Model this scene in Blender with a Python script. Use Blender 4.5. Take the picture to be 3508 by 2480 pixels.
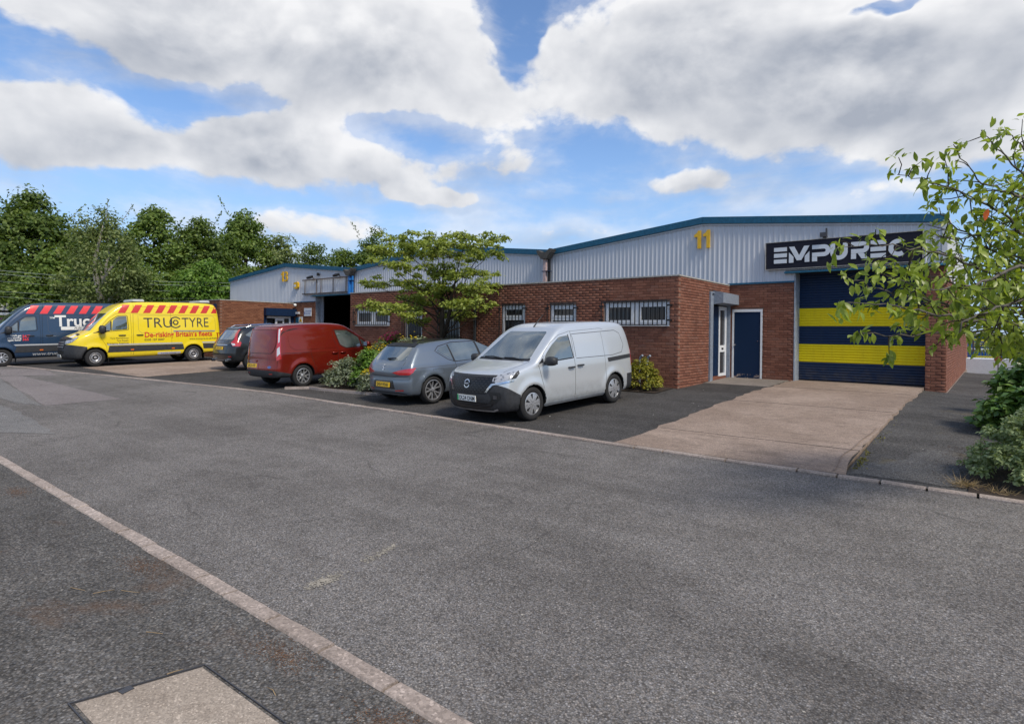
import bpy, bmesh, math, random
import numpy as np
from mathutils import Vector, Matrix
from mathutils.bvhtree import BVHTree
from mathutils.geometry import delaunay_2d_cdt
R_ = math.radians
scene = bpy.context.scene
for o in list(bpy.data.objects): bpy.data.objects.remove(o)
COL = scene.collection
random.seed(7); RNG = np.random.default_rng(7)

# ------------------------------------------------------------------ camera
YAW, ROLL = R_(38.81), R_(0.68)
CAM = Vector((6.327, -14.734, 1.371))
fwd = Vector((-math.sin(YAW), math.cos(YAW), 0)); rgt = Vector((math.cos(YAW), math.sin(YAW), 0)); up0 = Vector((0, 0, 1))
cr, sr = math.cos(ROLL), math.sin(ROLL)
rgt2 = rgt*cr + up0*sr; up2 = up0*cr - rgt*sr
cam_data = bpy.data.cameras.new('camera'); cam = bpy.data.objects.new('camera', cam_data); COL.objects.link(cam)
m = Matrix((( rgt2.x, up2.x, -fwd.x, CAM.x), (rgt2.y, up2.y, -fwd.y, CAM.y), (rgt2.z, up2.z, -fwd.z, CAM.z), (0, 0, 0, 1)))
cam.matrix_world = m
cam_data.sensor_width = 36; cam_data.lens = 2043.2/3508*36; cam_data.shift_y = -96/3508
cam_data.clip_start = 0.05; cam_data.clip_end = 3000
scene.camera = cam

# ------------------------------------------------------------------ exposure, sun, sky
scene.view_settings.view_transform = 'Standard'; scene.view_settings.look = 'None'
scene.view_settings.exposure = 0.22; scene.view_settings.gamma = 1.0; scene.view_settings.use_curve_mapping = False
SUN_AZ, SUN_EL = R_(-13), R_(50)                # azimuth from +X towards +Y
sd = Vector((math.cos(SUN_AZ)*math.cos(SUN_EL), math.sin(SUN_AZ)*math.cos(SUN_EL), math.sin(SUN_EL)))
sun_d = bpy.data.lights.new('sun', 'SUN'); sun_d.energy = 3.0; sun_d.angle = R_(13); sun_d.color = (1.0, 0.90, 0.76)
sun = bpy.data.objects.new('sun', sun_d); COL.objects.link(sun); sun.location = (0, 0, 30)
sun.rotation_euler = (-sd).to_track_quat('-Z', 'Y').to_euler()

world = bpy.data.worlds.new('World'); scene.world = world; world.use_nodes = True
def sky_nodes():
    nt = world.node_tree; nt.nodes.clear(); N = nt.nodes.new; L = nt.links.new
    def val(v):
        return v
    def sock(node, i, v):
        if isinstance(v, (int, float)): node.inputs[i].default_value = v
        elif isinstance(v, (tuple, list)): node.inputs[i].default_value = v
        else: L(v, node.inputs[i])
    def M(op, a, b=0.0, c=0.0, clamp=False):
        n = N('ShaderNodeMath'); n.operation = op; n.use_clamp = clamp
        sock(n, 0, a); sock(n, 1, b); sock(n, 2, c); return n.outputs[0]
    def VM(op, a, b=(0, 0, 0)):
        n = N('ShaderNodeVectorMath'); n.operation = op; sock(n, 0, a); sock(n, 1, b)
        return n.outputs['Value'] if op == 'DOT_PRODUCT' else n.outputs[0]
    def noise(vec, scale, detail=6.0, rough=0.55, dist=0.0):
        n = N('ShaderNodeTexNoise'); n.inputs['Scale'].default_value = scale; n.inputs['Detail'].default_value = detail
        n.inputs['Roughness'].default_value = rough; n.inputs['Distortion'].default_value = dist; L(vec, n.inputs['Vector']); return n
    def comb(x, y, z):
        n = N('ShaderNodeCombineXYZ'); sock(n, 0, x); sock(n, 1, y); sock(n, 2, z); return n.outputs[0]
    def smooth(x, a, b):
        n = N('ShaderNodeMapRange'); n.interpolation_type = 'SMOOTHSTEP'; sock(n, 0, x); n.inputs[1].default_value = a; n.inputs[2].default_value = b; return n.outputs[0]
    def mix(f, a, b):
        n = N('ShaderNodeMix'); n.data_type = 'RGBA'; sock(n, 0, f); sock(n, 6, a); sock(n, 7, b); return n.outputs[2]
    tc = N('ShaderNodeTexCoord'); d = tc.outputs['Generated']
    sky = N('ShaderNodeTexSky'); sky.sky_type = 'NISHITA'; sky.sun_disc = False
    sky.sun_elevation = SUN_EL; sky.sun_rotation = math.pi/2 - SUN_AZ
    sky.air_density = 1.0; sky.dust_density = 0.6; sky.ozone_density = 2.0
    z = VM('DOT_PRODUCT', d, (0, 0, 1))
    az = M('ARCTAN2', VM('DOT_PRODUCT', d, tuple(rgt)), VM('DOT_PRODUCT', d, tuple(fwd)))
    el = M('ARCSINE', z)
    # cloud coordinates: flatter towards the horizon, like a layer seen from below
    zz = M('MAXIMUM', M('ADD', z, 0.16), 0.05)
    px = M('DIVIDE', VM('DOT_PRODUCT', d, tuple(rgt)), zz); py = M('DIVIDE', VM('DOT_PRODUCT', d, tuple(fwd)), zz)
    P = comb(px, py, 0.0)
    nA = noise(P, 0.8, 6.0, 0.55, 0.15).outputs['Fac']
    V3 = comb(az, M('MULTIPLY', el, 1.45), 1.7)
    nB = noise(V3, 3.6, 8.0, 0.58, 0.15).outputs['Fac']
    def puff(sc, off): return M('ABSOLUTE', M('MULTIPLY_ADD', noise(comb(az, M('MULTIPLY', el, 1.3), off), sc, 2.0, 0.5, 0.3).outputs['Fac'], 2.0, -1.0))
    pf = M('MULTIPLY_ADD', puff(7.0, 3.0), 0.55, M('MULTIPLY_ADD', puff(16.0, 7.0), 0.32, M('MULTIPLY', puff(38.0, 9.0), 0.16)))
    wA = noise(comb(az, el, 5.0), 6.0, 4.0, 0.55).outputs['Color']
    wn = N('ShaderNodeSeparateXYZ'); L(wA, wn.inputs[0])
    azw = M('ADD', az, M('MULTIPLY', M('SUBTRACT', wn.outputs[0], 0.5), 0.16)); elw = M('ADD', el, M('MULTIPLY', M('SUBTRACT', wn.outputs[1], 0.5), 0.085))
    pos = None; lit = None; wsum = None
    for (a0, e0, sa, se, w) in SKY_BLOBS:
        a = M('MULTIPLY_ADD', azw, 1/sa, -a0/sa); e = M('MULTIPLY_ADD', elw, 1/se, -e0/se)
        r2 = M('MULTIPLY_ADD', e, e, M('MULTIPLY', a, a)); g = M('POWER', 2.718, M('MULTIPLY', M('MULTIPLY', r2, r2), -0.8))
        pos = M('MULTIPLY_ADD', g, w, pos if pos is not None else 0.0)
        if w > 0:
            lit = M('MULTIPLY_ADD', M('MULTIPLY', g, e), w, lit if lit is not None else 0.0); wsum = M('MULTIPLY_ADD', g, w, wsum if wsum is not None else 0.03)
    # broken cumulus everywhere else
    out_ = M('MAXIMUM', smooth(M('ABSOLUTE', az), 0.80, 1.05), smooth(el, 0.55, 0.72))
    rest = M('MULTIPLY', M('MULTIPLY_ADD', nA, 2.2, -0.86), out_)
    dens = M('ADD', M('ADD', M('MULTIPLY_ADD', nB, 1.5, -0.75), M('MULTIPLY_ADD', pf, 0.46, -0.14)), M('ADD', M('ADD', pos, rest), M('MULTIPLY_ADD', nA, 0.30, -0.37)))
    thin = M('MULTIPLY', smooth(M('ADD', noise(comb(az, M('MULTIPLY', el, 2.6), 4.4), 2.6, 7.0, 0.6, 0.4).outputs['Fac'], M('MULTIPLY', dens, 0.25)), 0.40, 0.66), 0.55)
    mask = M('MAXIMUM', smooth(dens, -0.06, 0.16), thin)
    # shading: tops catch the light, undersides and thick middles go grey
    nC = noise(comb(az, M('MULTIPLY', M('SUBTRACT', el, 0.03), 1.45), 1.7), 3.6, 4.0, 0.5, 0.15).outputs['Fac']
    thick = smooth(dens, 0.05, 0.62)
    relief = M('MULTIPLY', M('SUBTRACT', nB, nC), 3.4)
    rise = M('MULTIPLY', M('DIVIDE', lit, wsum), 0.42)
    sh = M('ADD', M('ADD', M('ADD', M('SUBTRACT', 0.86, M('MULTIPLY', thick, 0.40)), relief), rise), M('MULTIPLY_ADD', pf, 0.35, -0.12), clamp=True)
    cloud = mix(sh, (CLOUD_DARK[0], CLOUD_DARK[1], CLOUD_DARK[2], 1), (CLOUD_LIGHT[0], CLOUD_LIGHT[1], CLOUD_LIGHT[2], 1))
    # thin veil near the horizon
    veil = M('MULTIPLY', M('SUBTRACT', 1.0, smooth(z, 0.0, 0.34)), 0.80)
    skyc = N('ShaderNodeMix'); skyc.data_type = 'RGBA'; skyc.blend_type = 'MULTIPLY'; skyc.inputs[0].default_value = 1.0
    L(sky.outputs[0], skyc.inputs[6]); skyc.inputs[7].default_value = SKY_TINT
    base = mix(veil, skyc.outputs[2], (3.2, 4.8, 7.4, 1))
    col = mix(M('MULTIPLY', mask, 0.97), base, cloud)
    bg = N('ShaderNodeBackground'); L(col, bg.inputs[0]); bg.inputs[1].default_value = 0.1
    out = N('ShaderNodeOutputWorld'); L(bg.outputs[0], out.inputs[0])
# clouds by direction: (azimuth from the view heading, elevation, widths, weight) in radians
def pxdir(x, y):
    a = (x-1148)/1337.2; e = (749-y)/1337.2
    return math.atan(a), math.atan(e*math.cos(math.atan(a)))
SKY_BLOBS = []
for (x, y, sx, sy, w) in [(250, 20, 420, 105, .60), (640, 120, 330, 125, .60), (980, 120, 200, 135, .62), (120, 275, 205, 105, .60), (265, 350, 90, 50, .35), (540, 335, 160, 75, .58), (730, 365, 170, 80, .55), (900, 385, 130, 62, .50), (1100, 345, 105, 48, .52),
        (1400, 110, 200, 125, .58), (1700, 150, 300, 165, .64), (2080, 140, 300, 165, .62), (1140, 245, 180, 50, .34), (1560, 390, 115, 30, .52), (740, 505, 160, 36, .46), (1380, 430, 70, 20, .40), (1225, 432, 80, 20, .36), (1280, 520, 140, 26, .42), (2100, 330, 230, 55, .44), (1950, 440, 190, 30, .34), (980, 440, 90, 22, .36),
        (1165, 60, 52, 85, -.42), (420, 238, 110, 22, -.30), (860, 288, 90, 20, -.25), (680, 70, 36, 16, -.25), (1990, 4, 90, 14, -.4)]:
    a, e = pxdir(x, y); SKY_BLOBS.append((a, e, sx/1337*math.cos(a)**2, sy/1337*math.cos(a), w))
CLOUD_DARK = (3.5, 3.8, 4.4); CLOUD_LIGHT = (8.1, 8.1, 8.2); SKY_TINT = (1.22, 1.38, 1.58, 1)
sky_nodes()

# ------------------------------------------------------------------ helpers
GY = [-60, -16, -12.6, -6.4, 0, 3.6, 60]; GZ = [-1.2, -.60, -.55, -.34, 0, .10, .10]
def gz(x, y):
    b = float(np.interp(y, GY, GZ)); k = min(1, max(0, (-x-6)/18.))
    z = b + .16*k*min(1, max(0, -y/6.4))
    if x > 4.88: z -= .11*min(1, max(0, (y+6.3)/8.))*min(1, (x-4.88)/.05)
    return z
def pt(x2, y2, depth):
    """world point on the line of sight through photo position (2296-wide scale) at a depth in metres"""
    px, py = x2*3508/2296, y2*3508/2296
    return CAM + (rgt2*((px-1754)/2043.2) + up2*(-(py-1144)/2043.2) + fwd)*depth

MATS = {}
class NT:
    def __init__(s, name):
        s.m = bpy.data.materials.new(name); s.m.use_nodes = True; s.t = s.m.node_tree; s.t.nodes.clear(); MATS[name] = s.m
        s.out = s.n('ShaderNodeOutputMaterial'); s.p = s.n('ShaderNodeBsdfPrincipled'); s.l(s.p.outputs[0], s.out.inputs[0])
    def n(s, k): return s.t.nodes.new(k)
    def l(s, a, b): s.t.links.new(a, b)
    def set(s, node, i, v):
        if hasattr(v, 'is_output') or isinstance(v, bpy.types.NodeSocket): s.l(v, node.inputs[i])
        else: node.inputs[i].default_value = v
    def M(s, op, a, b=0.0, c=0.0, clamp=False):
        n = s.n('ShaderNodeMath'); n.operation = op; n.use_clamp = clamp; s.set(n, 0, a); s.set(n, 1, b); s.set(n, 2, c); return n.outputs[0]
    def pos(s): return s.n('ShaderNodeNewGeometry').outputs['Position']
    def obj(s): return s.n('ShaderNodeTexCoord').outputs['Object']
    def island(s): return s.n('ShaderNodeNewGeometry').outputs['Random Per Island']
    def objrand(s): return s.n('ShaderNodeObjectInfo').outputs['Random']
    def map(s, vec, scale=(1, 1, 1), loc=(0, 0, 0)):
        n = s.n('ShaderNodeMapping'); s.l(vec, n.inputs[0]); n.inputs['Scale'].default_value = scale; n.inputs['Location'].default_value = loc; return n.outputs[0]
    def noise(s, vec, scale, detail=4, rough=.5, dist=0, out='Fac'):
        n = s.n('ShaderNodeTexNoise'); s.l(vec, n.inputs['Vector']); n.inputs['Scale'].default_value = scale; n.inputs['Detail'].default_value = detail
        n.inputs['Roughness'].default_value = rough; n.inputs['Distortion'].default_value = dist; return n.outputs[out]
    def vor(s, vec, scale, feat='F1', out='Distance'):
        n = s.n('ShaderNodeTexVoronoi'); n.feature = feat; s.l(vec, n.inputs['Vector']); n.inputs['Scale'].default_value = scale; return n.outputs[out]
    def ramp(s, f, stops, interp='LINEAR'):
        n = s.n('ShaderNodeValToRGB'); s.l(f, n.inputs[0]); e = n.color_ramp.elements; n.color_ramp.interpolation = interp
        while len(e) < len(stops): e.new(0.5)
        for k, (p, c) in enumerate(stops): e[k].position = p; e[k].color = (c[0], c[1], c[2], 1) if not isinstance(c, (int, float)) else (c, c, c, 1)
        return n.outputs[0]
    def rng(s, f, a, b, lo=0., hi=1., smooth=True):
        n = s.n('ShaderNodeMapRange'); n.interpolation_type = 'SMOOTHSTEP' if smooth else 'LINEAR'; s.set(n, 0, f); n.inputs[1].default_value = a; n.inputs[2].default_value = b
        n.inputs[3].default_value = lo; n.inputs[4].default_value = hi; return n.outputs[0]
    def mix(s, f, a, b, mode='MIX'):
        n = s.n('ShaderNodeMix'); n.data_type = 'RGBA'; n.blend_type = mode; s.set(n, 0, f)
        s.set(n, 6, a if not isinstance(a, tuple) else (*a[:3], 1)); s.set(n, 7, b if not isinstance(b, tuple) else (*b[:3], 1)); return n.outputs[2]
    def bump(s, h, strength=.3, dist=.01):
        n = s.n('ShaderNodeBump'); n.inputs['Strength'].default_value = strength; n.inputs['Distance'].default_value = dist; s.l(h, n.inputs['Height']); s.l(n.outputs[0], s.p.inputs['Normal'])
    def P(s, **k):
        for a, v in k.items(): s.set(s.p, {'col': 'Base Color', 'rough': 'Roughness', 'metal': 'Metallic', 'spec': 'Specular IOR Level', 'coat': 'Coat Weight', 'coatr': 'Coat Roughness', 'em': 'Emission Color', 'ems': 'Emission Strength', 'alpha': 'Alpha', 'ior': 'IOR', 'trans': 'Transmission Weight'}[a], (*v[:3], 1) if isinstance(v, tuple) and len(v) >= 3 else v)
        return s.m
def plain(name, col, rough=.5, metal=0., spec=.5, coat=0., var=.10, scale=14.):
    """a paint or plastic with faint dirt variation"""
    t = NT(name); nz = t.noise(t.obj(), scale, 5, .6); f = t.rng(nz, .3, .75, 1-var, 1+var*.5)
    c = t.mix(1.0, tuple(col), t.ramp(f, [(0, 0), (1, 1)]), 'MULTIPLY') if var > 0 else None
    if var > 0:
        v = t.n('ShaderNodeVectorMath'); v.operation = 'SCALE'; v.inputs[0].default_value = col[:3]; t.l(f, v.inputs['Scale']); c = v.outputs[0]
    t.P(col=c if c is not None else (*col[:3],), rough=t.rng(nz, .2, .8, rough*.85, min(1, rough*1.15)), metal=metal, spec=spec, coat=coat, coatr=.04)
    return t.m

class MB:
    """collects boxes, tubes and sheets into one mesh"""
    def __init__(s): s.v = []; s.f = []; s.mi = []
    def add(s, vs, fs, mi=0):
        b = len(s.v); s.v += [tuple(v) for v in vs]; s.f += [tuple(b+i for i in f) for f in fs]; s.mi += [mi]*len(fs); return s
    def box(s, x0, x1, y0, y1, z0, z1, mi=0):
        return s.add([(x0, y0, z0), (x1, y0, z0), (x1, y1, z0), (x0, y1, z0), (x0, y0, z1), (x1, y0, z1), (x1, y1, z1), (x0, y1, z1)],
                     [(0, 3, 2, 1), (4, 5, 6, 7), (0, 1, 5, 4), (1, 2, 6, 5), (2, 3, 7, 6), (3, 0, 4, 7)], mi)
    def obox(s, c, ax, ay, az, mi=0):
        c = Vector(c); ax = Vector(ax); ay = Vector(ay); az = Vector(az)
        vs = [c+ax*i+ay*j+az*k for k in (-1, 1) for j in (-1, 1) for i in (-1, 1)]
        return s.add(vs, [(0, 2, 3, 1), (4, 5, 7, 6), (0, 1, 5, 4), (1, 3, 7, 5), (3, 2, 6, 7), (2, 0, 4, 6)], mi)
    def bar(s, a, b, w, h=None, mi=0):
        a = Vector(a); b = Vector(b); d = (b-a); l = d.length; d.normalize(); h = h or w
        u = d.cross(Vector((0, 0, 1)));
        if u.length < 1e-4: u = Vector((1, 0, 0))
        u.normalize(); v = u.cross(d)
        return s.obox((a+b)/2, d*(l/2), u*(w/2), v*(h/2), mi)
    def tube(s, pts, rad, n=6, mi=0, cap=True):
        pts = [Vector(p) for p in pts]; rad = rad if isinstance(rad, (list, tuple)) else [rad]*len(pts); b = len(s.v); u = None
        for i, p in enumerate(pts):
            d = (pts[min(i+1, len(pts)-1)]-pts[max(i-1, 0)]).normalized()
            if u is None: u = d.cross(Vector((0, 0, 1)) if abs(d.z) < .9 else Vector((1, 0, 0))).normalized()
            u = (u-d*u.dot(d)).normalized(); w = d.cross(u)
            for k in range(n):
                t = 2*math.pi*k/n; s.v.append(tuple(p+(u*math.cos(t)+w*math.sin(t))*rad[i]))
        for i in range(len(pts)-1):
            for k in range(n):
                s.f.append((b+i*n+k, b+i*n+(k+1) % n, b+(i+1)*n+(k+1) % n, b+(i+1)*n+k)); s.mi.append(mi)
        if cap:
            s.f.append(tuple(b+k for k in reversed(range(n)))); s.mi.append(mi); e = b+(len(pts)-1)*n; s.f.append(tuple(e+k for k in range(n))); s.mi.append(mi)
        return s
    def lathe(s, prof, n=24, axis='y', c=(0, 0, 0), mi=0):
        b = len(s.v)
        for (r, h) in prof:
            for k in range(n):
                t = 2*math.pi*k/n; a, d = r*math.cos(t), r*math.sin(t)
                s.v.append({'y': (c[0]+a, c[1]+h, c[2]+d), 'z': (c[0]+a, c[1]+d, c[2]+h), 'x': (c[0]+h, c[1]+a, c[2]+d)}[axis])
        for i in range(len(prof)-1):
            for k in range(n):
                q = (b+i*n+k, b+i*n+(k+1) % n, b+(i+1)*n+(k+1) % n, b+(i+1)*n+k); s.f.append(q if axis != 'y' else q[::-1]); s.mi.append(mi)
        return s
    def prism(s, poly, a, b, axis='y', mi=0):
        """2D polygon (u,w) extruded from a to b; axis y: u=x w=z; axis x: u=y w=z; axis z: u=x w=y"""
        n = len(poly); f = {'y': lambda u, w, t: (u, t, w), 'x': lambda u, w, t: (t, u, w), 'z': lambda u, w, t: (u, w, t)}[axis]
        vs = [f(u, w, a) for u, w in poly]+[f(u, w, b) for u, w in poly]
        return s.add(vs, [tuple(range(n)), tuple(reversed(range(n, 2*n)))]+[(i, i+n, (i+1) % n+n, (i+1) % n) for i in range(n)], mi)
    def build(s, name, mat, parent=None, smooth=False, fix=True):
        me = bpy.data.meshes.new(name); me.from_pydata(s.v, [], s.f)
        mats = mat if isinstance(mat, (list, tuple)) else [mat]
        for q in mats: me.materials.append(MATS[q] if isinstance(q, str) else q)
        if len(mats) > 1: me.polygons.foreach_set('material_index', s.mi)
        if fix:
            bm = bmesh.new(); bm.from_mesh(me); bmesh.ops.recalc_face_normals(bm, faces=bm.faces); bm.to_mesh(me); bm.free()
        if smooth:
            me.polygons.foreach_set('use_smooth', [True]*len(me.polygons))
        return link(name, me, parent)
def link(name, me, parent=None):
    o = bpy.data.objects.new(name, me); COL.objects.link(o)
    if parent is not None: o.parent = parent
    return o
def smooth_angle(o, deg=35):
    me = o.data; me.polygons.foreach_set('use_smooth', [True]*len(me.polygons)); me.set_sharp_from_angle(angle=R_(deg)); return o
def thing(name, label, cat, loc=(0, 0, 0), rotz=0, group=None):
    o = bpy.data.objects.new(name, None); COL.objects.link(o); o.location = loc; o.rotation_euler = (0, 0, rotz); o.empty_display_size = .2
    return tag(o, label, cat, group)
def tag(o, label, cat, group=None, kind=None):
    o['label'] = label; o['category'] = cat
    if group: o['group'] = group
    if kind: o['kind'] = kind
    return o
def struct(o, label=None, kind='structure'):
    o['kind'] = kind
    if label: o['label'] = label
    return o
def np_mesh(name, V, F, mat, parent=None, smooth=False):
    """fast mesh from numpy arrays; F is (n,k)"""
    me = bpy.data.meshes.new(name); V = np.asarray(V, np.float32); F = np.asarray(F, np.int32); n, k = F.shape
    me.vertices.add(len(V)); me.vertices.foreach_set('co', V.ravel()); me.loops.add(n*k); me.loops.foreach_set('vertex_index', F.ravel())
    me.polygons.add(n); me.polygons.foreach_set('loop_start', np.arange(0, n*k, k, dtype=np.int32)); me.polygons.foreach_set('loop_total', np.full(n, k, np.int32))
    me.materials.append(MATS[mat] if isinstance(mat, str) else mat)
    me.update(calc_edges=True); me.validate()
    if smooth: me.polygons.foreach_set('use_smooth', [True]*len(me.polygons))
    return link(name, me, parent) if parent is not False else me
def text_mesh(s, size=1., bold=0., shear=0., width=1., align='LEFT', depth=0.):
    """returns verts (u,w) and faces of a line of lettering"""
    cu = bpy.data.curves.new('lettering', 'FONT'); cu.body = s; cu.size = size; cu.offset = bold; cu.shear = shear; cu.align_x = align; cu.resolution_u = 3; cu.fill_mode = 'FRONT'
    o = bpy.data.objects.new('lettering', cu); COL.objects.link(o); bpy.context.view_layer.update()
    dg = bpy.context.evaluated_depsgraph_get(); me = bpy.data.meshes.new_from_object(o.evaluated_get(dg))
    vs = [(v.co.x*width, v.co.y) for v in me.vertices]; fs = [tuple(p.vertices) for p in me.polygons]
    bpy.data.objects.remove(o); bpy.data.curves.remove(cu); bpy.data.meshes.remove(me); return vs, fs
def rpoly(P, r=.03, n=4):
    """polygon with rounded corners"""
    out = []; k = len(P)
    for i in range(k):
        a, b, c = Vector(P[i-1]), Vector(P[i]), Vector(P[(i+1) % k]); d1 = a-b; d2 = c-b; rr = min(r, d1.length*.45, d2.length*.45)
        p, q = b+d1.normalized()*rr, b+d2.normalized()*rr
        for j in range(n+1):
            t = j/n; out.append(tuple((p*(1-t)+b*t)*(1-t)+(b*(1-t)+q*t)*t))
    return out
# ------------------------------------------------------------------ materials of the setting
def mat_asphalt(name, c0, c1, agg=90., stain=None, bump=.5):
    t = NT(name); p = t.pos()
    cell = t.vor(p, agg, out='Color'); sep = t.n('ShaderNodeSeparateColor'); t.l(cell, sep.inputs[0])
    dist = t.vor(p, agg)
    big = t.noise(p, .35, 5, .6, .3); mid = t.noise(p, 2.6, 5, .6); fine = t.noise(p, 260., 2, .6)
    trk = t.noise(t.map(p, (.12, 1.1, 1)), 1.3, 4, .6, .5); base = t.mix(t.rng(t.M('ADD', t.M('ADD', t.M('MULTIPLY', big, .45), t.M('MULTIPLY', mid, .25)), t.M('MULTIPLY', trk, .30)), .38, .62), c0, c1); oil = t.rng(t.noise(p, .75, 4, .55, .2), .66, .76, 0, .45); base = t.mix(oil, base, (c0[0]*.55, c0[1]*.55, c0[2]*.55))
    stone = t.ramp(sep.outputs[0], [(0, .42), (.25, .72), (.5, .95), (.8, 1.18), (.95, 1.45), (1, 2.0)])
    col = t.mix(1., base, stone, 'MULTIPLY'); col = t.mix(t.rng(dist, .35, .75, 0, .5), col, (c0[0]*.3, c0[1]*.3, c0[2]*.3))
    tint = t.ramp(sep.outputs[1], [(0, (1.05, .99, .95)), (.5, (1, 1, 1)), (1, (.95, .98, 1.06))]); col = t.mix(1., col, tint, 'MULTIPLY')
    if stain:
        s = t.rng(t.noise(p, .9, 6, .65, .8), .60, .74, 0, .55); col = t.mix(s, col, stain)
    h = t.M('ADD', t.M('MULTIPLY', dist, -1.), t.M('MULTIPLY', fine, .4)); t.bump(h, bump, .006)
    # hairline cracks
    cr_ = t.vor(t.noise_warp(p, 1.2, .5), .55, 'DISTANCE_TO_EDGE'); ck = t.M('MULTIPLY', t.rng(cr_, .0, .011, 1, 0), t.rng(t.noise(p, .5, 3), .50, .58)); col = t.mix(t.M('MULTIPLY', ck, .38), col, (.03, .03, .03))
    return t.P(col=col, rough=.95, spec=.12)
def _warp(s, p, scale, amt):
    n = s.noise(p, scale, 4, .6, 0, 'Color'); v = s.n('ShaderNodeVectorMath'); v.operation = 'MULTIPLY_ADD'; s.l(n, v.inputs[0]); v.inputs[1].default_value = (amt, amt, 0); s.l(p, v.inputs[2]); return v.outputs[0]
NT.noise_warp = _warp
mat_asphalt('road_asphalt', (.140, .132, .124), (.215, .204, .193), 95., None, .55)
mat_asphalt('parking_asphalt', (.058, .056, .054), (.095, .092, .089), 80., None, .6)
mat_asphalt('pavement_asphalt', (.100, .096, .090), (.165, .158, .148), 70., (.115, .070, .045), .9)
mat_asphalt('patch_asphalt', (.215, .195, .190), (.255, .232, .226), 120., None, .35)
mat_asphalt('patch_grey', (.185, .183, .178), (.220, .217, .211), 110., None, .35)
mat_asphalt('path_patch', (.105, .103, .100), (.150, .147, .142), 90., (.10, .085, .05), .4)
mat_asphalt('path_asphalt', (.068, .066, .064), (.120, .117, .112), 75., (.115, .095, .05), .6)
def mat_concrete(name, c0, c1, ridge=0., stain=(.13, .10, .08), agg=130.):
    t = NT(name); p = t.pos(); big = t.noise(p, .5, 6, .65, .4); mid = t.noise(p, 5., 6, .6)
    cell = t.vor(p, agg, out='Color'); sep = t.n('ShaderNodeSeparateColor'); t.l(cell, sep.inputs[0])
    col = t.mix(t.rng(big, .35, .68), c0, c1); col = t.mix(t.rng(mid, .45, .8, 0, .5), col, stain)
    col = t.mix(1., col, t.ramp(sep.outputs[0], [(0, .72), (.5, .98), (.9, 1.15), (1, 1.6)]), 'MULTIPLY')
    h = t.M('ADD', t.M('MULTIPLY', t.vor(p, agg), -.6), t.M('MULTIPLY', mid, .6))
    if ridge:
        st = t.noise(t.map(p, (.9, 16., 1.)), 1.0, 5, .7, .6); rm = t.rng(t.noise(p, .30, 3), .36, .62, .25, 1.)
        sy_ = t.n('ShaderNodeSeparateXYZ'); t.l(p, sy_.inputs[0]); fr = t.M('ADD', t.M('MULTIPLY', t.rng(sy_.outputs[1], -3.2, -5.4), .7), .3); rm = t.M('MULTIPLY', rm, fr)
        h = t.M('ADD', h, t.M('MULTIPLY', t.M('MULTIPLY', st, rm), 6.)); col = t.mix(t.M('MULTIPLY', t.rng(st, .50, .36, 0, .75), rm), col, (c0[0]*.40, c0[1]*.40, c0[2]*.40)); col = t.mix(t.M('MULTIPLY', t.rng(st, .56, .70, 0, .5), rm), col, (c1[0]*1.25, c1[1]*1.22, c1[2]*1.18))
    t.bump(h, .5, .006); return t.P(col=col, rough=.9, spec=.25)
mat_concrete('drive_concrete', (.230, .174, .138), (.320, .250, .204), 1., (.115, .090, .072), 85.)
mat_concrete('kerb_concrete', (.290, .240, .208), (.390, .330, .292), 0., (.19, .155, .132), 60.)
mat_concrete('far_kerb_concrete', (.270, .225, .195), (.380, .320, .285), 0., (.15, .125, .105), 90.)
mat_concrete('slab_concrete', (.300, .252, .205), (.410, .352, .295), 0., (.20, .16, .125), 110.)
mat_concrete('apron_concrete', (.170, .150, .132), (.240, .212, .190), 0., (.09, .08, .07))
t = NT('soil'); p = t.pos(); t.bump(t.noise(p, 40, 6, .7), .9, .03); t.P(col=t.ramp(t.noise(p, 22, 6, .7), [(.3, (.018, .012, .008)), (.7, (.055, .036, .024))]), rough=1.)
t = NT('grass_ground'); p = t.pos(); t.P(col=t.ramp(t.noise(p, 3, 6, .7), [(.3, (.035, .05, .018)), (.7, (.08, .10, .035))]), rough=1.)
def mat_brick(name, ramp, dirt=.22):
    t = NT(name); p = t.pos(); rnd = t.M('FRACT', t.M('ADD', t.M('MULTIPLY', t.objrand(), 7.31), t.island()))
    c = t.ramp(rnd, ramp); n1 = t.noise(p, 9, 6, .65); c = t.mix(t.rng(n1, .40, .80, 0, .35), c, (.13, .066, .046))
    sp = t.noise(p, 160, 3, .6); c = t.mix(t.rng(sp, .55, .75, 0, .45), c, (.33, .19, .12))
    st = t.rng(t.noise(t.map(p, (1, 1, .35)), 1.3, 5, .6), .5, .75, 0, dirt); c = t.mix(st, c, (.055, .038, .03))
    t.bump(t.noise(p, 120, 4, .6), .35, .004); t.P(col=c, rough=.92, spec=.2)
mat_brick('brick', [(0, (.155, .063, .043)), (.25, (.190, .077, .051)), (.55, (.218, .092, .061)), (.8, (.245, .108, .072)), (1, (.205, .100, .074))])
mat_brick('far_brick', [(0, (.165, .066, .038)), (.5, (.215, .090, .050)), (1, (.260, .115, .065))], .2)
t = NT('mortar'); p = t.pos(); t.P(col=t.ramp(t.noise(p, 14, 5), [(.3, (.16, .095, .070)), (.7, (.24, .155, .120))]), rough=.95, spec=.15)
def mat_clad(name, c):
    t = NT(name); p = t.pos(); st = t.noise(t.map(p, (3., 3., .25)), 2.2, 5, .65); n2 = t.noise(p, 60, 3)
    col = t.mix(t.rng(st, .45, .8, 0, .35), c, (c[0]*.72, c[1]*.70, c[2]*.66)); col = t.mix(t.rng(n2, .6, .8, 0, .15), col, (c[0]*.6, c[1]*.6, c[2]*.6))
    t.P(col=col, rough=.6, spec=.2)
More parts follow.
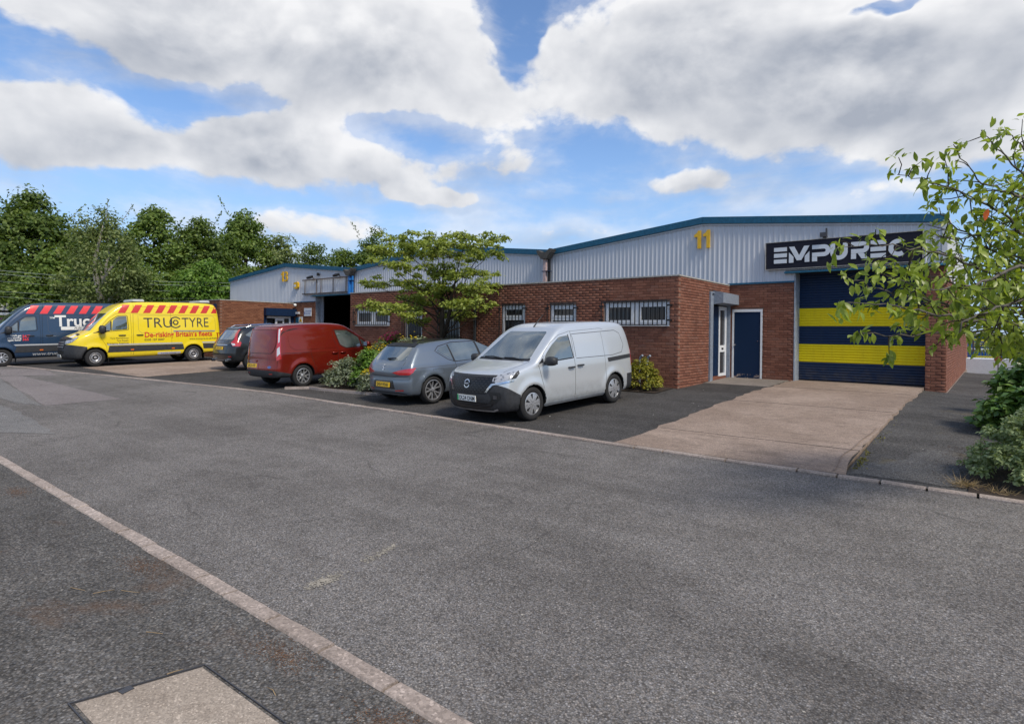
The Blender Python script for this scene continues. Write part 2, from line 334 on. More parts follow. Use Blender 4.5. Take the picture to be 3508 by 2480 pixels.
mat_clad('cladding_steel', (.52, .545, .59)); mat_clad('side_steel', (.56, .58, .60))
plain('fascia_blue', (.018, .105, .185), .5, spec=.25, var=.25); plain('bright_blue', (.02, .17, .50), .4, var=.15)
def mat_shutter(name, c, g):
    t = NT(name); p = t.pos(); n = t.noise(t.map(p, (5, 5, .6)), 1.6, 6, .65); n2 = t.noise(t.map(p, (2.2, 1, 14.)), 1.4, 5, .7); sep = t.n('ShaderNodeSeparateXYZ'); t.l(p, sep.inputs[0])
    col = t.mix(t.rng(n, .42, .75, 0, .45), c, g); col = t.mix(t.rng(n2, .66, .72, 0, .75), col, (.03, .035, .05)); col = t.mix(t.M('MULTIPLY', t.rng(sep.outputs[2], .75, .15), t.rng(t.noise(p, 6, 5), .3, .7, .1, .55)), col, (.10, .085, .07)); t.P(col=col, rough=.5, spec=.2)
mat_shutter('shutter_navy', (.010, .028, .072), (.022, .040, .075)); mat_shutter('shutter_yellow', (.80, .64, .010), (.62, .47, .02))
plain('door_navy', (.007, .022, .062), .5, spec=.2, var=.3); plain('white_upvc', (.74, .76, .78), .35, var=.08); plain('grey_steel', (.23, .27, .33), .45, var=.22)
plain('jamb_steel', (.33, .38, .44), .5, var=.25); plain('coping_metal', (.40, .385, .355), .55, var=.25); plain('black_steel', (.010, .010, .011), .45, var=.2)
plain('roof_sheet', (.20, .21, .22), .7, var=.2); plain('felt', (.08, .08, .08), .9, var=.2); plain('yellow_sign', (.72, .42, .012), .45, var=.15); plain('sign_black', (.012, .012, .022), .5, spec=.2, var=.15)
plain('sign_white', (.60, .64, .68), .4, var=.05); plain('rust_steel', (.12, .085, .065), .8, var=.4); plain('hopper_lead', (.075, .070, .062), .8, var=.35); plain('pipe_pink', (.48, .36, .35), .55, var=.25)
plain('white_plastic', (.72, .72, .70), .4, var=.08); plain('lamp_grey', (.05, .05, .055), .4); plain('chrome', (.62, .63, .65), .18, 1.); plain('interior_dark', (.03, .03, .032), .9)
plain('lens_clear', (.55, .58, .62), .12, spec=.8); plain('weathered_white', (.62, .62, .62), .6, var=.3)
t = NT('window_glass'); p = t.pos(); t.P(col=t.ramp(t.noise(t.map(p, (14, 14, .3)), 1., 2), [(.35, (.018, .018, .020)), (.65, (.045, .042, .040))]), rough=.04, spec=.5)

# ------------------------------------------------------------------ ground
def sheet(name, mat, xs, ys, dz=0., label=None, inside=None, skirt=0., kind='structure', parent=None):
    """ground sheet over an x list and a y list (or y function of x), following the lie of the land"""
    mb = MB(); nx = len(xs); rows = []
    for x in xs:
        yy = ys(x) if callable(ys) else ys; rows.append([(x, y, gz(x, y)+dz) for y in yy])
    ny = len(rows[0]); vs = [p for r in rows for p in r]
    fs = [(i*ny+j, (i+1)*ny+j, (i+1)*ny+j+1, i*ny+j+1) for i in range(nx-1) for j in range(ny-1)]
    if skirt:
        ring = [(i, 0) for i in range(nx)]+[(nx-1, j) for j in range(1, ny)]+[(i, ny-1) for i in range(nx-2, -1, -1)]+[(0, j) for j in range(ny-2, 0, -1)]
        b = len(vs); vs += [(rows[i][j][0], rows[i][j][1], rows[i][j][2]-skirt) for i, j in ring]; n = len(ring)
        fs += [(ring[k][0]*ny+ring[k][1], b+k, b+(k+1) % n, ring[(k+1) % n][0]*ny+ring[(k+1) % n][1]) for k in range(n)]
    mb.add(vs, fs); o = mb.build(name, mat, parent)
    if parent is None: struct(o, label, kind)
    return o
lin = lambda a, b, n: list(np.linspace(a, b, n))
KX = [40, 12, 6.6, 1.8, -3.2, -9, -14.4, -21.4, -32, -60]; KYs = [-7.2, -6.55, -6.50, -6.47, -6.30, -6.25, -6.85, -7.85, -9.2, -12.9]
def ky(x): return float(np.interp(-x, [-v for v in KX], KYs))
NKY = -12.56
def nky(x): return NKY if x > -6 else NKY-(x+6)**2*.0015
XS = lin(-60, 40, 101)
g = MB(); g.add([(-1500, -1500, -2.6), (1500, -1500, -2.6), (1500, 1500, -2.6), (-1500, 1500, -2.6)], [(0, 1, 2, 3)]); struct(g.build('ground', 'grass_ground'), 'open ground reaching the horizon')
road = sheet('road', 'road_asphalt', XS, lambda x: lin(nky(x)+.008, ky(x)-.05, 9), 0., 'worn grey asphalt estate road')
sheet('pavement', 'pavement_asphalt', lin(-60, 40, 101), lambda x: lin(-30, nky(x)-.108, 8), .0, 'dark speckled asphalt pavement beside the camera')
PX = sorted(set([round(v, 3) for v in lin(-45, 4.86, 52)]+[1.0, 1.72, 1.78]))
sheet('parking_forecourt', 'parking_asphalt', PX, lambda x: lin(ky(x)+.06, 0, 9)+lin(.5, 3.9, 6), 0., 'dark asphalt forecourt in front of the offices')
sheet('side_path', 'path_asphalt', lin(4.90, 30, 26), lambda x: lin(ky(x)+.06, 3, 14)+lin(4, 16, 8), 0., 'asphalt path and yard beside the end wall')
DX = lin(0, 1, 12)
drive = sheet('driveway', 'drive_concrete', DX, lambda u: lin(-6.36, 4.45, 44), 0., 'x') if False else None
def drive_sheet(name, xl0, xl1, xr0, xr1, y0, y1, label, dz=.014, n=40, wob=.05):
    mb = MB(); rows = []; rr = random.Random(5)
    jl = [rr.uniform(-wob, wob) for _ in range(n+1)]; jr = [rr.uniform(-wob, wob)*.6 for _ in range(n+1)]
    for i in range(n+1):
        t = i/n; y = y0+(y1-y0)*t; a = xl0+(xl1-xl0)*t+jl[i]; b = xr0+(xr1-xr0)*t+jr[i]
        if name == 'driveway': b += .10*max(0, 1-t*9)**2; a -= .06*max(0, 1-t*9)**2
        rows.append([(a+(b-a)*k/6, y, (gz(min(a+(b-a)*k/6, 4.87), y)+dz)) for k in range(7)])
    vs = [p for r in rows for p in r]; fs = [(i*7+k, i*7+k+1, (i+1)*7+k+1, (i+1)*7+k) for i in range(n) for k in range(6)]
    for k in (0, 6):
        b = len(vs); vs += [(r[k][0]+(.012 if k else -.012), r[k][1], r[k][2]-.2) for r in rows]
        fs += [(i*7+k, (i+1)*7+k, b+i+1, b+i) for i in range(n)]
    b = len(vs); vs += [(p[0], p[1]-.01, p[2]-.12) for p in rows[0]]; fs += [(k, b+k, b+k+1, k+1) for k in range(6)]
    return mb.add(vs, fs).build(name, 'drive_concrete')
dv = struct(drive_sheet('driveway', 1.72, 1.80, 4.84, 4.98, -6.34, 4.42, ''), 'pinkish tamped concrete driveway up to the striped shutter')
mbj = MB()
for yj in (-4.9, -1.2, 1.9):
    for i in range(6):
        xa, xb = 1.78+i*.515, 1.78+(i+1)*.515-.004
        mbj.obox(((xa+xb)/2, yj+.01*math.sin(i*2.3), gz(3, yj)+.0155), (.257, .004*math.sin(i), 0), (0, .006, 0), (0, .0, .002))
j = mbj.build('joint_line', 'black_steel', dv)
mb = MB(); rr = random.Random(3)   # raised lip down the right hand edge of the drive
pts = [(4.66+.10*max(0, 1-i/4.)**2+.012*i+.012*math.sin(i*1.3), -6.25+i*.25) for i in range(14)]
for a, b in zip(pts[:-1], pts[1:]): mb.add([(a[0], a[1], gz(3, a[1])+.016), (a[0]+.03, a[1], gz(3, a[1])+.026), (b[0]+.03, b[1], gz(3, b[1])+.026), (b[0], b[1], gz(3, b[1])+.016)], [(0, 1, 2, 3)])
mb.build('drive_lip', 'drive_concrete', dv)
d13 = struct(drive_sheet('driveway.001', -22.4, -22.4, -16.35, -16.9, -6.78, 3.9, '', wob=.03), 'pinkish concrete apron under the yellow van')
sheet('apron', 'apron_concrete', lin(.02, 1.74, 5), lin(1.72, 3.84, 6), .018, 'concrete step apron below the entrance doors', skirt=.1)
# road patches
def patch(poly, mat, name='patch', n=10, par=None):
    mb = MB(); vs = []
    P = [Vector(p) for p in poly]; rr = random.Random(len(poly))
    for i in range(n+1):
        for k in range(n+1):
            u, w = i/n, k/n; q = (P[0]*(1-u)+P[1]*u)*(1-w)+(P[3]*(1-u)+P[2]*u)*w
            e = .035 if i in (0, n) or k in (0, n) else 0
            x, y = q.x+rr.uniform(-e, e), q.y+rr.uniform(-e, e); vs.append((x, y, gz(x, y)+.005))
    mb.add(vs, [(i*(n+1)+k, (i+1)*(n+1)+k, (i+1)*(n+1)+k+1, i*(n+1)+k+1) for i in range(n) for k in range(n)]); return mb.build(name, mat, par or road)
patch([(-24.5, -9.1), (-22.8, -7.95), (-19.3, -8.35), (-21.0, -9.6)], 'patch_asphalt')
patch([(-20.5, -9.75), (-20.2, -9.2), (-10.85, -9.15), (-10.95, -10.7)], 'patch_asphalt')
patch([(-20.5, -9.8), (-11, -10.75), (-12, -11.0), (-20.5, -11.2)], 'patch_grey')
patch([(-12.5, -11.3), (-10.2, -11.3), (-6.6, -11.53), (-7.8, -12.2)], 'patch_grey')
patch([(4.98, -6.2), (6.1, -6.2), (5.95, -4.1), (5.0, -4.2)], 'path_patch', par=bpy.data.objects['side_path'])
# drifts of pale grit and litter lying on the road, pavement and drive (too many to count)
def grit(name, n, region, smin, smax, mat, label, rs=1):
    rg = np.random.default_rng(rs); V = []; F = []
    for i in range(n):
        x, y = region(rg); z = gz(x, y)+.004; s = rg.uniform(smin, smax); a = rg.uniform(0, 6.28); e = rg.uniform(.35, 1.)
        b = len(V); c, q = math.cos(a)*s, math.sin(a)*s; h = s*rg.uniform(.15, .4)
        V += [(x+c, y+q, z), (x-q*e, y+c*e, z), (x-c, y-q, z), (x+q*e, y-c*e, z), (x, y, z+h)]; F += [(b, b+1, b+4), (b+1, b+2, b+4), (b+2, b+3, b+4), (b+3, b, b+4)]
    return struct(np_mesh(name, V, F, mat), label, 'stuff')
plain('grit_mid', (.30, .275, .23), .9, var=.3); plain('grit_pale', (.42, .39, .34), .9, var=.3); plain('grit_dark', (.085, .085, .09), .8, var=.3); plain('straw', (.30, .21, .11), .9, var=.3); plain('litter_white', (.75, .75, .73), .6, var=.1)
def reg_pave(rg): return rg.uniform(-3, 4.5), NKY-.13-abs(rg.normal(0, .9))
grit('gravel', 1500, reg_pave, .003, .010, 'grit_dark', 'loose dark grit on the pavement')
grit('litter', 150, reg_pave, .002, .006, 'grit_pale', 'pale grit specks on the pavement', 4)
grit('grit', 160, lambda rg: (rg.uniform(-14, 6), rg.uniform(-12.4, -6.6)), .003, .012, 'grit_pale', 'pale specks on the road', 5)
grit('debris', 120, lambda rg: (rg.uniform(-9, 6), rg.uniform(-6.1, 1)), .005, .016, 'litter_white', 'white specks of litter on the forecourt', 6)
WPA = ((2.38, -12.2), (2.36, -11.93)); WPB = ((2.32, -11.66), (2.25, -11.26))
def streak(a, b, n, wd, rs):
    def f(rg):
        t_ = rg.uniform(0, 1); return a[0]+(b[0]-a[0])*t_+rg.normal(0, wd), a[1]+(b[1]-a[1])*t_+rg.normal(0, wd)
    return f
grit('worn_paint', 260, streak(WPA[0], WPA[1], 1, .035, 1), .004, .016, 'grit_mid', 'worn pale paint flecks on the road near the kerb', 8); grit('worn_paint', 170, streak(WPB[0], WPB[1], 1, .025, 1), .004, .014, 'grit_mid', 'worn pale paint flecks further out on the road', 9)
plain('rust_grit', (.16, .085, .045), .95, var=.4)
for kk, (rx, ry) in enumerate([(3.05, -12.80), (.95, -12.82), (-2.6, -12.9), (4.1, -12.82)]): grit('rusty_grit', 900, (lambda rg, rx=rx, ry=ry: (rx+rg.normal(0, .16), min(NKY-.125, ry+rg.normal(0, .06)))), .002, .006, 'rust_grit', ['rusty grit beside the kerb above the inspection cover', 'rusty grit drift along the middle of the kerb', 'rusty grit drift at the far left of the kerb', 'rusty grit at the bottom end of the kerb'][kk], 20+kk)
def twig(x, y, a, l, label):
    mb = MB(); z = gz(x, y)+.008; mb.tube([(x, y, z), (x+math.cos(a)*l*.5, y+math.sin(a)*l*.5, z+.006), (x+math.cos(a+.15)*l, y+math.sin(a+.15)*l, z)], [.003, .0025, .0015], 5); return tag(mb.build('twig', 'straw'), label, 'twig', 'twigs on the pavement')
for k, (x, y, a, l, nm) in enumerate([(1.35, -13.1, .3, .16, 'topmost'), (1.25, -13.25, 1.1, .13, 'shorter upright'), (1.0, -13.32, .2, .15, 'low'), (2.15, -13.22, .35, .12, 'middle'), (3.4, -13.05, 2.9, .10, 'single short'), (2.75, -13.33, 1.2, .08, 'tiny')]):
    twig(x, y, a, l, ['dry straw-coloured twig lying nearest the kerb at far left', 'short dry twig crossing another on the pavement', 'lowest dry twig at the left picture edge', 'dry twig lying level in the middle of the pavement', 'short dry twig between the kerb and inspection cover', 'tiny dry twig just above the inspection cover'][k])
# kerbs: each stone its own piece
def kerb(name, label, line, w, mat, up, x0, x1, lens, rs, face=-1):
    root = bpy.data.objects.new(name, None); COL.objects.link(root); struct(root, label); rr = random.Random(rs); x = x1; 
    while x > x0:
        l = rr.choice(lens); xa, xb = x-l+.020, x-.005; ya, yb = line(xa), line(xb); ji = rr.uniform(-.006, .006)
        za, zb = gz(xa, ya)+up+rr.uniform(-.004, .004), gz(xb, yb)+up+rr.uniform(-.004, .004); mb = MB(); ch = .012; a = []
        n = max(2, int(l/.12)); 
        for i in range(n+1):
            t = i/n; xx = xa+(xb-xa)*t; yy = ya+(yb-ya)*t+ji+rr.uniform(-.004, .004)*(0 < i < n); zz = za+(zb-za)*t
            a.append([(xx, yy-w/2, zz-.16), (xx, yy-w/2, zz-ch*1.4), (xx, yy-w/2+ch, zz), (xx, yy+w/2-ch, zz), (xx, yy+w/2, zz-ch), (xx, yy+w/2, zz-.16)])
        vs = [q for r in a for q in r]; fs = [(i*6+k, (i+1)*6+k, (i+1)*6+k+1, i*6+k+1) for i in range(n) for k in range(5)]+[tuple(range(6)), tuple(reversed(range(n*6, n*6+6)))]
        mb.add(vs, fs).build('kerb_stone', mat, root); x -= l
    return root
kerb('kerb', 'pale flush kerb along the near pavement', lambda x: nky(x)-.05, .128, 'kerb_concrete', .012, -24, 5.6, [.60, .60, .45], 2)
kerb('kerb.001', 'low concrete kerb along the forecourt', lambda x: ky(x)+.0, .115, 'far_kerb_concrete', .034, -34, 14, [.455, .455, .47, .91], 3)
# inspection cover
ic = thing('inspection_cover', 'square concrete-filled inspection cover in a metal frame in the pavement', 'manhole cover')
c0 = [(2.63, -13.76), (2.81, -13.15), (3.65, -13.13), (3.46, -13.74)]
def quad_prism(P, z0, z1):
    mb = MB(); vs = [(x, y, gz(x, y)+z0) for x, y in P]+[(x, y, gz(x, y)+z1) for x, y in P]
    return mb.add(vs, [(3, 2, 1, 0), (4, 5, 6, 7)]+[(i, (i+1) % 4, (i+1) % 4+4, i+4) for i in range(4)])
# the cover is a true square: two corners from the photo
A, B = Vector((2.81, -13.15, 0)), Vector((3.65, -13.13, 0)); e1 = (B-A).normalized(); e2 = Vector((e1.y, -e1.x, 0)); S_ = .60
A2 = Vector((2.70, -13.16, 0)); fr_mb = MB(); rects = []
D0 = Vector((2.63, -13.76, 0)); U = (D0-Vector((2.81, -13.15, 0)))
poly = [A, B, B+U, A+U]; inn = [A+(B-A)*.03+U*.04, B-(B-A)*.03+U*.04, B+U-(B-A)*.03-U*.04, A+U+(B-A)*.03-U*.04]
quad_prism([(p.x, p.y) for p in inn], -.05, .006).build('cover_slab', 'slab_concrete', ic)
mbf = MB()
for i in range(4):
    a, b, c, d = poly[i], poly[(i+1) % 4], inn[(i+1) % 4], inn[i]
    vs = [(q.x, q.y, gz(q.x, q.y)+z) for z in (-.05, .009) for q in (a, b, b*.75+c*.25, a*.75+d*.25)]
    mbf.add(vs, [(4, 5, 6, 7), (0, 1, 5, 4), (2, 3, 7, 6)])
mbf.build('cover_frame', 'lamp_grey', ic)
q = A+U*.45*.0+(B-A)*.13+U*.03*1.2; kq = A*.35+inn[3]*.0; 
lk = A+U*.62+(B-A)*.045
MB().obox((lk.x, lk.y, gz(lk.x, lk.y)+.008), (.022, .004, 0), (-.004, .03, 0), (0, 0, .003)).build('lifting_key_slot', 'lamp_grey', ic)

# ------------------------------------------------------------------ brick walls
class Wall:
    """a vertical wall face: origin, direction along, outward normal (2D)"""
    def __init__(s, o, u, n): s.o = Vector((o[0], o[1], 0)); s.u = Vector((u[0], u[1], 0)).normalized(); s.n = Vector((n[0], n[1], 0))
    def P(s, u, z, d=0.): return s.o+s.u*u+s.n*d+Vector((0, 0, z))
    def box(s, mb, u0, u1, z0, z1, d0, d1, mi=0):
        return mb.obox(s.P((u0+u1)/2, (z0+z1)/2, (d0+d1)/2), s.u*((u1-u0)/2), s.n*((d1-d0)/2), Vector((0, 0, (z1-z0)/2)), mi)
    def backing(s, mb, L, z0, z1, holes, thick=.22, d=-.009):
        us = sorted({0, L, *[h[0] for h in holes], *[h[1] for h in holes]}); zs = sorted({z0, z1, *[h[2] for h in holes], *[h[3] for h in holes]})
        us = [u for u in us if 0 <= u <= L]; zs = [z for z in zs if z0 <= z <= z1]
        for a, b in zip(us[:-1], us[1:]):
            run = None
            for c, e in zip(zs[:-1], zs[1:]):
                if any(h[0] <= (a+b)/2 <= h[1] and h[2] <= (c+e)/2 <= h[3] for h in holes): continue
                s.box(mb, a, b, c, e, d-thick, d)
    def bricks(s, L, z0, courses, holes, off=0., zbase=0.):
        out = []
        for k in range(courses):
            za = z0+k*.075+.005; zb = za+.065; u = -(.1125 if (k % 2) else 0.)+off
            zc = (za+zb)/2; cuts = [h for h in holes if h[2]-.03 < zc < h[3]+.03]
            while u < L:
                a, b = max(u+.005, 0), min(u+.22, L); u += .225
                seg = [(a, b)]
                for h in cuts:
                    ns = []
                    for (p, q_) in seg:
                        if q_ <= h[0] or p >= h[1]: ns.append((p, q_))
                        else:
                            if p < h[0]: ns.append((p, h[0]-.003))
                            if q_ > h[1]: ns.append((h[1]+.003, q_))
                    seg = ns
                for (p, q_) in seg:
                    if q_-p > .03: out.append((s, (p+q_)/2, zc, q_-p))
        return out
BRICK_ME = {}
def brick_mesh(l, mat):
    k = (round(l, 3), mat)
    if k not in BRICK_ME:
        mb = MB(); a = l/2; c = .004   # front face bevelled
        vs = [(-a, 0, -.0325), (a, 0, -.0325), (a, 0, .0325), (-a, 0, .0325), (-a, -.018, -.0325), (a, -.018, -.0325), (a, -.018, .0325), (-a, -.018, .0325), (-a+c, -.022, -.0325+c), (a-c, -.022, -.0325+c), (a-c, -.022, .0325-c), (-a+c, -.022, .0325-c)]
        fs = [(0, 1, 5, 4), (1, 2, 6, 5), (2, 3, 7, 6), (3, 0, 4, 7), (4, 5, 9, 8), (5, 6, 10, 9), (6, 7, 11, 10), (7, 4, 8, 11), (8, 9, 10, 11)]
        BRICK_ME[k] = (vs, fs)
    return BRICK_ME[k]
BRICK_SHARED = {}
def lay_bricks(parent, lst, mat, singles=300):
    rr = random.Random(11); cp = CAM
    def key(b): P = b[0].P(b[1], b[2]); return (P-cp).length/max(.15, abs((P-cp).normalized().dot(b[0].n)))
    full = sorted([b for b in lst if abs(b[3]-.215) < .002], key=key)[:singles]; ids = set(id(b) for b in full)
    for b in full:
        w, u, z, l = b
        if (mat,) not in BRICK_SHARED:
            vs, fs = brick_mesh(.215, mat); me = bpy.data.meshes.new('brick'); me.from_pydata(vs, [], fs); me.materials.append(MATS[mat]); BRICK_SHARED[(mat,)] = me
        o = link('brick', BRICK_SHARED[(mat,)], parent); o.location = w.P(u, z, -.012+rr.uniform(-.0012, .0012)); o.rotation_euler = (0, 0, math.atan2(w.n.x, -w.n.y))
    V = []; F = []
    for b in lst:
        if id(b) in ids: continue
        w, u, z, l = b; vs, fs = brick_mesh(l, mat); base = len(V); d = -.012+rr.uniform(-.0012, .0012)
        o = w.P(u, z, d); 
        # local x -> along the wall seen from outside, local -y -> outward
        ax = Vector((-w.n.y, w.n.x, 0))
        V += [tuple(o+ax*x-w.n*y+Vector((0, 0, zz))) for x, y, zz in vs]; F += [tuple(base+i for i in f) for f in fs]
    if F: o = np_mesh('brickwork', V, F, mat, parent); o['kind'] = 'stuff'

# ---- office block of units 11 and 12
OL = 13.95; HB = 39*.075
off = thing('office_block', 'long low red brick office block with flat roof and barred windows', 'building', (0, 0, 0))
wf = Wall((-OL, 0), (1, 0), (0, -1)); wr = Wall((0, 0), (0, 1), (1, 0)); wl = Wall((-OL, 4), (0, -1), (-1, 0))
WINS = [(-2.22, -.25, 1.65, 2.28, 2), (-4.08, -3.13, 1.10, 2.26, 1), (-5.96, -5.01, 1.10, 2.28, 1), (-8.75, -7.81, 1.10, 2.26, 1), (-10.64, -9.70, 1.10, 2.26, 1), (-13.59, -11.50, 1.65, 2.27, 2)]
hf = [(a+OL, b+OL, z0, z1) for a, b, z0, z1, k in WINS]; hr = [(2.13, 3.80, -.5, 2.67)]
mb = MB(); wf.backing(mb, OL, -.4, HB, hf); wr.backing(mb, 3.83, -.3, HB, hr); mb.box(-OL, -.24, 3.9, 4.0, 0, HB); mb.box(-OL+.009, -OL+.2, .24, 3.9, -.3, HB); mb.build('wall', 'mortar', off)
lay_bricks(off, wf.bricks(OL, -.30, 43, hf)+wr.bricks(3.83, -.30, 43, hr, .1125), 'brick')
mb = MB(); mb.box(-OL-.02, .025, -.025, .20, HB+.002, HB+.037); mb.box(-.2, .025, .20, 3.82, HB+.002, HB+.037); mb.box(-OL-.02, -OL+.2, .2, 3.82, HB+.002, HB+.037); mb.build('coping', 'coping_metal', off)
MB().box(-OL+.2, -.2, .2, 3.82, HB-.2, HB-.1).build('roof', 'felt', off)
def window(parent, W, u0, u1, z0, z1, kind, rec=.06):
    fr = .065; mb = MB(); w = W.box
    w(mb, u0, u0+fr, z0, z1, -rec-.06, -rec); w(mb, u1-fr, u1, z0, z1, -rec-.06, -rec); w(mb, u0+fr, u1-fr, z0, z0+fr, -rec-.06, -rec); w(mb, u0+fr, u1-fr, z1-fr, z1, -rec-.06, -rec)
    cells = []
    if kind == 2:
        um = (u0+u1)/2; w(mb, um-.075, um+.075, z0+fr, z1-fr, -rec-.06, -rec); cells = [(u0+fr, um-.075, z0+fr, z1-fr), (um+.075, u1-fr, z0+fr, z1-fr)]
    else:
        zm = z1-.42; w(mb, u0+fr, u1-fr, zm-.03, zm+.03, -rec-.06, -rec); cells = [(u0+fr, u1-fr, z0+fr, zm-.03), (u0+fr, u1-fr, zm+.03, z1-fr)]
    win = mb.build('window', 'white_upvc', parent)
    for i, (a, b, c, d) in enumerate(cells):
        sash = .072 if (kind == 2 or i == 1) else .02
        m2 = MB(); W.box(m2, a+.001, a+sash, c+.001, d-.001, -rec-.05, -rec+.008); W.box(m2, b-sash, b-.001, c+.001, d-.001, -rec-.05, -rec+.008); W.box(m2, a+sash, b-sash, c+.001, c+sash, -rec-.05, -rec+.008); W.box(m2, a+sash, b-sash, d-sash, d-.001, -rec-.05, -rec+.008); m2.build('sash', 'white_upvc', win)
        m3 = MB(); W.box(m3, a+sash-.004, b-sash+.004, c+sash-.004, d-sash+.004, -rec-.035, -rec-.025); m3.build('pane', 'window_glass', win)
    m4 = MB(); W.box(m4, u0-.01, u1+.01, z0-.03, z0-.003, -rec-.06, .03); m4.build('sill', 'white_upvc', win)
    return win
def guard(parent, W, u0, u1, z0, z1, d=.11):
    mb = MB(); W.box(mb, u0, u1, z1-.012, z1+.012, d-.005, d+.005); W.box(mb, u0, u1, z0-.012, z0+.012, d-.005, d+.005)
    for u in (u0-.05, u1+.02):
        for z in (z0+.12, z1-.12): W.box(mb, u-.03, u+.09, z-.02, z+.02, d-.03, d+.002); W.box(mb, u+(.055 if u > u0 else -.03), u+(.085 if u > u0 else 0), z-.02, z+.02, 0, d-.03)
    gd = mb.build('window_guard', 'black_steel', parent); n = max(4, round((u1-u0)/.132)); me = None
    for i in range(n+1):
        u = u0+(u1-u0)*i/n
        m2 = MB(); W.box(m2, u-.0125, u+.0125, z0-.02, z1+.02, d+.0055, d+.0225); m2.build('bar', 'black_steel', gd)
for (a, b, z0, z1, k) in WINS:
    window(off, wf, a+OL, b+OL, z0, z1, k); guard(off, wf, a+OL+.0, b+OL-.02, z0+.01, z1+.01)
MB().tube([(-7.05, -.07, -.2), (-7.05, -.07, 2.85)], .055, 10).build('downpipe', 'black_steel', off)
# entrance in the side wall
sd_ = bpy.data.objects.new('entrance', None); COL.objects.link(sd_); sd_.parent = off
mb = MB(); wr.box(mb, 2.14, 2.26, .0, 2.62, -.05, .05); wr.box(mb, 2.263, 2.44, .0, 2.55, -.03, .02); wr.box(mb, 3.74, 3.80, .05, 2.62, -.05, .05); wr.box(mb, 2.14, 3.80, 2.622, 2.66, -.06, .045); mb.build('steel_frame', 'grey_steel', sd_)
mb = MB(); mb.prism([(0.0, 2.30), (.30, 2.34), (.30, 2.63), (.05, 2.69), (0., 2.69)], 2.44, 3.80, 'y'); mb.build('shutter_box', 'grey_steel', sd_)
mb = MB(); wr.box(mb, 2.46, 3.06, .20, 2.26, -.09, -.05); d1 = mb.build('door', 'door_navy', sd_)
mb = MB(); wr.box(mb, 3.07, 3.16, .18, 2.27, -.10, -.04); wr.box(mb, 3.60, 3.72, .18, 2.27, -.10, -.04); wr.box(mb, 3.16, 3.60, 2.16, 2.27, -.10, -.04); wr.box(mb, 3.16, 3.60, .18, .26, -.10, -.04); wr.box(mb, 3.16, 3.60, .90, 1.10, -.10, -.04); mb.build('door_frame', 'white_upvc', sd_)
mb = MB(); wr.box(mb, 3.16, 3.60, .26, .90, -.085, -.075); mb.build('pane', 'window_glass', sd_); mb = MB(); wr.box(mb, 3.16, 3.60, 1.10, 2.16, -.085, -.075); mb.build('pane', 'window_glass', sd_)
mb = MB(); wr.box(mb, 3.30, 3.46, .97, 1.03, -.041, -.036); mb.build('letter_box', 'black_steel', sd_); mb = MB(); wr.box(mb, 2.44, 3.74, -.05, .19, -.12, -.052); mb.build('step', 'brick', sd_)
mb = MB(); mb.tube([wr.P(2.52, 1.08, -.05), wr.P(2.52, 1.08, .02), wr.P(2.64, 1.08, .02)], .012, 6); mb.build('handle', 'chrome', sd_)
MB().box(-.35, -.25, 2.46, 3.74, 0, 2.6).build('lobby_back', 'interior_dark', sd_)

# ---- the steel-clad industrial units
YW = 3.83; DEP = 17.
def roofline(x0, z0, xa, za, x1, z1): return lambda x: float(np.interp(x, [x0, xa, x1], [z0, za, z1]))
UNITS = [('11', -6.78, 4.58, -.84, 5.14, 5.40, 4.52), ('12', -18.95, 4.63, -12.9, 5.24, -6.78, 4.58), ('13', -32.0, 4.71, -25.34, 5.27, -18.95, 4.63)]
def corrugated(mb, xs0, xs1, zb, zt, y, pitch=.15, out=.015):
    """vertical ribs; zb and zt functions of x"""
    x = xs0; prev = None; prof = [(0, 0), (.08, 0), (.098, -out), (.132, -out), (.15, 0)]
    pts = []
    while x < xs1:
        for (dx, dy) in prof[:-1]:
            if x+dx <= xs1: pts.append((x+dx, y+dy))
        x += pitch
    pts.append((xs1, y)); b = len(mb.v)
    for (px, py) in pts: mb.v += [(px, py, zb(px)), (px, py, zt(px))]
    for i in range(len(pts)-1): mb.f.append((b+2*i, b+2*i+2, b+2*i+3, b+2*i+1)); mb.mi.append(0)
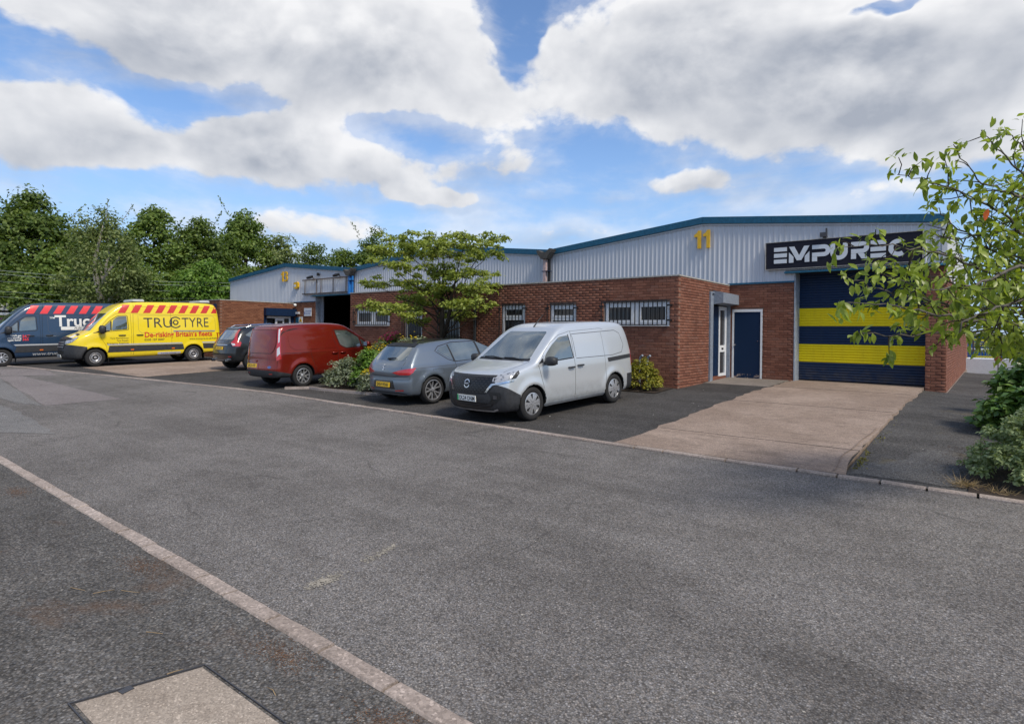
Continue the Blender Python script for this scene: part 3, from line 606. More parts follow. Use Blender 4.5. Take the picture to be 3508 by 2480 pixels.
def unit(num, x0, z0, xa, za, x1, z1, label):
    th = thing('industrial_unit', label, 'building'); rl = roofline(x0, z0, xa, za, x1, z1)
    if num == '11': zb = lambda x: 3.30 if x > 1.86 else 3.0
    elif num == '13': zb = lambda x: 3.34 if x > -22.35 else 3.02
    else: zb = lambda x: 2.85
    mb = MB(); br = {'11': 1.86, '13': -22.35}.get(num)
    segs = [(x0+.02, br), (br+.001, x1-.02)] if br else [(x0+.02, x1-.02)]
    for a, b in segs:
        xm = (a+b)/2; z_ = zb(xm); corrugated(mb, a, b, lambda x: z_, lambda x: rl(x)-.16, YW)
    mb.build('cladding', 'cladding_steel', th, fix=False)
    for (xa_, za_, xb_, zb_, nm) in [(x0, z0, xa, za, 'fascia'), (xa, za, x1, z1, 'fascia')]:
        mb = MB(); e0 = 0.0 if xa_ == x0 else 0.001
        n = 3
        for i in range(n):
            ta, tb = i/n, (i+1)/n-.001; pa = (xa_+(xb_-xa_)*ta, za_+(zb_-za_)*ta); pb = (xa_+(xb_-xa_)*tb, za_+(zb_-za_)*tb)
            mb.prism([(pa[0], pa[1]-.205), (pb[0], pb[1]-.205), (pb[0], pb[1]), (pa[0], pa[1])], YW-.10, YW+.12, 'y')
        mb.build('fascia', 'fascia_blue', th)
    mb = MB(); mb.prism([(x0, z0-.212), (xa, za-.212), (x1, z1-.212), (x1, z1-.262), (xa, za-.262), (x0, z0-.262)], YW-.045, YW-.005, 'y'); mb.build('trim', 'cladding_steel', th)
    mb = MB(); zo = -.03
    mb.add([(x0, YW+.121, z0+zo), (xa, YW+.121, za+zo), (xa, YW+DEP, za+zo), (x0, YW+DEP, z0+zo), (x1, YW+.121, z1+zo), (x1, YW+DEP, z1+zo), (x0, YW+.121, z0+zo-.1), (xa, YW+.121, za+zo-.1), (xa, YW+DEP, za+zo-.1), (x0, YW+DEP, z0+zo-.1), (x1, YW+.121, z1+zo-.1), (x1, YW+DEP, z1+zo-.1)], [(0, 1, 2, 3), (1, 4, 5, 2), (6, 9, 8, 7), (7, 8, 11, 10)]); mb.build('roof', 'roof_sheet', th)
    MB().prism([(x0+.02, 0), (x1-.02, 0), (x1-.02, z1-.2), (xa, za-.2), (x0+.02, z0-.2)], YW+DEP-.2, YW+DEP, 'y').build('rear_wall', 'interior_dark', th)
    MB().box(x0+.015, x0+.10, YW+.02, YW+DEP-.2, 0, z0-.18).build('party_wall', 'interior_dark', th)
    return th, rl
u11, rl11 = unit(*UNITS[0], 'grey steel-clad end unit numbered 11 with a yellow-striped roller shutter')
u12, rl12 = unit(*UNITS[1], 'grey steel-clad middle unit half hidden behind the small tree')
u13, rl13 = unit(*UNITS[2], 'grey steel-clad unit numbered 13 with its dark doorway open')
# unit 11 brickwork: door wall, pier, end wall
ww = Wall((0, YW), (1, 0), (0, -1)); wp = Wall((5.0, YW), (1, 0), (0, -1)); we = Wall((5.43, YW), (0, 1), (1, 0))
hd = [(.10, .99, -.4, 2.20)]
mb = MB(); ww.backing(mb, 1.86, -.3, 2.99, hd, .2); mb.box(5.009, 5.421, YW+.009, YW+.45, -.4, 3.28); mb.box(5.2, 5.421, YW+.45, YW+DEP, -.4, 2.99); mb.build('wall', 'mortar', u11)
lay_bricks(u11, ww.bricks(1.86, 0., 40, hd)+wp.bricks(.43, -.15, 45, [], .0)+we.bricks(DEP, -.15, 42, [], .1125), 'brick')
MB().box(5.19, 5.47, YW-.012, YW+DEP, -.5, .02).box(4.985, 5.19, YW-.012, YW+.4, -.5, .02).build('plinth', 'drive_concrete', u11)
mb = MB(); corr = []
b = MB(); y = YW
while y < YW+DEP-.2:
    b.add([(5.40, y, 2.99), (5.40, y+.1, 2.99), (5.40, y+.1, 4.4), (5.40, y, 4.4), (5.426, y+.125, 2.99), (5.426, y+.175, 2.99), (5.426, y+.175, 4.4), (5.426, y+.125, 4.4), (5.40, y+.2, 2.99), (5.40, y+.2, 4.4)], [(0, 1, 2, 3), (1, 4, 7, 2), (4, 5, 6, 7), (5, 8, 9, 6)]); y += .2
b.build('end_cladding', 'side_steel', u11, fix=False)
MB().box(5.36, 5.46, YW+.1, YW+DEP, 4.40, 4.50).box(5.33, 5.44, YW-.03, YW+.05, 3.3, 4.32).build('corner_trim', 'side_steel', u11)
mb = MB(); mb.box(.0, 1.86, YW-.05, YW-.005, 2.955, 3.005); mb.build('flashing', 'fascia_blue', u11)
MB().prism([(YW-.16, 3.22), (YW-.16, 3.245), (YW+.0, 3.30), (YW+.05, 3.30), (YW+.05, 3.22)], 1.62, 5.46, 'x').build('shutter_canopy', 'fascia_blue', u11)
# blue side door
dr = bpy.data.objects.new('side_door', None); COL.objects.link(dr); dr.parent = u11
mb = MB(); ww.box(mb, .10, .15, .10, 2.20, -.08, .015); ww.box(mb, .935, .99, .10, 2.20, -.08, .015); ww.box(mb, .15, .935, 2.12, 2.20, -.08, .015); mb.build('door_frame', 'white_upvc', dr)
t = NT('worn_navy'); p = t.pos(); pe = t.M('MULTIPLY', t.rng(t.noise(t.map(p, (1, 1, 2.)), 7, 5, .6), .52, .58), t.rng(t.n('ShaderNodeSeparateXYZ').outputs[2], 0, 1)) if False else None
sep = t.n('ShaderNodeSeparateXYZ'); t.l(p, sep.inputs[0]); pe = t.M('MULTIPLY', t.rng(t.noise(p, 9, 5, .6), .50, .55), t.rng(sep.outputs[2], .26, .20))
t.P(col=t.mix(pe, (.007, .023, .062), (.42, .33, .27)), rough=.5, spec=.2)
mb = MB(); ww.box(mb, .155, .93, .12, 2.115, -.06, -.005); mb.build('door', 'worn_navy', dr)
mb = MB(); mb.lathe([(.0, -.05), (.026, -.05), (.03, -.03), (.016, -.012), (.014, 0)], 10, 'y', (.20, YW-.005, 1.12)); mb.build('knob', 'chrome', dr); mb = MB(); mb.lathe([(0, -.012), (.012, -.012), (.012, 0)], 8, 'y', (.86, YW-.005, 1.24)); mb.build('lock', 'chrome', dr)
# roller shutter: every slat its own piece
rs_ = bpy.data.objects.new('roller_shutter', None); COL.objects.link(rs_); rs_.parent = u11
def slat_me(mat):
    prof = [(0, 0), (-.006, .006), (-.015, .022), (-.017, .038), (-.015, .054), (-.006, .069), (0, .0735), (.008, .0735), (.008, 0)]
    mb = MB(); mb.prism([(a, b) for a, b in prof], 1.86, 5.02, 'x'); o = mb.build('slat', mat, rs_); smooth_angle(o, 40); return o
SY = {}; zz = .135
while zz < 3.24:
    yel = .62 <= zz < 1.13 or 1.66 <= zz < 2.19; mt = 'shutter_yellow' if yel else 'shutter_navy'
    if mt not in SY: SY[mt] = o = slat_me(mt)
    else: o = link('slat', SY[mt].data, rs_)
    o.location = (0, YW+.47, zz); zz += .0745
MB().box(1.87, 1.90, YW+.0, YW+.46, .05, 3.30).box(1.868, 1.872+.012, YW-.02, YW-.001, .05, 3.22).build('shutter_jamb', 'jamb_steel', u11)
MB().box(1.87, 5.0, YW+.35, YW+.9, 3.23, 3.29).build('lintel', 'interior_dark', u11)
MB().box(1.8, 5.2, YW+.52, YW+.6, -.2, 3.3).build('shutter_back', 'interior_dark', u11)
# unit 13 opening and brickwork
w13 = Wall((-24.45, YW), (1, 0), (0, -1))
mb = MB(); w13.backing(mb, 2.12, -.2, 3.02, [], .3); mb.build('wall', 'mortar', u13)
lay_bricks(u13, w13.bricks(2.12, 0., 40, []), 'far_brick', 0)
MB().box(-22.36, -22.33, YW-.0, YW+.5, 0, 3.32).box(-22.33, -22.29, YW+.40, YW+.5, 0, 3.32).build('doorway_jamb', 'jamb_steel', u13)
MB().prism([(YW-.16, 3.27), (YW-.16, 3.30), (YW, 3.345), (YW+.05, 3.345), (YW+.05, 3.27)], -22.6, -19.05, 'x').build('doorway_canopy', 'fascia_blue', u13)
MB().box(-24.4, -22.36, YW-.045, YW-.002, 2.985, 3.025).build('flashing', 'fascia_blue', u13)
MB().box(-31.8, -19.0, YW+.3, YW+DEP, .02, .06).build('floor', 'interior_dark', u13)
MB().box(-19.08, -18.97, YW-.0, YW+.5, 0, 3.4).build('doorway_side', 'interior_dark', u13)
# office of unit 13
o13 = thing('office_block', 'far brick office of unit 13 with navy shutter box over its door', 'building'); XO = -24.42; YO = -.35
wa = Wall((XO-7.6, YO), (1, 0), (0, -1)); wb = Wall((XO, YO), (0, 1), (1, 0)); LS = YW-YO
hb = [(2.45, 4.1, -.4, 2.62)]; hfr = [(7.6-.75, 7.6-.42, 1.3, 2.55)]
mb = MB(); wa.backing(mb, 7.6, -.4, HB, []); wb.backing(mb, LS, -.4, HB, hb); mb.build('wall', 'mortar', o13)
lay_bricks(o13, wa.bricks(7.6, -.225, 42, [])+wb.bricks(LS, -.225, 42, hb, .1125), 'far_brick', 0)
MB().box(XO-7.6, XO+.03, YO-.03, YO+.2, HB+.002, HB+.04).box(XO-.2, XO+.03, YO+.2, YW-.02, HB+.002, HB+.04).build('coping', 'coping_metal', o13)
MB().box(XO-7.5, XO-.2, YO+.2, YW, HB-.15, HB-.08).build('roof', 'felt', o13)
e13 = bpy.data.objects.new('entrance', None); COL.objects.link(e13); e13.parent = o13
mb = MB(); wb.box(mb, 2.35, 4.16, 2.22, 2.62, -.05, .28); mb.build('shutter_box', 'door_navy', e13)
for ua in (2.36, 3.98): mb = MB(); wb.box(mb, ua, ua+.14, 0, 2.2, -.05, .06); mb.build('steel_post', 'door_navy', e13)
mb = MB(); wb.box(mb, 2.50, 2.56, 0, 2.19, -.09, -.04); wb.box(mb, 2.56, 3.98, 2.08, 2.19, -.09, -.04); wb.box(mb, 3.88, 3.98, 0, 2.08, -.09, -.04); wb.box(mb, 3.06, 3.18, 0, 2.08, -.09, -.04); wb.box(mb, 3.50, 3.58, 0, 2.08, -.09, -.04); wb.box(mb, 3.18, 3.50, 1.95, 2.08, -.09, -.04); mb.build('door_frame', 'white_upvc', e13)
mb = MB(); wb.box(mb, 3.18, 3.50, .2, 1.95, -.075, -.065); mb.build('pane', 'window_glass', e13); mb = MB(); wb.box(mb, 3.58, 3.88, .2, 2.08, -.075, -.065); mb.build('pane', 'window_glass', e13); mb = MB(); wb.box(mb, 2.56, 3.06, .0, 2.08, -.3, -.28); mb.build('dark_hall', 'interior_dark', e13)
tag(MB().box(-24.9, -24.75, YO-.10, YO-.012, 1.7, 2.75).build('wall_panel', 'door_navy'), 'narrow navy panel on the far office wall beside the yellow van', 'panel')
# valley hoppers and downpipes
def hopper(x, z, pipe, label, zb):
    h = thing('rain_hopper', label, 'rain hopper'); mb = MB()
    mb.prism([(x-.34, z+.02), (x-.30, z-.08), (x-.12, z-.30), (x+.12, z-.30), (x+.30, z-.06), (x+.36, z+.06), (x+.26, z+.08), (x+.1, z-.05), (x-.1, z-.05), (x-.26, z+.04)], YW-.42, YW-.11, 'y'); mb.build('hopper_box', 'hopper_lead', h)
    MB().box(x-.10, x+.02, YW-.30, YW-.18, zb, z-.30).build('downpipe', pipe, h); MB().box(x+.05, x+.13, YW-.2, YW-.12, zb, z-.30).build('conduit', 'black_steel' if pipe == 'pipe_pink' else pipe, h)
    MB().box(x-.16, x+.18, YW-.31, YW-.11, zb+.55*(z-zb), zb+.55*(z-zb)+.025).build('bracket', 'door_navy', h)
hopper(-6.80, 4.50, 'pipe_pink', 'lead rain hopper with pale pink downpipe between units 11 and 12', 2.80)
hopper(-18.95, 4.50, 'bright_blue', 'lead rain hopper with bright blue downpipe beside unit 13', 3.30)
# numbers
def text_obj(s, size, ext, mat, loc, parent=None, bold=0., name='numeral', rot=(math.pi/2, 0, 0), width=1.):
    cu = bpy.data.curves.new(name, 'FONT'); cu.body = s; cu.size = size; cu.extrude = ext; cu.offset = bold; cu.resolution_u = 4
    o = bpy.data.objects.new(name, cu); COL.objects.link(o); bpy.context.view_layer.update()
    me = bpy.data.meshes.new_from_object(o.evaluated_get(bpy.context.evaluated_depsgraph_get())); bpy.data.objects.remove(o); bpy.data.curves.remove(cu)
    for v in me.vertices: v.co.x *= width
    me.materials.clear(); me.materials.append(MATS[mat]); o = link(name, me, parent); o.location = loc; o.rotation_euler = rot; return o
n11 = thing('unit_number', 'yellow block numerals 11 on the grey cladding', 'number sign')
def one(x, z, h, w):
    t_ = h*.19; return [(x+w*.5, z), (x+w*.5+t_, z), (x+w*.5+t_, z+h), (x+w*.5+t_*.15, z+h), (x+w*.5-t_*.2, z+h*.86), (x, z+h*.78), (x, z+h*.65), (x+w*.5, z+h*.66)]
for x in (-1.11, -.82): MB().prism(one(x, 4.15, .57, .22), YW-.10, YW-.05, 'y').build('numeral', 'yellow_sign', n11)
n13 = thing('unit_number', 'yellow block numerals 13 on the far grey gable', 'number sign')
MB().prism(one(-25.72, 4.22, .58, .24), YW-.10, YW-.05, 'y').build('numeral', 'yellow_sign', n13)
text_obj('3', .80, .025, 'yellow_sign', (-25.40, YW-.07, 4.23), n13, .012)
# company sign
sg = thing('company_sign', 'long black sign with white EMPUREC lettering above the roller shutter', 'sign', (0, 0, 0))
MB().box(1.10, 4.93, YW-.12, YW-.05, 3.36, 4.13).build('sign_panel', 'sign_black', sg)
mb = MB(); mb.box(1.085, 4.945, YW-.135, YW-.05, 3.345, 3.36); mb.box(1.085, 4.945, YW-.135, YW-.05, 4.13, 4.145); mb.box(1.085, 1.10, YW-.135, YW-.05, 3.36, 4.13); mb.box(4.93, 4.945, YW-.135, YW-.05, 3.36, 4.13); mb.build('sign_frame', 'coping_metal', sg)
def stroke(pts, w):
    P = [Vector(p) for p in pts]; l = []; r = []
    for i, p in enumerate(P):
        d = (P[min(i+1, len(P)-1)]-P[max(i-1, 0)]).normalized(); n = Vector((-d.y, d.x)); k = 1.
        if 0 < i < len(P)-1:
            d1 = (P[i]-P[i-1]).normalized(); k = 1/max(.5, abs(d1.dot(d)))
        l.append(tuple(p+n*w/2*k)); r.append(tuple(p-n*w/2*k))
    return [[l[i], l[i+1], r[i+1], r[i]] for i in range(len(P)-1)]
def arc(cx, cy, r, a0, a1, n=10): return [(cx+r*math.cos(R_(a0+(a1-a0)*i/n)), cy+r*math.sin(R_(a0+(a1-a0)*i/n))) for i in range(n+1)]
T_ = .115; h_ = .46
LET = {'E': [[(0, 0), (.35, 0), (.35, T_), (0, T_)], [(0, .172), (.35, .172), (.35, .288), (0, .288)], [(0, .345), (.35, .345), (.35, .46), (0, .46)]],
 'M': [[(0, 0), (.12, 0), (.12, .17), (0, .30)], [(0, .46), (.14, .46), (.27, .20), (.40, .46), (.54, .46), (.33, .06), (.21, .06)], [(.42, 0), (.54, 0), (.54, .30), (.42, .17)]],
 'P': stroke([(0, .402), (.30, .402)]+arc(.30, .295, .107, 80, -80)+[(.29, .188), (.0, .188)], T_)+[[(0, 0), (.13, 0), (.13, .126), (0, .126)]],
 'U': stroke([(.06, .46), (.06, .22)]+arc(.215, .215, .155, 180, 360, 12)+[(.37, .22), (.37, .46)], T_),
 'R': stroke([(0, .402), (.27, .402)]+arc(.27, .305, .097, 80, -80)+[(.26, .208), (.0, .208)], T_)+[[(0, 0), (.12, 0), (.12, .146), (0, .146)], [(.16, .146), (.30, .146), (.41, 0), (.25, 0)]],
 'C': stroke(arc(.23, .23, .172, 55, 360-55, 18), T_)}
for ch, x in zip('EMPUREC', (1.33, 1.74, 2.35, 2.81, 3.32, 3.78, 4.18)):
    mb = MB()
    for q in LET[ch]: mb.prism([(x+a, 3.515+b) for a, b in q], YW-.138, YW-.121, 'y')
    mb.build('letter', 'sign_white', sg)
# small fittings on the units
fl = thing('floodlight', 'small grey floodlight above the black company sign', 'floodlight'); MB().box(2.56, 2.74, YW-.22, YW-.14, 4.18, 4.30).build('lamp_head', 'lamp_grey', fl); MB().box(2.62, 2.70, YW-.14, YW-.02, 4.16, 4.22).box(2.69, 2.73, YW-.16, YW-.10, 4.30, 4.42).build('bracket', 'lamp_grey', fl)
ab = thing('alarm_box', 'yellow alarm box on the gable of unit 13', 'alarm'); MB().prism([(-24.30, 3.82), (-24.18, 3.76), (-23.96, 3.76), (-23.88, 3.86), (-23.88, 4.08), (-24.0, 4.14), (-24.30, 4.10)], YW-.14, YW-.03, 'y').build('case', 'yellow_sign', ab); MB().box(-24.26, -24.08, YW-.148, YW-.141, 3.86, 4.0).build('label_panel', 'sign_white', ab)
sf = thing('sign_frame', 'empty rusty sign frame above the open doorway of unit 13', 'frame')
for nm, a, b in [('rail', (-23.45, YW-.12, 4.19), (-19.35, YW-.12, 4.19)), ('rail', (-23.45, YW-.12, 3.43), (-19.35, YW-.12, 3.43))]: MB().bar(a, b, .05).build(nm, 'rust_steel', sf)
for x in (-23.25, -22.15, -21.72, -20.62, -19.5): MB().box(x-.018, x+.018, YW-.10, YW-.07, 3.45, 4.17).build('upright', 'rust_steel', sf)
MB().box(-23.42, -19.38, YW-.145, YW-.0, 3.40, 3.412).build('ledge', 'jamb_steel', sf)
for x, lb in ((-22.45, 'left'), (-20.05, 'right')):
    f_ = thing('floodlight', 'black floodlight at the %s end of the empty sign frame' % ('left' if lb == 'left' else 'right'), 'floodlight', (x, YW-.3, 4.30)); MB().obox((0, 0, 0), (.16, 0, 0), (0, .10, .05), (0, -.02, .05)).build('lamp_head', 'black_steel', f_); MB().bar((0, .05, .05), (0, .26, -.05), .03).bar((-.1, .0, -.06), (.1, .0, -.06), .02).build('bracket', 'black_steel', f_)
pc = thing('sensor', 'small black sensor above the empty sign frame', 'sensor', (-21.95, YW-.12, 4.45)); MB().box(-.06, .06, -.05, .05, -.08, .08).build('sensor_head', 'black_steel', pc); MB().box(-.02, .02, .05, .12, -.02, .02).build('bracket', 'black_steel', pc)
cc = thing('security_camera', 'white dome security camera under the eaves near the far office door', 'camera', (-24.2, YW-.03, 2.84)); mb = MB(); mb.lathe([(0, -.16), (.06, -.15), (.085, -.10), (.085, -.03), (.06, 0)], 12, 'y'); smooth_angle(mb.build('dome', 'white_plastic', cc)); MB().lathe([(0, -.172), (.032, -.168), (.04, -.150)], 10, 'y', (.02, 0, -.01)).build('lens', 'black_steel', cc)
ns = thing('notice_board', 'white company notice board on the brick beside the dark doorway', 'sign'); MB().box(-23.37, -22.68, YW-.045, YW-.012, 2.22, 2.66).build('board', 'sign_white', ns)
plain('notice_blue', (.05, .10, .35), .5)
for (x, z, s) in ((-23.22, 2.46, 'MID BONDED'), (-23.22, 2.33, 'MACHINES')): text_obj(s, .09, .001, 'notice_blue', (x, YW-.048, z), ns, .0, 'lettering', (math.pi/2, 0, 0), 1.0)
MB().box(-23.33, -23.27, YW-.049, YW-.046, 2.32, 2.46).build('emblem', 'notice_blue', ns)
ws = thing('warning_sign', 'small white sign with a yellow warning triangle beside the far office door', 'sign'); MB().box(-23.90, -23.55, YW-.04, YW-.012, 1.82, 2.18).build('board', 'sign_white', ws); MB().prism([(-23.88, 1.90), (-23.57, 1.90), (-23.725, 2.16)], YW-.046, YW-.041, 'y').build('triangle', 'yellow_sign', ws); MB().box(-23.76, -23.69, YW-.050, YW-.0465, 1.95, 2.03).build('symbol', 'black_steel', ws)
tag(MB().box(-24.2, -23.92, YW-.05, YW-.012, 1.75, 2.16).build('notice', 'fascia_blue'), 'blue-grey notice panel left of the warning triangle sign', 'sign')
tag(MB().box(-24.12, -23.82, YW-.12, YW-.012, 2.34, 2.46).build('bulkhead_light', 'weathered_white'), 'cream bulkhead light beside the navy shutter box', 'light')
tag(MB().box(-6.62, -6.48, YW-.05, YW+.0, 2.98, 3.13).build('vent_box', 'weathered_white'), 'small pale vent box low on the cladding beside the pink downpipe', 'vent')
for x, l in ((-1.02, 'left'), (-.80, 'right')):
    vp = MB(); vp.tube([(x, -.12, -.1), (x, -.12, .72), (x+.03, -.13, .80), (x+.10, -.16, .84)], .03, 8); tag(vp.build('vent_pipe', 'grey_steel'), 'grey bent vent pipe, %s of the pair at the brick corner' % ('left' if l == 'left' else 'right'), 'pipe', 'vent pipes by the office wall')
# ------------------------------------------------------------------ vehicles
def mat_paint(name, c, metal=.0, rough=.32, flake=0., dust=.06):
    t = NT(name); o = t.obj(); n = t.noise(o, 3.0, 5, .6); c2 = t.mix(t.rng(n, .4, .8, 0, dust*1.5), c, (c[0]*.75+.04, c[1]*.75+.037, c[2]*.75+.033))
    sep = t.n('ShaderNodeSeparateXYZ'); t.l(o, sep.inputs[0]); low = t.M('MULTIPLY', t.rng(sep.outputs[2], .75, .2), t.rng(t.noise(o, 9, 5, .65), .3, .8)); c2 = t.mix(t.M('MULTIPLY', low, .30), c2, (.10, .088, .075))
    t.P(col=c2, metal=metal, rough=rough, coat=.7, coatr=.05, spec=.4)
mat_paint('paint_silver', (.58, .615, .64), .45, .33); mat_paint('paint_grey', (.170, .205, .245), .55, .30); mat_paint('paint_red', (.215, .014, .007), .45, .26); mat_paint('paint_black', (.022, .026, .030), .4, .28)
mat_paint('paint_yellow', (.78, .60, .012), 0., .35, dust=.03); mat_paint('paint_navy', (.014, .042, .095), .1, .35); mat_paint('paint_white', (.74, .76, .78), 0., .35)
plain('car_black', (.012, .0125, .0135), .5, var=.25); plain('car_plastic', (.028, .030, .034), .6, var=.3); plain('tyre_rubber', (.016, .016, .017), .85, var=.35); plain('alloy_silver', (.55, .56, .58), .3, .7, var=.1); plain('steel_rim', (.34, .34, .35), .45, .4, var=.2)
plain('alloy_dark', (.10, .10, .105), .4, .5); plain('seam_dark', (.006, .006, .006), .8, var=0); plain('plate_white', (.76, .77, .74), .4, var=.04); plain('plate_yellow', (.80, .50, .015), .4, var=.04); plain('plate_green', (.02, .38, .12), .4, var=0); plain('plate_black', (.008, .008, .008), .5, var=0)
plain('decal_red', (.56, .030, .022), .4, var=.06); plain('decal_bright_red', (.72, .040, .050), .4, var=.06); plain('decal_dark', (.030, .032, .036), .45, var=0); plain('decal_white', (.72, .72, .70), .4, var=.05); plain('decal_grey', (.42, .43, .44), .45, var=.1); plain('decal_pale', (.56, .58, .62), .4, var=.1); plain('amber', (.75, .16, .01), .3); plain('grille_black', (.006, .006, .007), .35, var=0)
t = NT('car_glass'); n = t.noise(t.obj(), 1.6, 3, .5); t.P(col=t.ramp(n, [(.35, (.050, .066, .065)), (.65, (.125, .148, .144))]), rough=.02, spec=1., coat=1., coatr=.01, ior=1.7)
t = NT('lamp_red'); t.P(col=(.42, .008, .012), rough=.12, spec=.7, coat=1.); t = NT('lamp_clear'); n = t.vor(t.obj(), 16); t.P(col=t.ramp(n, [(.1, (.05, .055, .07)), (.5, (.34, .36, .40))]), rough=.08, spec=.8, coat=1.)

def chaikin(P, it=2, closed=True):
    P = [np.array(p, float) for p in P]
    for _ in range(it):
        Q = []
        for i in range(len(P)):
            a, b = P[i], P[(i+1) % len(P)]; Q += [a*.75+b*.25, a*.25+b*.75]
        P = Q
    return np.array(P)
def sdf_table(poly, x0, x1, z0, z1, h=.012):
    xs = np.arange(x0, x1, h); zs = np.arange(z0, z1, h); X, Z = np.meshgrid(xs, zs, indexing='ij'); D = np.full(X.shape, 1e9); inside = np.zeros(X.shape, bool); n = len(poly)
    for i in range(n):
        a, b = poly[i], poly[(i+1) % n]; e = b-a; L = e@e+1e-12; t = np.clip(((X-a[0])*e[0]+(Z-a[1])*e[1])/L, 0, 1)
        D = np.minimum(D, (X-a[0]-e[0]*t)**2+(Z-a[1]-e[1]*t)**2)
        c = ((a[1] > Z) != (b[1] > Z)) & (X < (b[0]-a[0])*(Z-a[1])/(b[1]-a[1]+1e-15)+a[0]); inside ^= c
    D = np.sqrt(D); D[inside] *= -1
    def f(x, z):
        u = np.clip((x-x0)/h, 0, len(xs)-1.001); w = np.clip((z-z0)/h, 0, len(zs)-1.001); i = u.astype(int); j = w.astype(int); u = u-i; w = w-j
        return D[i, j]*(1-u)*(1-w)+D[i+1, j]*u*(1-w)+D[i, j+1]*(1-u)*w+D[i+1, j+1]*u*w
    return f
def soft_interp(pts, lo, hi, blur=.10):
    xs = np.arange(lo, hi, .01); y = np.interp(xs, [p[0] for p in pts], [p[1] for p in pts]); k = max(1, int(blur/.01)) | 1; ker = np.ones(k)/k
    for _ in range(2): y = np.convolve(np.pad(y, k//2, mode='edge'), ker, 'valid')
    return lambda v: np.interp(v, xs, y)
def surface_nets(F, o, h):
    s = F < 0; nx, ny, nz = F.shape
    c = [F[dx:nx-1+dx, dy:ny-1+dy, dz:nz-1+dz] for dx in (0, 1) for dy in (0, 1) for dz in (0, 1)]
    cs = sum((q < 0).astype(int) for q in c); act = (cs > 0) & (cs < 8); idx = np.full(act.shape, -1, np.int64); ii = np.argwhere(act); idx[act] = np.arange(len(ii))
    cc = [q[act] for q in c]; pos = np.zeros((len(ii), 3)); cnt = np.zeros(len(ii)); cor = [(dx, dy, dz) for dx in (0, 1) for dy in (0, 1) for dz in (0, 1)]
    for a in range(8):
        for b in range(a+1, 8):
            A, B = np.array(cor[a]), np.array(cor[b])
            if np.abs(A-B).sum() != 1: continue
            m_ = (cc[a] < 0) != (cc[b] < 0); t = cc[a]/(cc[a]-cc[b]+1e-30); p = A+(B-A)*t[:, None]; pos[m_] += p[m_]; cnt[m_] += 1
    V = (ii+pos/cnt[:, None])*h+np.array(o); Q = []
    for ax in range(3):
        sl0 = [slice(None)]*3; sl1 = [slice(None)]*3; sl0[ax] = slice(0, -1); sl1[ax] = slice(1, None)
        ch = s[tuple(sl0)] != s[tuple(sl1)]; e = np.argwhere(ch); b, c_ = (ax+1) % 3, (ax+2) % 3
        ok = (e[:, b] > 0) & (e[:, c_] > 0) & (e[:, b] < F.shape[b]-1) & (e[:, c_] < F.shape[c_]-1); e = e[ok]
        def g(db, dc):
            q = e.copy(); q[:, b] -= db; q[:, c_] -= dc; return idx[q[:, 0], q[:, 1], q[:, 2]]
        q = np.stack([g(1, 1), g(0, 1), g(0, 0), g(1, 0)], 1); flip = s[tuple(e.T)]; q[~flip] = q[~flip][:, ::-1]; Q.append(q)
    return V, np.concatenate(Q)

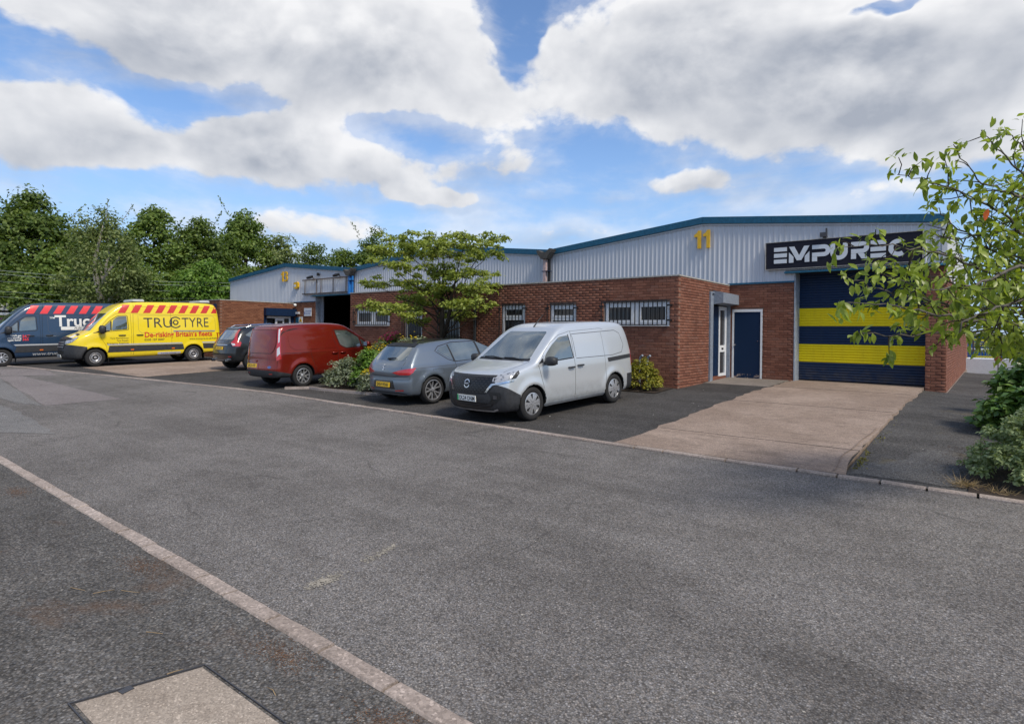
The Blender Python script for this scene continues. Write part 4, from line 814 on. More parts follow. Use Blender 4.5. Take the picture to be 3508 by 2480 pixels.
class Car:
    def __init__(s, name, label, cat, spec, loc, heading, pitch=0., scale=1., group=None):
        """local frame: x forward, y to the vehicle's left, origin on the ground midway between the axles"""
        s.root = thing(name, label, cat, loc, 0, group); s.root.rotation_mode = 'ZYX' if False else 'XYZ'
        R3 = Matrix.Rotation(heading, 4, 'Z') @ Matrix.Rotation(pitch, 4, 'Y'); s.root.rotation_euler = R3.to_euler(); s.root.scale = (scale,)*3
        s.sp = spec; h = spec.get('res', .026); poly = chaikin(spec['profile'], 2); xs = [p[0] for p in spec['profile']]; zs = [p[1] for p in spec['profile']]
        x0, x1, z1 = min(xs)-.3, max(xs)+.45, max(zs)+.2; T = sdf_table(poly, x0-.6, x1+.6, -.1, z1+.1)
        wx = soft_interp(spec['wx'], x0-.1, x1+.1, .12); wz = soft_interp(spec['wz'], -.1, z1+.1, spec.get('wzblur', .10)); W = max(p[1] for p in spec['wx']); s.W = W
        xf, xr = max(xs), min(xs); cf, crr = spec.get('cf', .25), spec.get('cr', .08); k = spec.get('round', .10); arches = spec['arches']; ra = spec['ra']; zr = spec['tyre']
        def sm(t): t = np.clip(t, 0, 1); return t*t*(3-2*t)
        def f(x, y, z):
            ay = np.abs(y); q = np.minimum(ay/W, 1.2); xx = x+cf*q**2.4*sm((x-xf+spec.get('cfl', 1.6))/spec.get('cfl', 1.6)) - crr*q**3*sm((xr+.8-x)/.8)
            side = ay-wx(x)*wz(z)
            for (ax_, b_) in zip(arches, spec.get('flare', (.0, .0))):
                if b_: side = side-b_*np.exp(-(((np.hypot(x-ax_, z-zr)-ra-.03)/.09)**2))
            for fn in spec.get('extra', []): side = side+fn(x, ay, z)
            d = T(xx, z); a = .5*(d+side+np.sqrt((d-side)**2+k*k))
            for ax_ in arches: a = np.maximum(a, -np.maximum(np.hypot(x-ax_, z-zr)-ra, W-.36-ay))
            return a
        s.f = f; gx = np.arange(x0, x1, h); gy = np.arange(-W-.12, W+.12+h, h); gzv = np.arange(.02, z1, h)
        F = np.empty((len(gx), len(gy), len(gzv)), np.float32)
        for i in range(0, len(gx), 24):
            X, Y, Z = np.meshgrid(gx[i:i+24], gy, gzv, indexing='ij'); F[i:i+24] = f(X, Y, Z)
        V, Q = surface_nets(F, (gx[0], gy[0], gzv[0]), h)
        nearest = np.min([np.abs(np.hypot(V[:, 0]-a, V[:, 2]-zr)-ra) for a in arches], axis=0); free = nearest > .035
        for _ in range(3):
            e = 1e-3; v0 = f(V[:, 0], V[:, 1], V[:, 2]); g = np.stack([(f(V[:, 0]+e*(j == 0), V[:, 1]+e*(j == 1), V[:, 2]+e*(j == 2))-v0)/e for j in range(3)], 1)
            st = (v0/np.maximum((g**2).sum(1), .2))[:, None]*g; st = np.clip(st, -h, h); V[free] -= st[free]
        s.V, s.Q = V, Q
        s.bvh = BVHTree.FromPolygons([tuple(v) for v in V], [tuple(int(i) for i in q) for q in Q])
        # split into paint, dark arches and cut-off regions
        me = np_mesh('body', V, Q, spec['paint'], False, True); bm = bmesh.new(); bm.from_mesh(me); bmesh.ops.recalc_face_normals(bm, faces=bm.faces); objs = {}
        for nm, mt, planes in spec.get('cuts', []):
            faces = None
            def inside(c, tol=0.): return all((c-Vector(p0)).dot(Vector(n_)) < tol for p0, n_ in planes)
            for p0, n_ in planes:
                others = [(a_, b_) for a_, b_ in planes if (a_, b_) != (p0, n_)]
                fs = [f_ for f_ in bm.faces if all((f_.calc_center_median()-Vector(a_)).dot(Vector(b_).normalized()) < .06 for a_, b_ in others) and abs((f_.calc_center_median()-Vector(p0)).dot(Vector(n_).normalized())) < .08]
                geom = list({e for f_ in fs for e in f_.edges} | {v for f_ in fs for v in f_.verts})+fs
                if fs: bmesh.ops.bisect_plane(bm, geom=geom, plane_co=p0, plane_no=n_, dist=1e-5)
            sel = [f_ for f_ in bm.faces if inside(f_.calc_center_median(), 1e-4)]
            objs.setdefault((nm, mt), []).append(s._extract(bm, sel, mt, nm))
        for a in arches:
            for sy_ in (1, -1):
                sel = [f_ for f_ in bm.faces if (lambda c: c.y*sy_ > 0 and math.hypot(c.x-a, c.z-zr) < ra+.008)(f_.calc_center_median())]; s._extract(bm, sel, 'car_black', 'wheel_arch_lining')
        sel = [f_ for f_ in bm.faces if f_.normal.z < -.75 and f_.calc_center_median().z < .42]; s._extract(bm, sel, 'car_black', 'underbody')
        bm.to_mesh(me); bm.free(); s.body = link('body', me, s.root)
    def _extract(s, bm, faces, mt, nm):
        if not faces: return None
        vs = {}; V = []; F = []
        for f_ in faces:
            ix = []
            for v in f_.verts:
                if v.index not in vs or True:
                    k_ = v
                    if k_ not in vs: vs[k_] = len(V); V.append(tuple(v.co))
                ix.append(vs[v])
            F.append(ix)
        bmesh.ops.delete(bm, geom=faces, context='FACES')
        me = bpy.data.meshes.new(nm); me.from_pydata(V, [], F); me.materials.append(MATS[mt]); me.polygons.foreach_set('use_smooth', [True]*len(me.polygons)); me.update(); return link(nm, me, s.root)
    # --- projection of flat drawings onto the body
    def frame(s, view):
        if view == 'L': return (lambda u, w: Vector((u, 3, w))), Vector((0, -1, 0))
        if view == 'R': return (lambda u, w: Vector((u, -3, w))), Vector((0, 1, 0))
        if view == 'F': return (lambda u, w: Vector((6, u, w))), Vector((-1, 0, 0))
        if view == 'B': return (lambda u, w: Vector((-6, u, w))), Vector((1, 0, 0))
        if view == 'T': return (lambda u, w: Vector((u, w, 5))), Vector((0, 0, -1))
        a = R_(view[0]); d = Vector((math.cos(a), math.sin(a), 0)); p = Vector((-d.y, d.x, 0)); k = p.x*view[1]+p.y*view[2]; return (lambda u, w: d*6+p*(u+k)+Vector((0, 0, w))), -d
    def hit(s, view, u, w):
        fr, d = s.frame(view); o = fr(u, w); loc, n, i, t_ = s.bvh.ray_cast(o, d)
        if loc is None:
            best = None
            loc, n, i, t_ = s.bvh.find_nearest(o+d*((o.length) if view not in ('L', 'R') else 3-s.W))
        if n.dot(d) > 0: n = -n
        return loc, n
    def drape(s, name, poly, view, mat, off=.004, grid=.07, parent=None, rim=True):
        """lay a polygon drawn in a view onto the body as a thin panel with a turned-in edge"""
        P = []; n = len(poly)
        for i in range(n):
            a, b = Vector(poly[i]), Vector(poly[(i+1) % n]); k = max(1, int((b-a).length/(grid*.6)))
            P += [a+(b-a)*(j/k) for j in range(k)]
        nb = len(P); us = [p.x for p in P]; ws = [p.y for p in P]; pts = list(P)
        def ins(x, y):
            c = False; j = nb-1
            for i in range(nb):
                if (P[i].y > y) != (P[j].y > y) and x < (P[j].x-P[i].x)*(y-P[i].y)/(P[j].y-P[i].y)+P[i].x: c = not c
                j = i
            return c
        x = min(us)+grid*.5
        while x < max(us):
            y = min(ws)+grid*.5
            while y < max(ws):
                if ins(x, y) and min((Vector((x, y))-p).length for p in P) > grid*.35: pts.append(Vector((x, y)))
                y += grid
            x += grid
        r = delaunay_2d_cdt(pts, [(i, (i+1) % nb) for i in range(nb)], [], 1, 1e-5); vs = r[0]; fs = r[2]; H = [s.hit(view, v.x, v.y) for v in vs]
        V = [l+nn*off for l, nn in H]; F = [tuple(f_) for f_ in fs]
        if rim:
            be = {}
            for f_ in F:
                for a, b in zip(f_, f_[1:]+f_[:1]): be[(a, b)] = be.get((a, b), 0)+1
            m2 = {}
            for (a, b) in [e for e in be if (e[1], e[0]) not in be]:
                for q in (a, b):
                    if q not in m2: m2[q] = len(V); V.append(H[q][0]-H[q][1]*.004)
                F.append((b, a, m2[a], m2[b]))
        me = bpy.data.meshes.new(name); me.from_pydata([tuple(v) for v in V], [], F); me.materials.append(MATS[mat]); 
        bm = bmesh.new(); bm.from_mesh(me); bmesh.ops.recalc_face_normals(bm, faces=bm.faces)
        c0 = sum((f_.normal for f_ in bm.faces), Vector())
        if c0.dot(s.frame(view)[1]) > 0: bmesh.ops.reverse_faces(bm, faces=bm.faces)
        bm.to_mesh(me); bm.free(); me.polygons.foreach_set('use_smooth', [True]*len(me.polygons)); me.set_sharp_from_angle(angle=R_(40))
        return link(name, me, parent or s.root)
    def both(s, name, poly, mat, **k):
        return [s.drape(name, poly, 'L', mat, **k), s.drape(name, poly, 'R', mat, **k)]
    def line(s, name, pts, view, w=.008, mat='seam_dark', off=.0015, parent=None):
        P = []
        for a, b in zip(pts[:-1], pts[1:]):
            a, b = Vector(a), Vector(b); k = max(1, int((b-a).length/.06)); P += [a+(b-a)*(j/k) for j in range(k)]
        P.append(Vector(pts[-1])); V = []; fr, d = s.frame(view)
        for i, p in enumerate(P):
            t_ = (P[min(i+1, len(P)-1)]-P[max(i-1, 0)]).normalized(); q = Vector((-t_.y, t_.x))*w/2
            for sg_ in (1, -1):
                l, nn = s.hit(view, p.x+q.x*sg_, p.y+q.y*sg_); V.append(tuple(l+nn*off))
        F = [(2*i, 2*i+1, 2*i+3, 2*i+2) for i in range(len(P)-1)]
        me = bpy.data.meshes.new(name); me.from_pydata(V, [], F); me.materials.append(MATS[mat]); return link(name, me, parent or s.root)
    def lettering(s, txt, view, u0, w0, size, mat, name='lettering', off=.006, bold=0., shear=0., width=1., align='LEFT', parent=None):
        vs, fs = text_mesh(txt, size, bold, shear, width, align); sg_ = {'L': -1, 'R': 1, 'F': 1, 'B': -1}.get(view, 1)
        V = []
        for (a, b) in vs:
            l, nn = s.hit(view, u0+sg_*a, w0+b); V.append(tuple(l+nn*off))
        me = bpy.data.meshes.new(name); me.from_pydata(V, [], fs); me.materials.append(MATS[mat]); return link(name, me, parent or s.root)
    def shape(s, polys, view, u0, w0, mat, name, off=.006, parent=None):
        sg_ = {'L': -1, 'R': 1, 'F': 1, 'B': -1}[view]; V = []; F = []
        for q in polys:
            b = len(V)
            for (a, c) in q: l, nn = s.hit(view, u0+sg_*a, w0+c); V.append(tuple(l+nn*off))
            F.append(tuple(range(b, b+len(q))))
        me = bpy.data.meshes.new(name); me.from_pydata(V, [], F); me.materials.append(MATS[mat]); return link(name, me, parent or s.root)
    def plate(s, txt, view, w0, mat, u0=0., size=(.52, .112), green=False, tilt=0.):
        l, nn = s.hit(view, u0, w0); l2, _ = s.hit(view, u0, w0+.09); sx = 1 if view == 'F' else -1; l = l+Vector((sx*.012, 0, 0))
        if view == 'F': l.x = max(l.x, s.hit(view, u0+size[0]*.5, w0)[0].x+.012)
        upv = Vector((l2.x-s.hit(view, u0, w0)[0].x, 0, .09)).normalized() if tilt == 0. else Vector((-sx*math.sin(tilt), 0, math.cos(tilt)))
        rv = Vector((0, sx, 0)); nv = rv.cross(upv); mb = MB(); mb.obox(l, rv*size[0]/2, upv*size[1]/2, nv*.008); o = mb.build('number_plate', mat, s.root)
        vs, fs = text_mesh(txt, .112, .0016, 0, .80, 'CENTER'); V = [tuple(l+rv*(a+(.018 if green else 0))+upv*(b-.040)+nv*.0095) for a, b in vs]
        me = bpy.data.meshes.new('plate_lettering'); me.from_pydata(V, [], fs); me.materials.append(MATS['plate_black']); link('plate_lettering', me, o)
        if green: MB().obox(l-rv*(size[0]/2-.02), rv*.0199, upv*size[1]*.495, nv*.0092).build('green_band', 'plate_green', o)
        return o
    def wheels(s, kind, r, width, y, rim_r, steer=0.):
        for ax_ in s.sp['arches']:
            for sd in (1, -1):
                o = make_tyre(r, width, rim_r); o.parent = s.root; o.location = (ax_, sd*(y-width/2), r); o.rotation_euler = (0, RNG.uniform(0, 6), 0 if sd > 0 else math.pi)
                rm = make_rim(kind, rim_r, width, r); rm.parent = o
    def handle(s, view, u, w, l=.2, mat='car_plastic'):
        loc, n = s.hit(view, u, w); mb = MB(); ex = Vector((1, 0, 0)); mb.tube([loc+ex*l/2-n*.01, loc+ex*l*.42+n*.028, loc+ex*l*.1+n*.036, loc-ex*l*.42+n*.03, loc-ex*l/2-n*.01], [.010, .017, .019, .017, .010], 8); smooth_angle(mb.build('door_handle', mat, s.root), 60)
    def mirror(s, sd, u, w, sz=(.14, .22, .16), mat='car_plastic', out=.06, stalk=True):
        loc, n = s.hit('L' if sd > 0 else 'R', u, w); c = loc+Vector((.02, sd*(out+sz[1]/2), .04)); P = []; N = 14; rings = []
        mb = MB(); prof = [(-.5, .35), (-.42, .82), (-.2, 1.), (.1, .98), (.35, .85), (.5, .5)]
        for (t_, k) in prof:
            ring = []
            for j in range(12):
                a = 2*math.pi*j/12; ca, sa = math.cos(a), math.sin(a); q = (abs(ca)**4+abs(sa)**4)**-.25; ring.append((c.x+sz[0]*.5*k*q*ca, c.y+sd*sz[1]*t_, c.z+sz[2]*.5*k*q*sa))
            rings.append(ring)
        vs = [v for r_ in rings for v in r_]; fs = [(i*12+j, i*12+(j+1) % 12, (i+1)*12+(j+1) % 12, (i+1)*12+j) for i in range(len(prof)-1) for j in range(12)]+[tuple(range(12)), tuple(range((len(prof)-1)*12, len(prof)*12))]
        mb.add(vs, fs); mb.tube([loc-n*.02, (c.x, c.y-sd*sz[1]*.3, c.z-sz[2]*.25)], [.035, .045], 8); o = mb.build('wing_mirror', mat, s.root); smooth_angle(o, 50)
        MB().obox((c.x-sz[0]*.5-.002, c.y, c.z), (.003, 0, 0), (0, sz[1]*.36, 0), (0, 0, sz[2]*.36)).build('mirror_glass', 'chrome', o)
def make_tyre(r, w, rim):
    mb = MB(); a = w/2; mb.lathe([(rim-.015, -a*.72), (rim+.01, -a*.92), ((r+rim)/2, -a), (r-.022, -a*.9), (r-.006, -a*.74), (r, -a*.5), (r, a*.5), (r-.006, a*.74), (r-.022, a*.9), ((r+rim)/2, a), (rim+.01, a*.92), (rim-.015, a*.72)], 36, 'y')
    o = mb.build('wheel', 'tyre_rubber'); smooth_angle(o, 30); return o
def make_rim(kind, R0, w, r):
    """outer face towards +y"""
    mb = MB(); f = w*.36; mats = ['alloy_silver', 'alloy_dark', 'car_black', 'steel_rim']
    mb.lathe([(R0, f+.012), (R0-.012, f+.016), (R0-.022, f+.004), (R0-.03, f-.05), (R0*.9, -f*.6), (0.0, -f*.6)], 36, 'y', mi=1 if kind != 'steel' else 3)
    mb.lathe([(R0+.006, f-.005), (R0+.004, f+.014), (R0-.014, f+.019), (R0-.02, f+.0)], 36, 'y', mi=0 if kind != 'steel' else 3)
    def spoke(a0, a1, r0, r1, w0, w1, d0, d1, mi=0):
        p = [(math.cos(a0)*r0, math.sin(a0)*r0), (math.cos(a1)*r1, math.sin(a1)*r1)]; d = Vector((p[1][0]-p[0][0], p[1][1]-p[0][1])).normalized(); n = Vector((-d.y, d.x))
        vs = []
        for (q, ww_, dd) in ((p[0], w0, d0), (p[1], w1, d1)):
            for sg_, dep in ((-1, -.03), (-.75, 0), (.75, 0), (1, -.03)): vs.append((q[0]+n.x*ww_/2*sg_, dd+dep, q[1]+n.y*ww_/2*sg_))
        mb.add(vs, [(0, 4, 5, 1), (1, 5, 6, 2), (2, 6, 7, 3), (0, 3, 7, 4), (0, 1, 2, 3), (4, 7, 6, 5)], mi)
    if kind == 'twin5':
        for i in range(5):
            a = 2*math.pi*i/5
            for k in (-1, 1): spoke(a+k*.10, a+k*.27, .045, R0-.012, .032, .026, f-.012, f+.004)
    elif kind == 'y5':
        for i in range(5):
            a = 2*math.pi*i/5
            for k in (-1, 1): spoke(a+k*.16, a+k*.30, .04, R0-.012, .03, .03, f-.012, f+.004)
            spoke(a, a, .03, R0*.62, .05, .03, f-.018, f-.008)
    elif kind == 'cover6':
        mb.lathe([(R0-.006, f+.012), (R0*.7, f+.020), (R0*.3, f+.026), (0, f+.028)], 36, 'y', mi=0)
        for i in range(6):
            a = 2*math.pi*i/6; pts = [(a-.08, R0*.46), (a-.18, R0*.90), (a-.02, R0*.93), (a+.12, R0*.90), (a+.04, R0*.50)]
            vs = [(math.cos(q)*rr_, f+.033-.016*(rr_/R0)**2, math.sin(q)*rr_) for q, rr_ in pts]; mb.add(vs, [(0, 1, 2, 3, 4)], 2)
        for i in range(6):
            a = 2*math.pi*(i+.5)/6; spoke(a, a, .02, R0-.02, .008, .008, f+.030, f+.016, 1)
    elif kind == 'cover9':
        for i in range(9):
            a = 2*math.pi*i/9; spoke(a, a, .03, R0-.012, .035, .062, f-.0, f+.008)
    else:
        mb.lathe([(R0-.02, f-.01), (R0*.80, f-.03), (R0*.66, f-.012), (R0*.55, f+.006), (R0*.48, f-.004), (R0*.40, f-.05), (0, f-.055)], 36, 'y', mi=3)
        mb.lathe([(R0*.66, f+.002), (R0*.60, f+.014), (R0*.54, f+.008), (R0*.50, f-.02)], 36, 'y', mi=0)
        mb.lathe([(R0*.42, f-.03), (R0*.34, f-.02), (0, f-.018)], 24, 'y', mi=2)
        for i in range(14):
            a = 2*math.pi*i/14; c, sn = math.cos(a)*R0*.79, math.sin(a)*R0*.79; mb.add([(c+.016*math.cos(k*.785), f-.012, sn+.016*math.sin(k*.785)) for k in range(8)], [tuple(range(8))], 2)
    mb.lathe([(.05, f-.02), (.05, f+.006), (.035, f+.012), (0, f+.013)], 14, 'y', mi=0 if kind not in ('steel',) else 3)
    if kind not in ('steel', 'cover6', 'cover9'):
        for i in range(5):
            a = 2*math.pi*(i+.5)/5; mb.add([(math.cos(a)*.034+.008*math.cos(k*1.05), f+.0125, math.sin(a)*.034+.008*math.sin(k*1.05)) for k in range(6)], [tuple(range(6))], 2)
    o = mb.build('rim', mats, fix=False); smooth_angle(o, 40); return o
def facing(F, Rr): return math.atan2(F[1]-Rr[1], F[0]-Rr[0])
def park(Fc, Rc, near_left, halfw):
    """centre and heading from the contact points of the two wheels on the visible side"""
    h = facing(Fc, Rc); d = Vector((math.cos(h), math.sin(h), 0)); left = Vector((-d.y, d.x, 0)); mid = Vector(((Fc[0]+Rc[0])/2, (Fc[1]+Rc[1])/2, 0)); c = mid-left*halfw*(1 if near_left else -1)
    p, q = c+d*1.35, c-d*1.35; zf, zr_ = gz(p.x, p.y), gz(q.x, q.y); c.z = (zf+zr_)/2+.003; return tuple(c), h, -math.atan2(zf-zr_, 2.7)

# ---- silver van
def silver_van():
    loc, h, pt_ = park((-.52, -5.53), (-.26, -2.84), True, .90)
    sp = dict(profile=[(-2.14, .20), (-2.23, .30), (-2.25, .52), (-2.23, .98), (-2.17, 1.35), (-2.08, 1.66), (-1.94, 1.79), (-1.5, 1.83), (-.8, 1.845), (-.1, 1.84), (.18, 1.80), (.45, 1.70), (.80, 1.45), (1.20, 1.17), (1.32, 1.11), (1.62, 1.055), (1.98, .98), (2.13, .92), (2.20, .83), (2.245, .66), (2.25, .45), (2.20, .26), (2.08, .19)],
        wx=[(-2.3, .86), (-2.0, .905), (-1.2, .925), (1.2, .925), (1.7, .905), (2.3, .84)], wz=[(.15, .93), (.35, .99), (.6, 1.0), (.95, 1.0), (1.08, .985), (1.45, .90), (1.7, .825), (1.9, .76)], cf=.32, cfl=1.3, cr=.10, round=.075, wzblur=.06, arches=(1.358, -1.358), ra=.365, tyre=.325, flare=(.022, .022), paint='paint_silver', res=.024,
        cuts=[('front_bumper', 'car_plastic', [((1.70, 0, .56), (-1, 0, 0)), ((1.70, 0, .53), (-.56, 0, 1))]), ('rear_bumper', 'car_plastic', [((-1.86, 0, .6), (1, 0, 0)), ((-2, 0, .62), (0, 0, 1))])])
    c = Car('van', 'silver panel van with black front bumper parked nose to the road', 'van', sp, loc, h, pt_)
    c.wheels('cover6', .325, .205, .905, .212)
    # glass
    c.drape('windscreen', rpoly([(-.69, 1.165), (.69, 1.165), (.61, 1.42), (.54, 1.67), (-.54, 1.67), (-.61, 1.42)], .05), 'F', 'car_glass', .004)
    for v in 'LR':
        c.drape('side_window', rpoly([(1.02, 1.10), (.10, 1.13), (.14, 1.58), (.42, 1.56), (.68, 1.42), (.92, 1.24)], .05), v, 'car_glass', .004)
        c.drape('window_seal', rpoly([(1.17, 1.07), (1.02, 1.09), (1.0, 1.20), (.94, 1.23)], .02), v, 'car_black', .003)
        c.line('window_seal', [(1.02, 1.09), (.09, 1.12), (.13, 1.60)], v, .022, 'car_black', .0045)
        c.line('door_seam', [(.06, .30), (.06, .70), (.06, 1.0), (.07, 1.12), (.05, 1.45), (.03, 1.66)], v); c.line('door_seam', [(1.10, .34), (1.06, .60), (1.14, .92), (1.18, 1.05)], v)
        c.line('door_seam', [(1.14, 1.06), (.96, 1.27), (.70, 1.46), (.42, 1.60), (.10, 1.655)], v, .006); c.line('door_seam', [(.10, 1.66), (-1.0, 1.685), (-1.12, 1.66)], v, .005)
        c.line('panel_crease', [(.0, 1.13), (.0, 1.52), (.02, 1.60), (-1.55, 1.62), (-1.72, 1.55), (-1.80, 1.28), (-1.68, 1.12), (-1.3, 1.08), (.0, 1.10)], v, .012, 'alloy_dark', .001); c.line('door_seam', [(-.98, .34), (-1.02, .7), (-1.0, 1.08), (-1.02, 1.6)], v, .006)
        c.drape('slider_rail', rpoly([(-1.10, 1.03), (-2.02, 1.06), (-2.02, .98), (-1.12, .945)], .012), v, 'car_plastic', .012); c.handle(v, .19, .93, .20); c.handle(v, -.11, .95, .20)
        c.line('sill_trim', [(.98, .255), (-.98, .255)], v, .05, 'paint_silver', .012)
        sgn = 1 if v == 'L' else -1; c.mirror(sgn, .98, 1.08, (.17, .24, .18))
        # headlamp wraps round the corner
        a = (38*sgn, 2.02, .60*sgn); pl = [(-.05, .905), (.15, .935), (.44, .985), (.46, .935), (.40, .86), (.10, .80), (-.09, .79)]
        c.drape('headlight', rpoly([(u*sgn*.92, w) for u, w in pl], .02), a, 'lamp_clear', .006, .05); c.drape('headlight_trim', [((.30)*sgn*.92, .84), (.40*sgn*.92, .86), (.46*sgn*.92, .94), (.44*sgn*.92, .985), (.39*sgn*.92, .95)], a, 'car_black', .009, .05)
        c.drape('chrome_strip', [(u*sgn*.92, w) for u, w in [(.36, .835), (.12, .79), (-.10, .765), (-.20, .665), (-.245, .600), (-.20, .600), (-.155, .66), (-.07, .735), (.12, .762), (.36, .805)]], a, 'chrome', .012, .05)
        c.drape('fog_recess', [(u*sgn, w) for u, w in [(.10, .62), (.34, .60), (.36, .50), (.26, .40), (.06, .36), (.16, .47)]], (30*sgn, 2.1, .36*sgn), 'car_black', .004, .05); c.drape('fog_light', [(u*sgn, w) for u, w in [(.20, .55), (.27, .54), (.27, .48), (.20, .48)]], (30*sgn, 2.1, .36*sgn), 'lamp_grey', .012, .04)
        c.drape('tail_light', [(u*sgn, w) for u, w in [(.06, 1.18), (-.06, 1.18), (-.12, .96), (-.10, .78), (.04, .78)]], (180-35*sgn, -2.15, .82*sgn), 'lamp_red', .006, .05)
    c.drape('grille', rpoly([(-.60, .875), (.60, .875), (.63, .77), (.54, .62), (.46, .575), (-.46, .575), (-.54, .62), (-.63, .77)], .03), 'F', 'grille_black', .006)
    c.drape('bonnet_edge', [(-.62, .915), (.62, .915), (.61, .878), (-.61, .878)], 'F', 'car_plastic', .008)
    # mesh pattern of the grille: small proud bars
    for i in range(13):
        for k in range(7):
            u = -.54+i*.09+(.045 if k % 2 else 0); w = .61+k*.04
            if abs(u) < .60-(.0 if w > .68 else (.68-w)*1.1) and math.hypot(u, (w-.74)) > .10: c.drape('grille_bar', [(u-.026, w-.010), (u, w-.016), (u+.026, w-.010), (u+.026, w-.003), (u, w-.009), (u-.026, w-.003)], 'F', 'steel_rim' if False else 'lamp_grey', .012, .1)
    ring = arc(0, 0, .072, 20, 160, 10); ring2 = arc(0, 0, .072, 200, 340, 10); bd = c.shape(stroke(ring, .020)+stroke(ring2, .020), 'F', 0, .745, 'chrome', 'badge', .018); c.shape([[(-.085, -.016), (.085, -.016), (.085, .016), (-.085, .016)]], 'F', 0, .745, 'grille_black', 'badge_bar', .017, bd); c.lettering('NISSAN', 'F', -.068, .735, .036, 'chrome', 'badge_lettering', .020, .001, 0, .95, 'LEFT', bd)
    c.drape('lower_grille', rpoly([(-.62, .40), (.62, .40), (.52, .29), (-.52, .29)], .02), 'F', 'grille_black', .003)
    for k in range(3): c.line('grille_slat', [(-.56, .315+k*.03), (.56, .315+k*.03)], 'F', .010, 'lamp_grey', .010)
    c.line('skid_strip', [(-.66, .285), (-.56, .25), (.56, .25), (.66, .285)], 'F', .030, 'steel_rim', .012)
    c.plate('DL24 ONM', 'F', .475, 'plate_white', green=True)
    l, n_ = c.hit('T', .28, .0); mb = MB(); mb.tube([l, l+Vector((-.02, 0, .03)), l+Vector((-.30, .0, .26))], [.022, .014, .003], 6); mb.build('aerial', 'car_black', c.root)
    for (u0, u1, y0, y1) in ((1.26, 1.20, -.02, -.58), (1.27, 1.22, .58, .02)):
        a, _ = c.hit('T', u0, y0); b, _ = c.hit('T', u1, y1); m_, _ = c.hit('T', (u0+u1)/2, (y0+y1)/2); mb = MB(); mb.tube([a+Vector((0, 0, .02)), m_+Vector((0, 0, .035)), b+Vector((0, 0, .015))], [.014, .012, .008], 6); mb.build('wiper', 'car_black', c.root)
    c.line('bonnet_seam', [(1.24, -.74), (1.55, -.70), (1.90, -.66)], 'T', .007); c.line('bonnet_seam', [(1.24, .74), (1.55, .70), (1.90, .66)], 'T', .007)
    for yv in (-.28, .28): c.line('bonnet_crease', [(1.42, yv), (1.9, yv*.9)], 'T', .012, 'paint_silver', .004)
    c.drape('cowl', rpoly([(-.72, 1.125), (.72, 1.125), (.705, 1.172), (-.705, 1.172)], .02), 'F', 'car_black', .003)
    return c
silver_van()

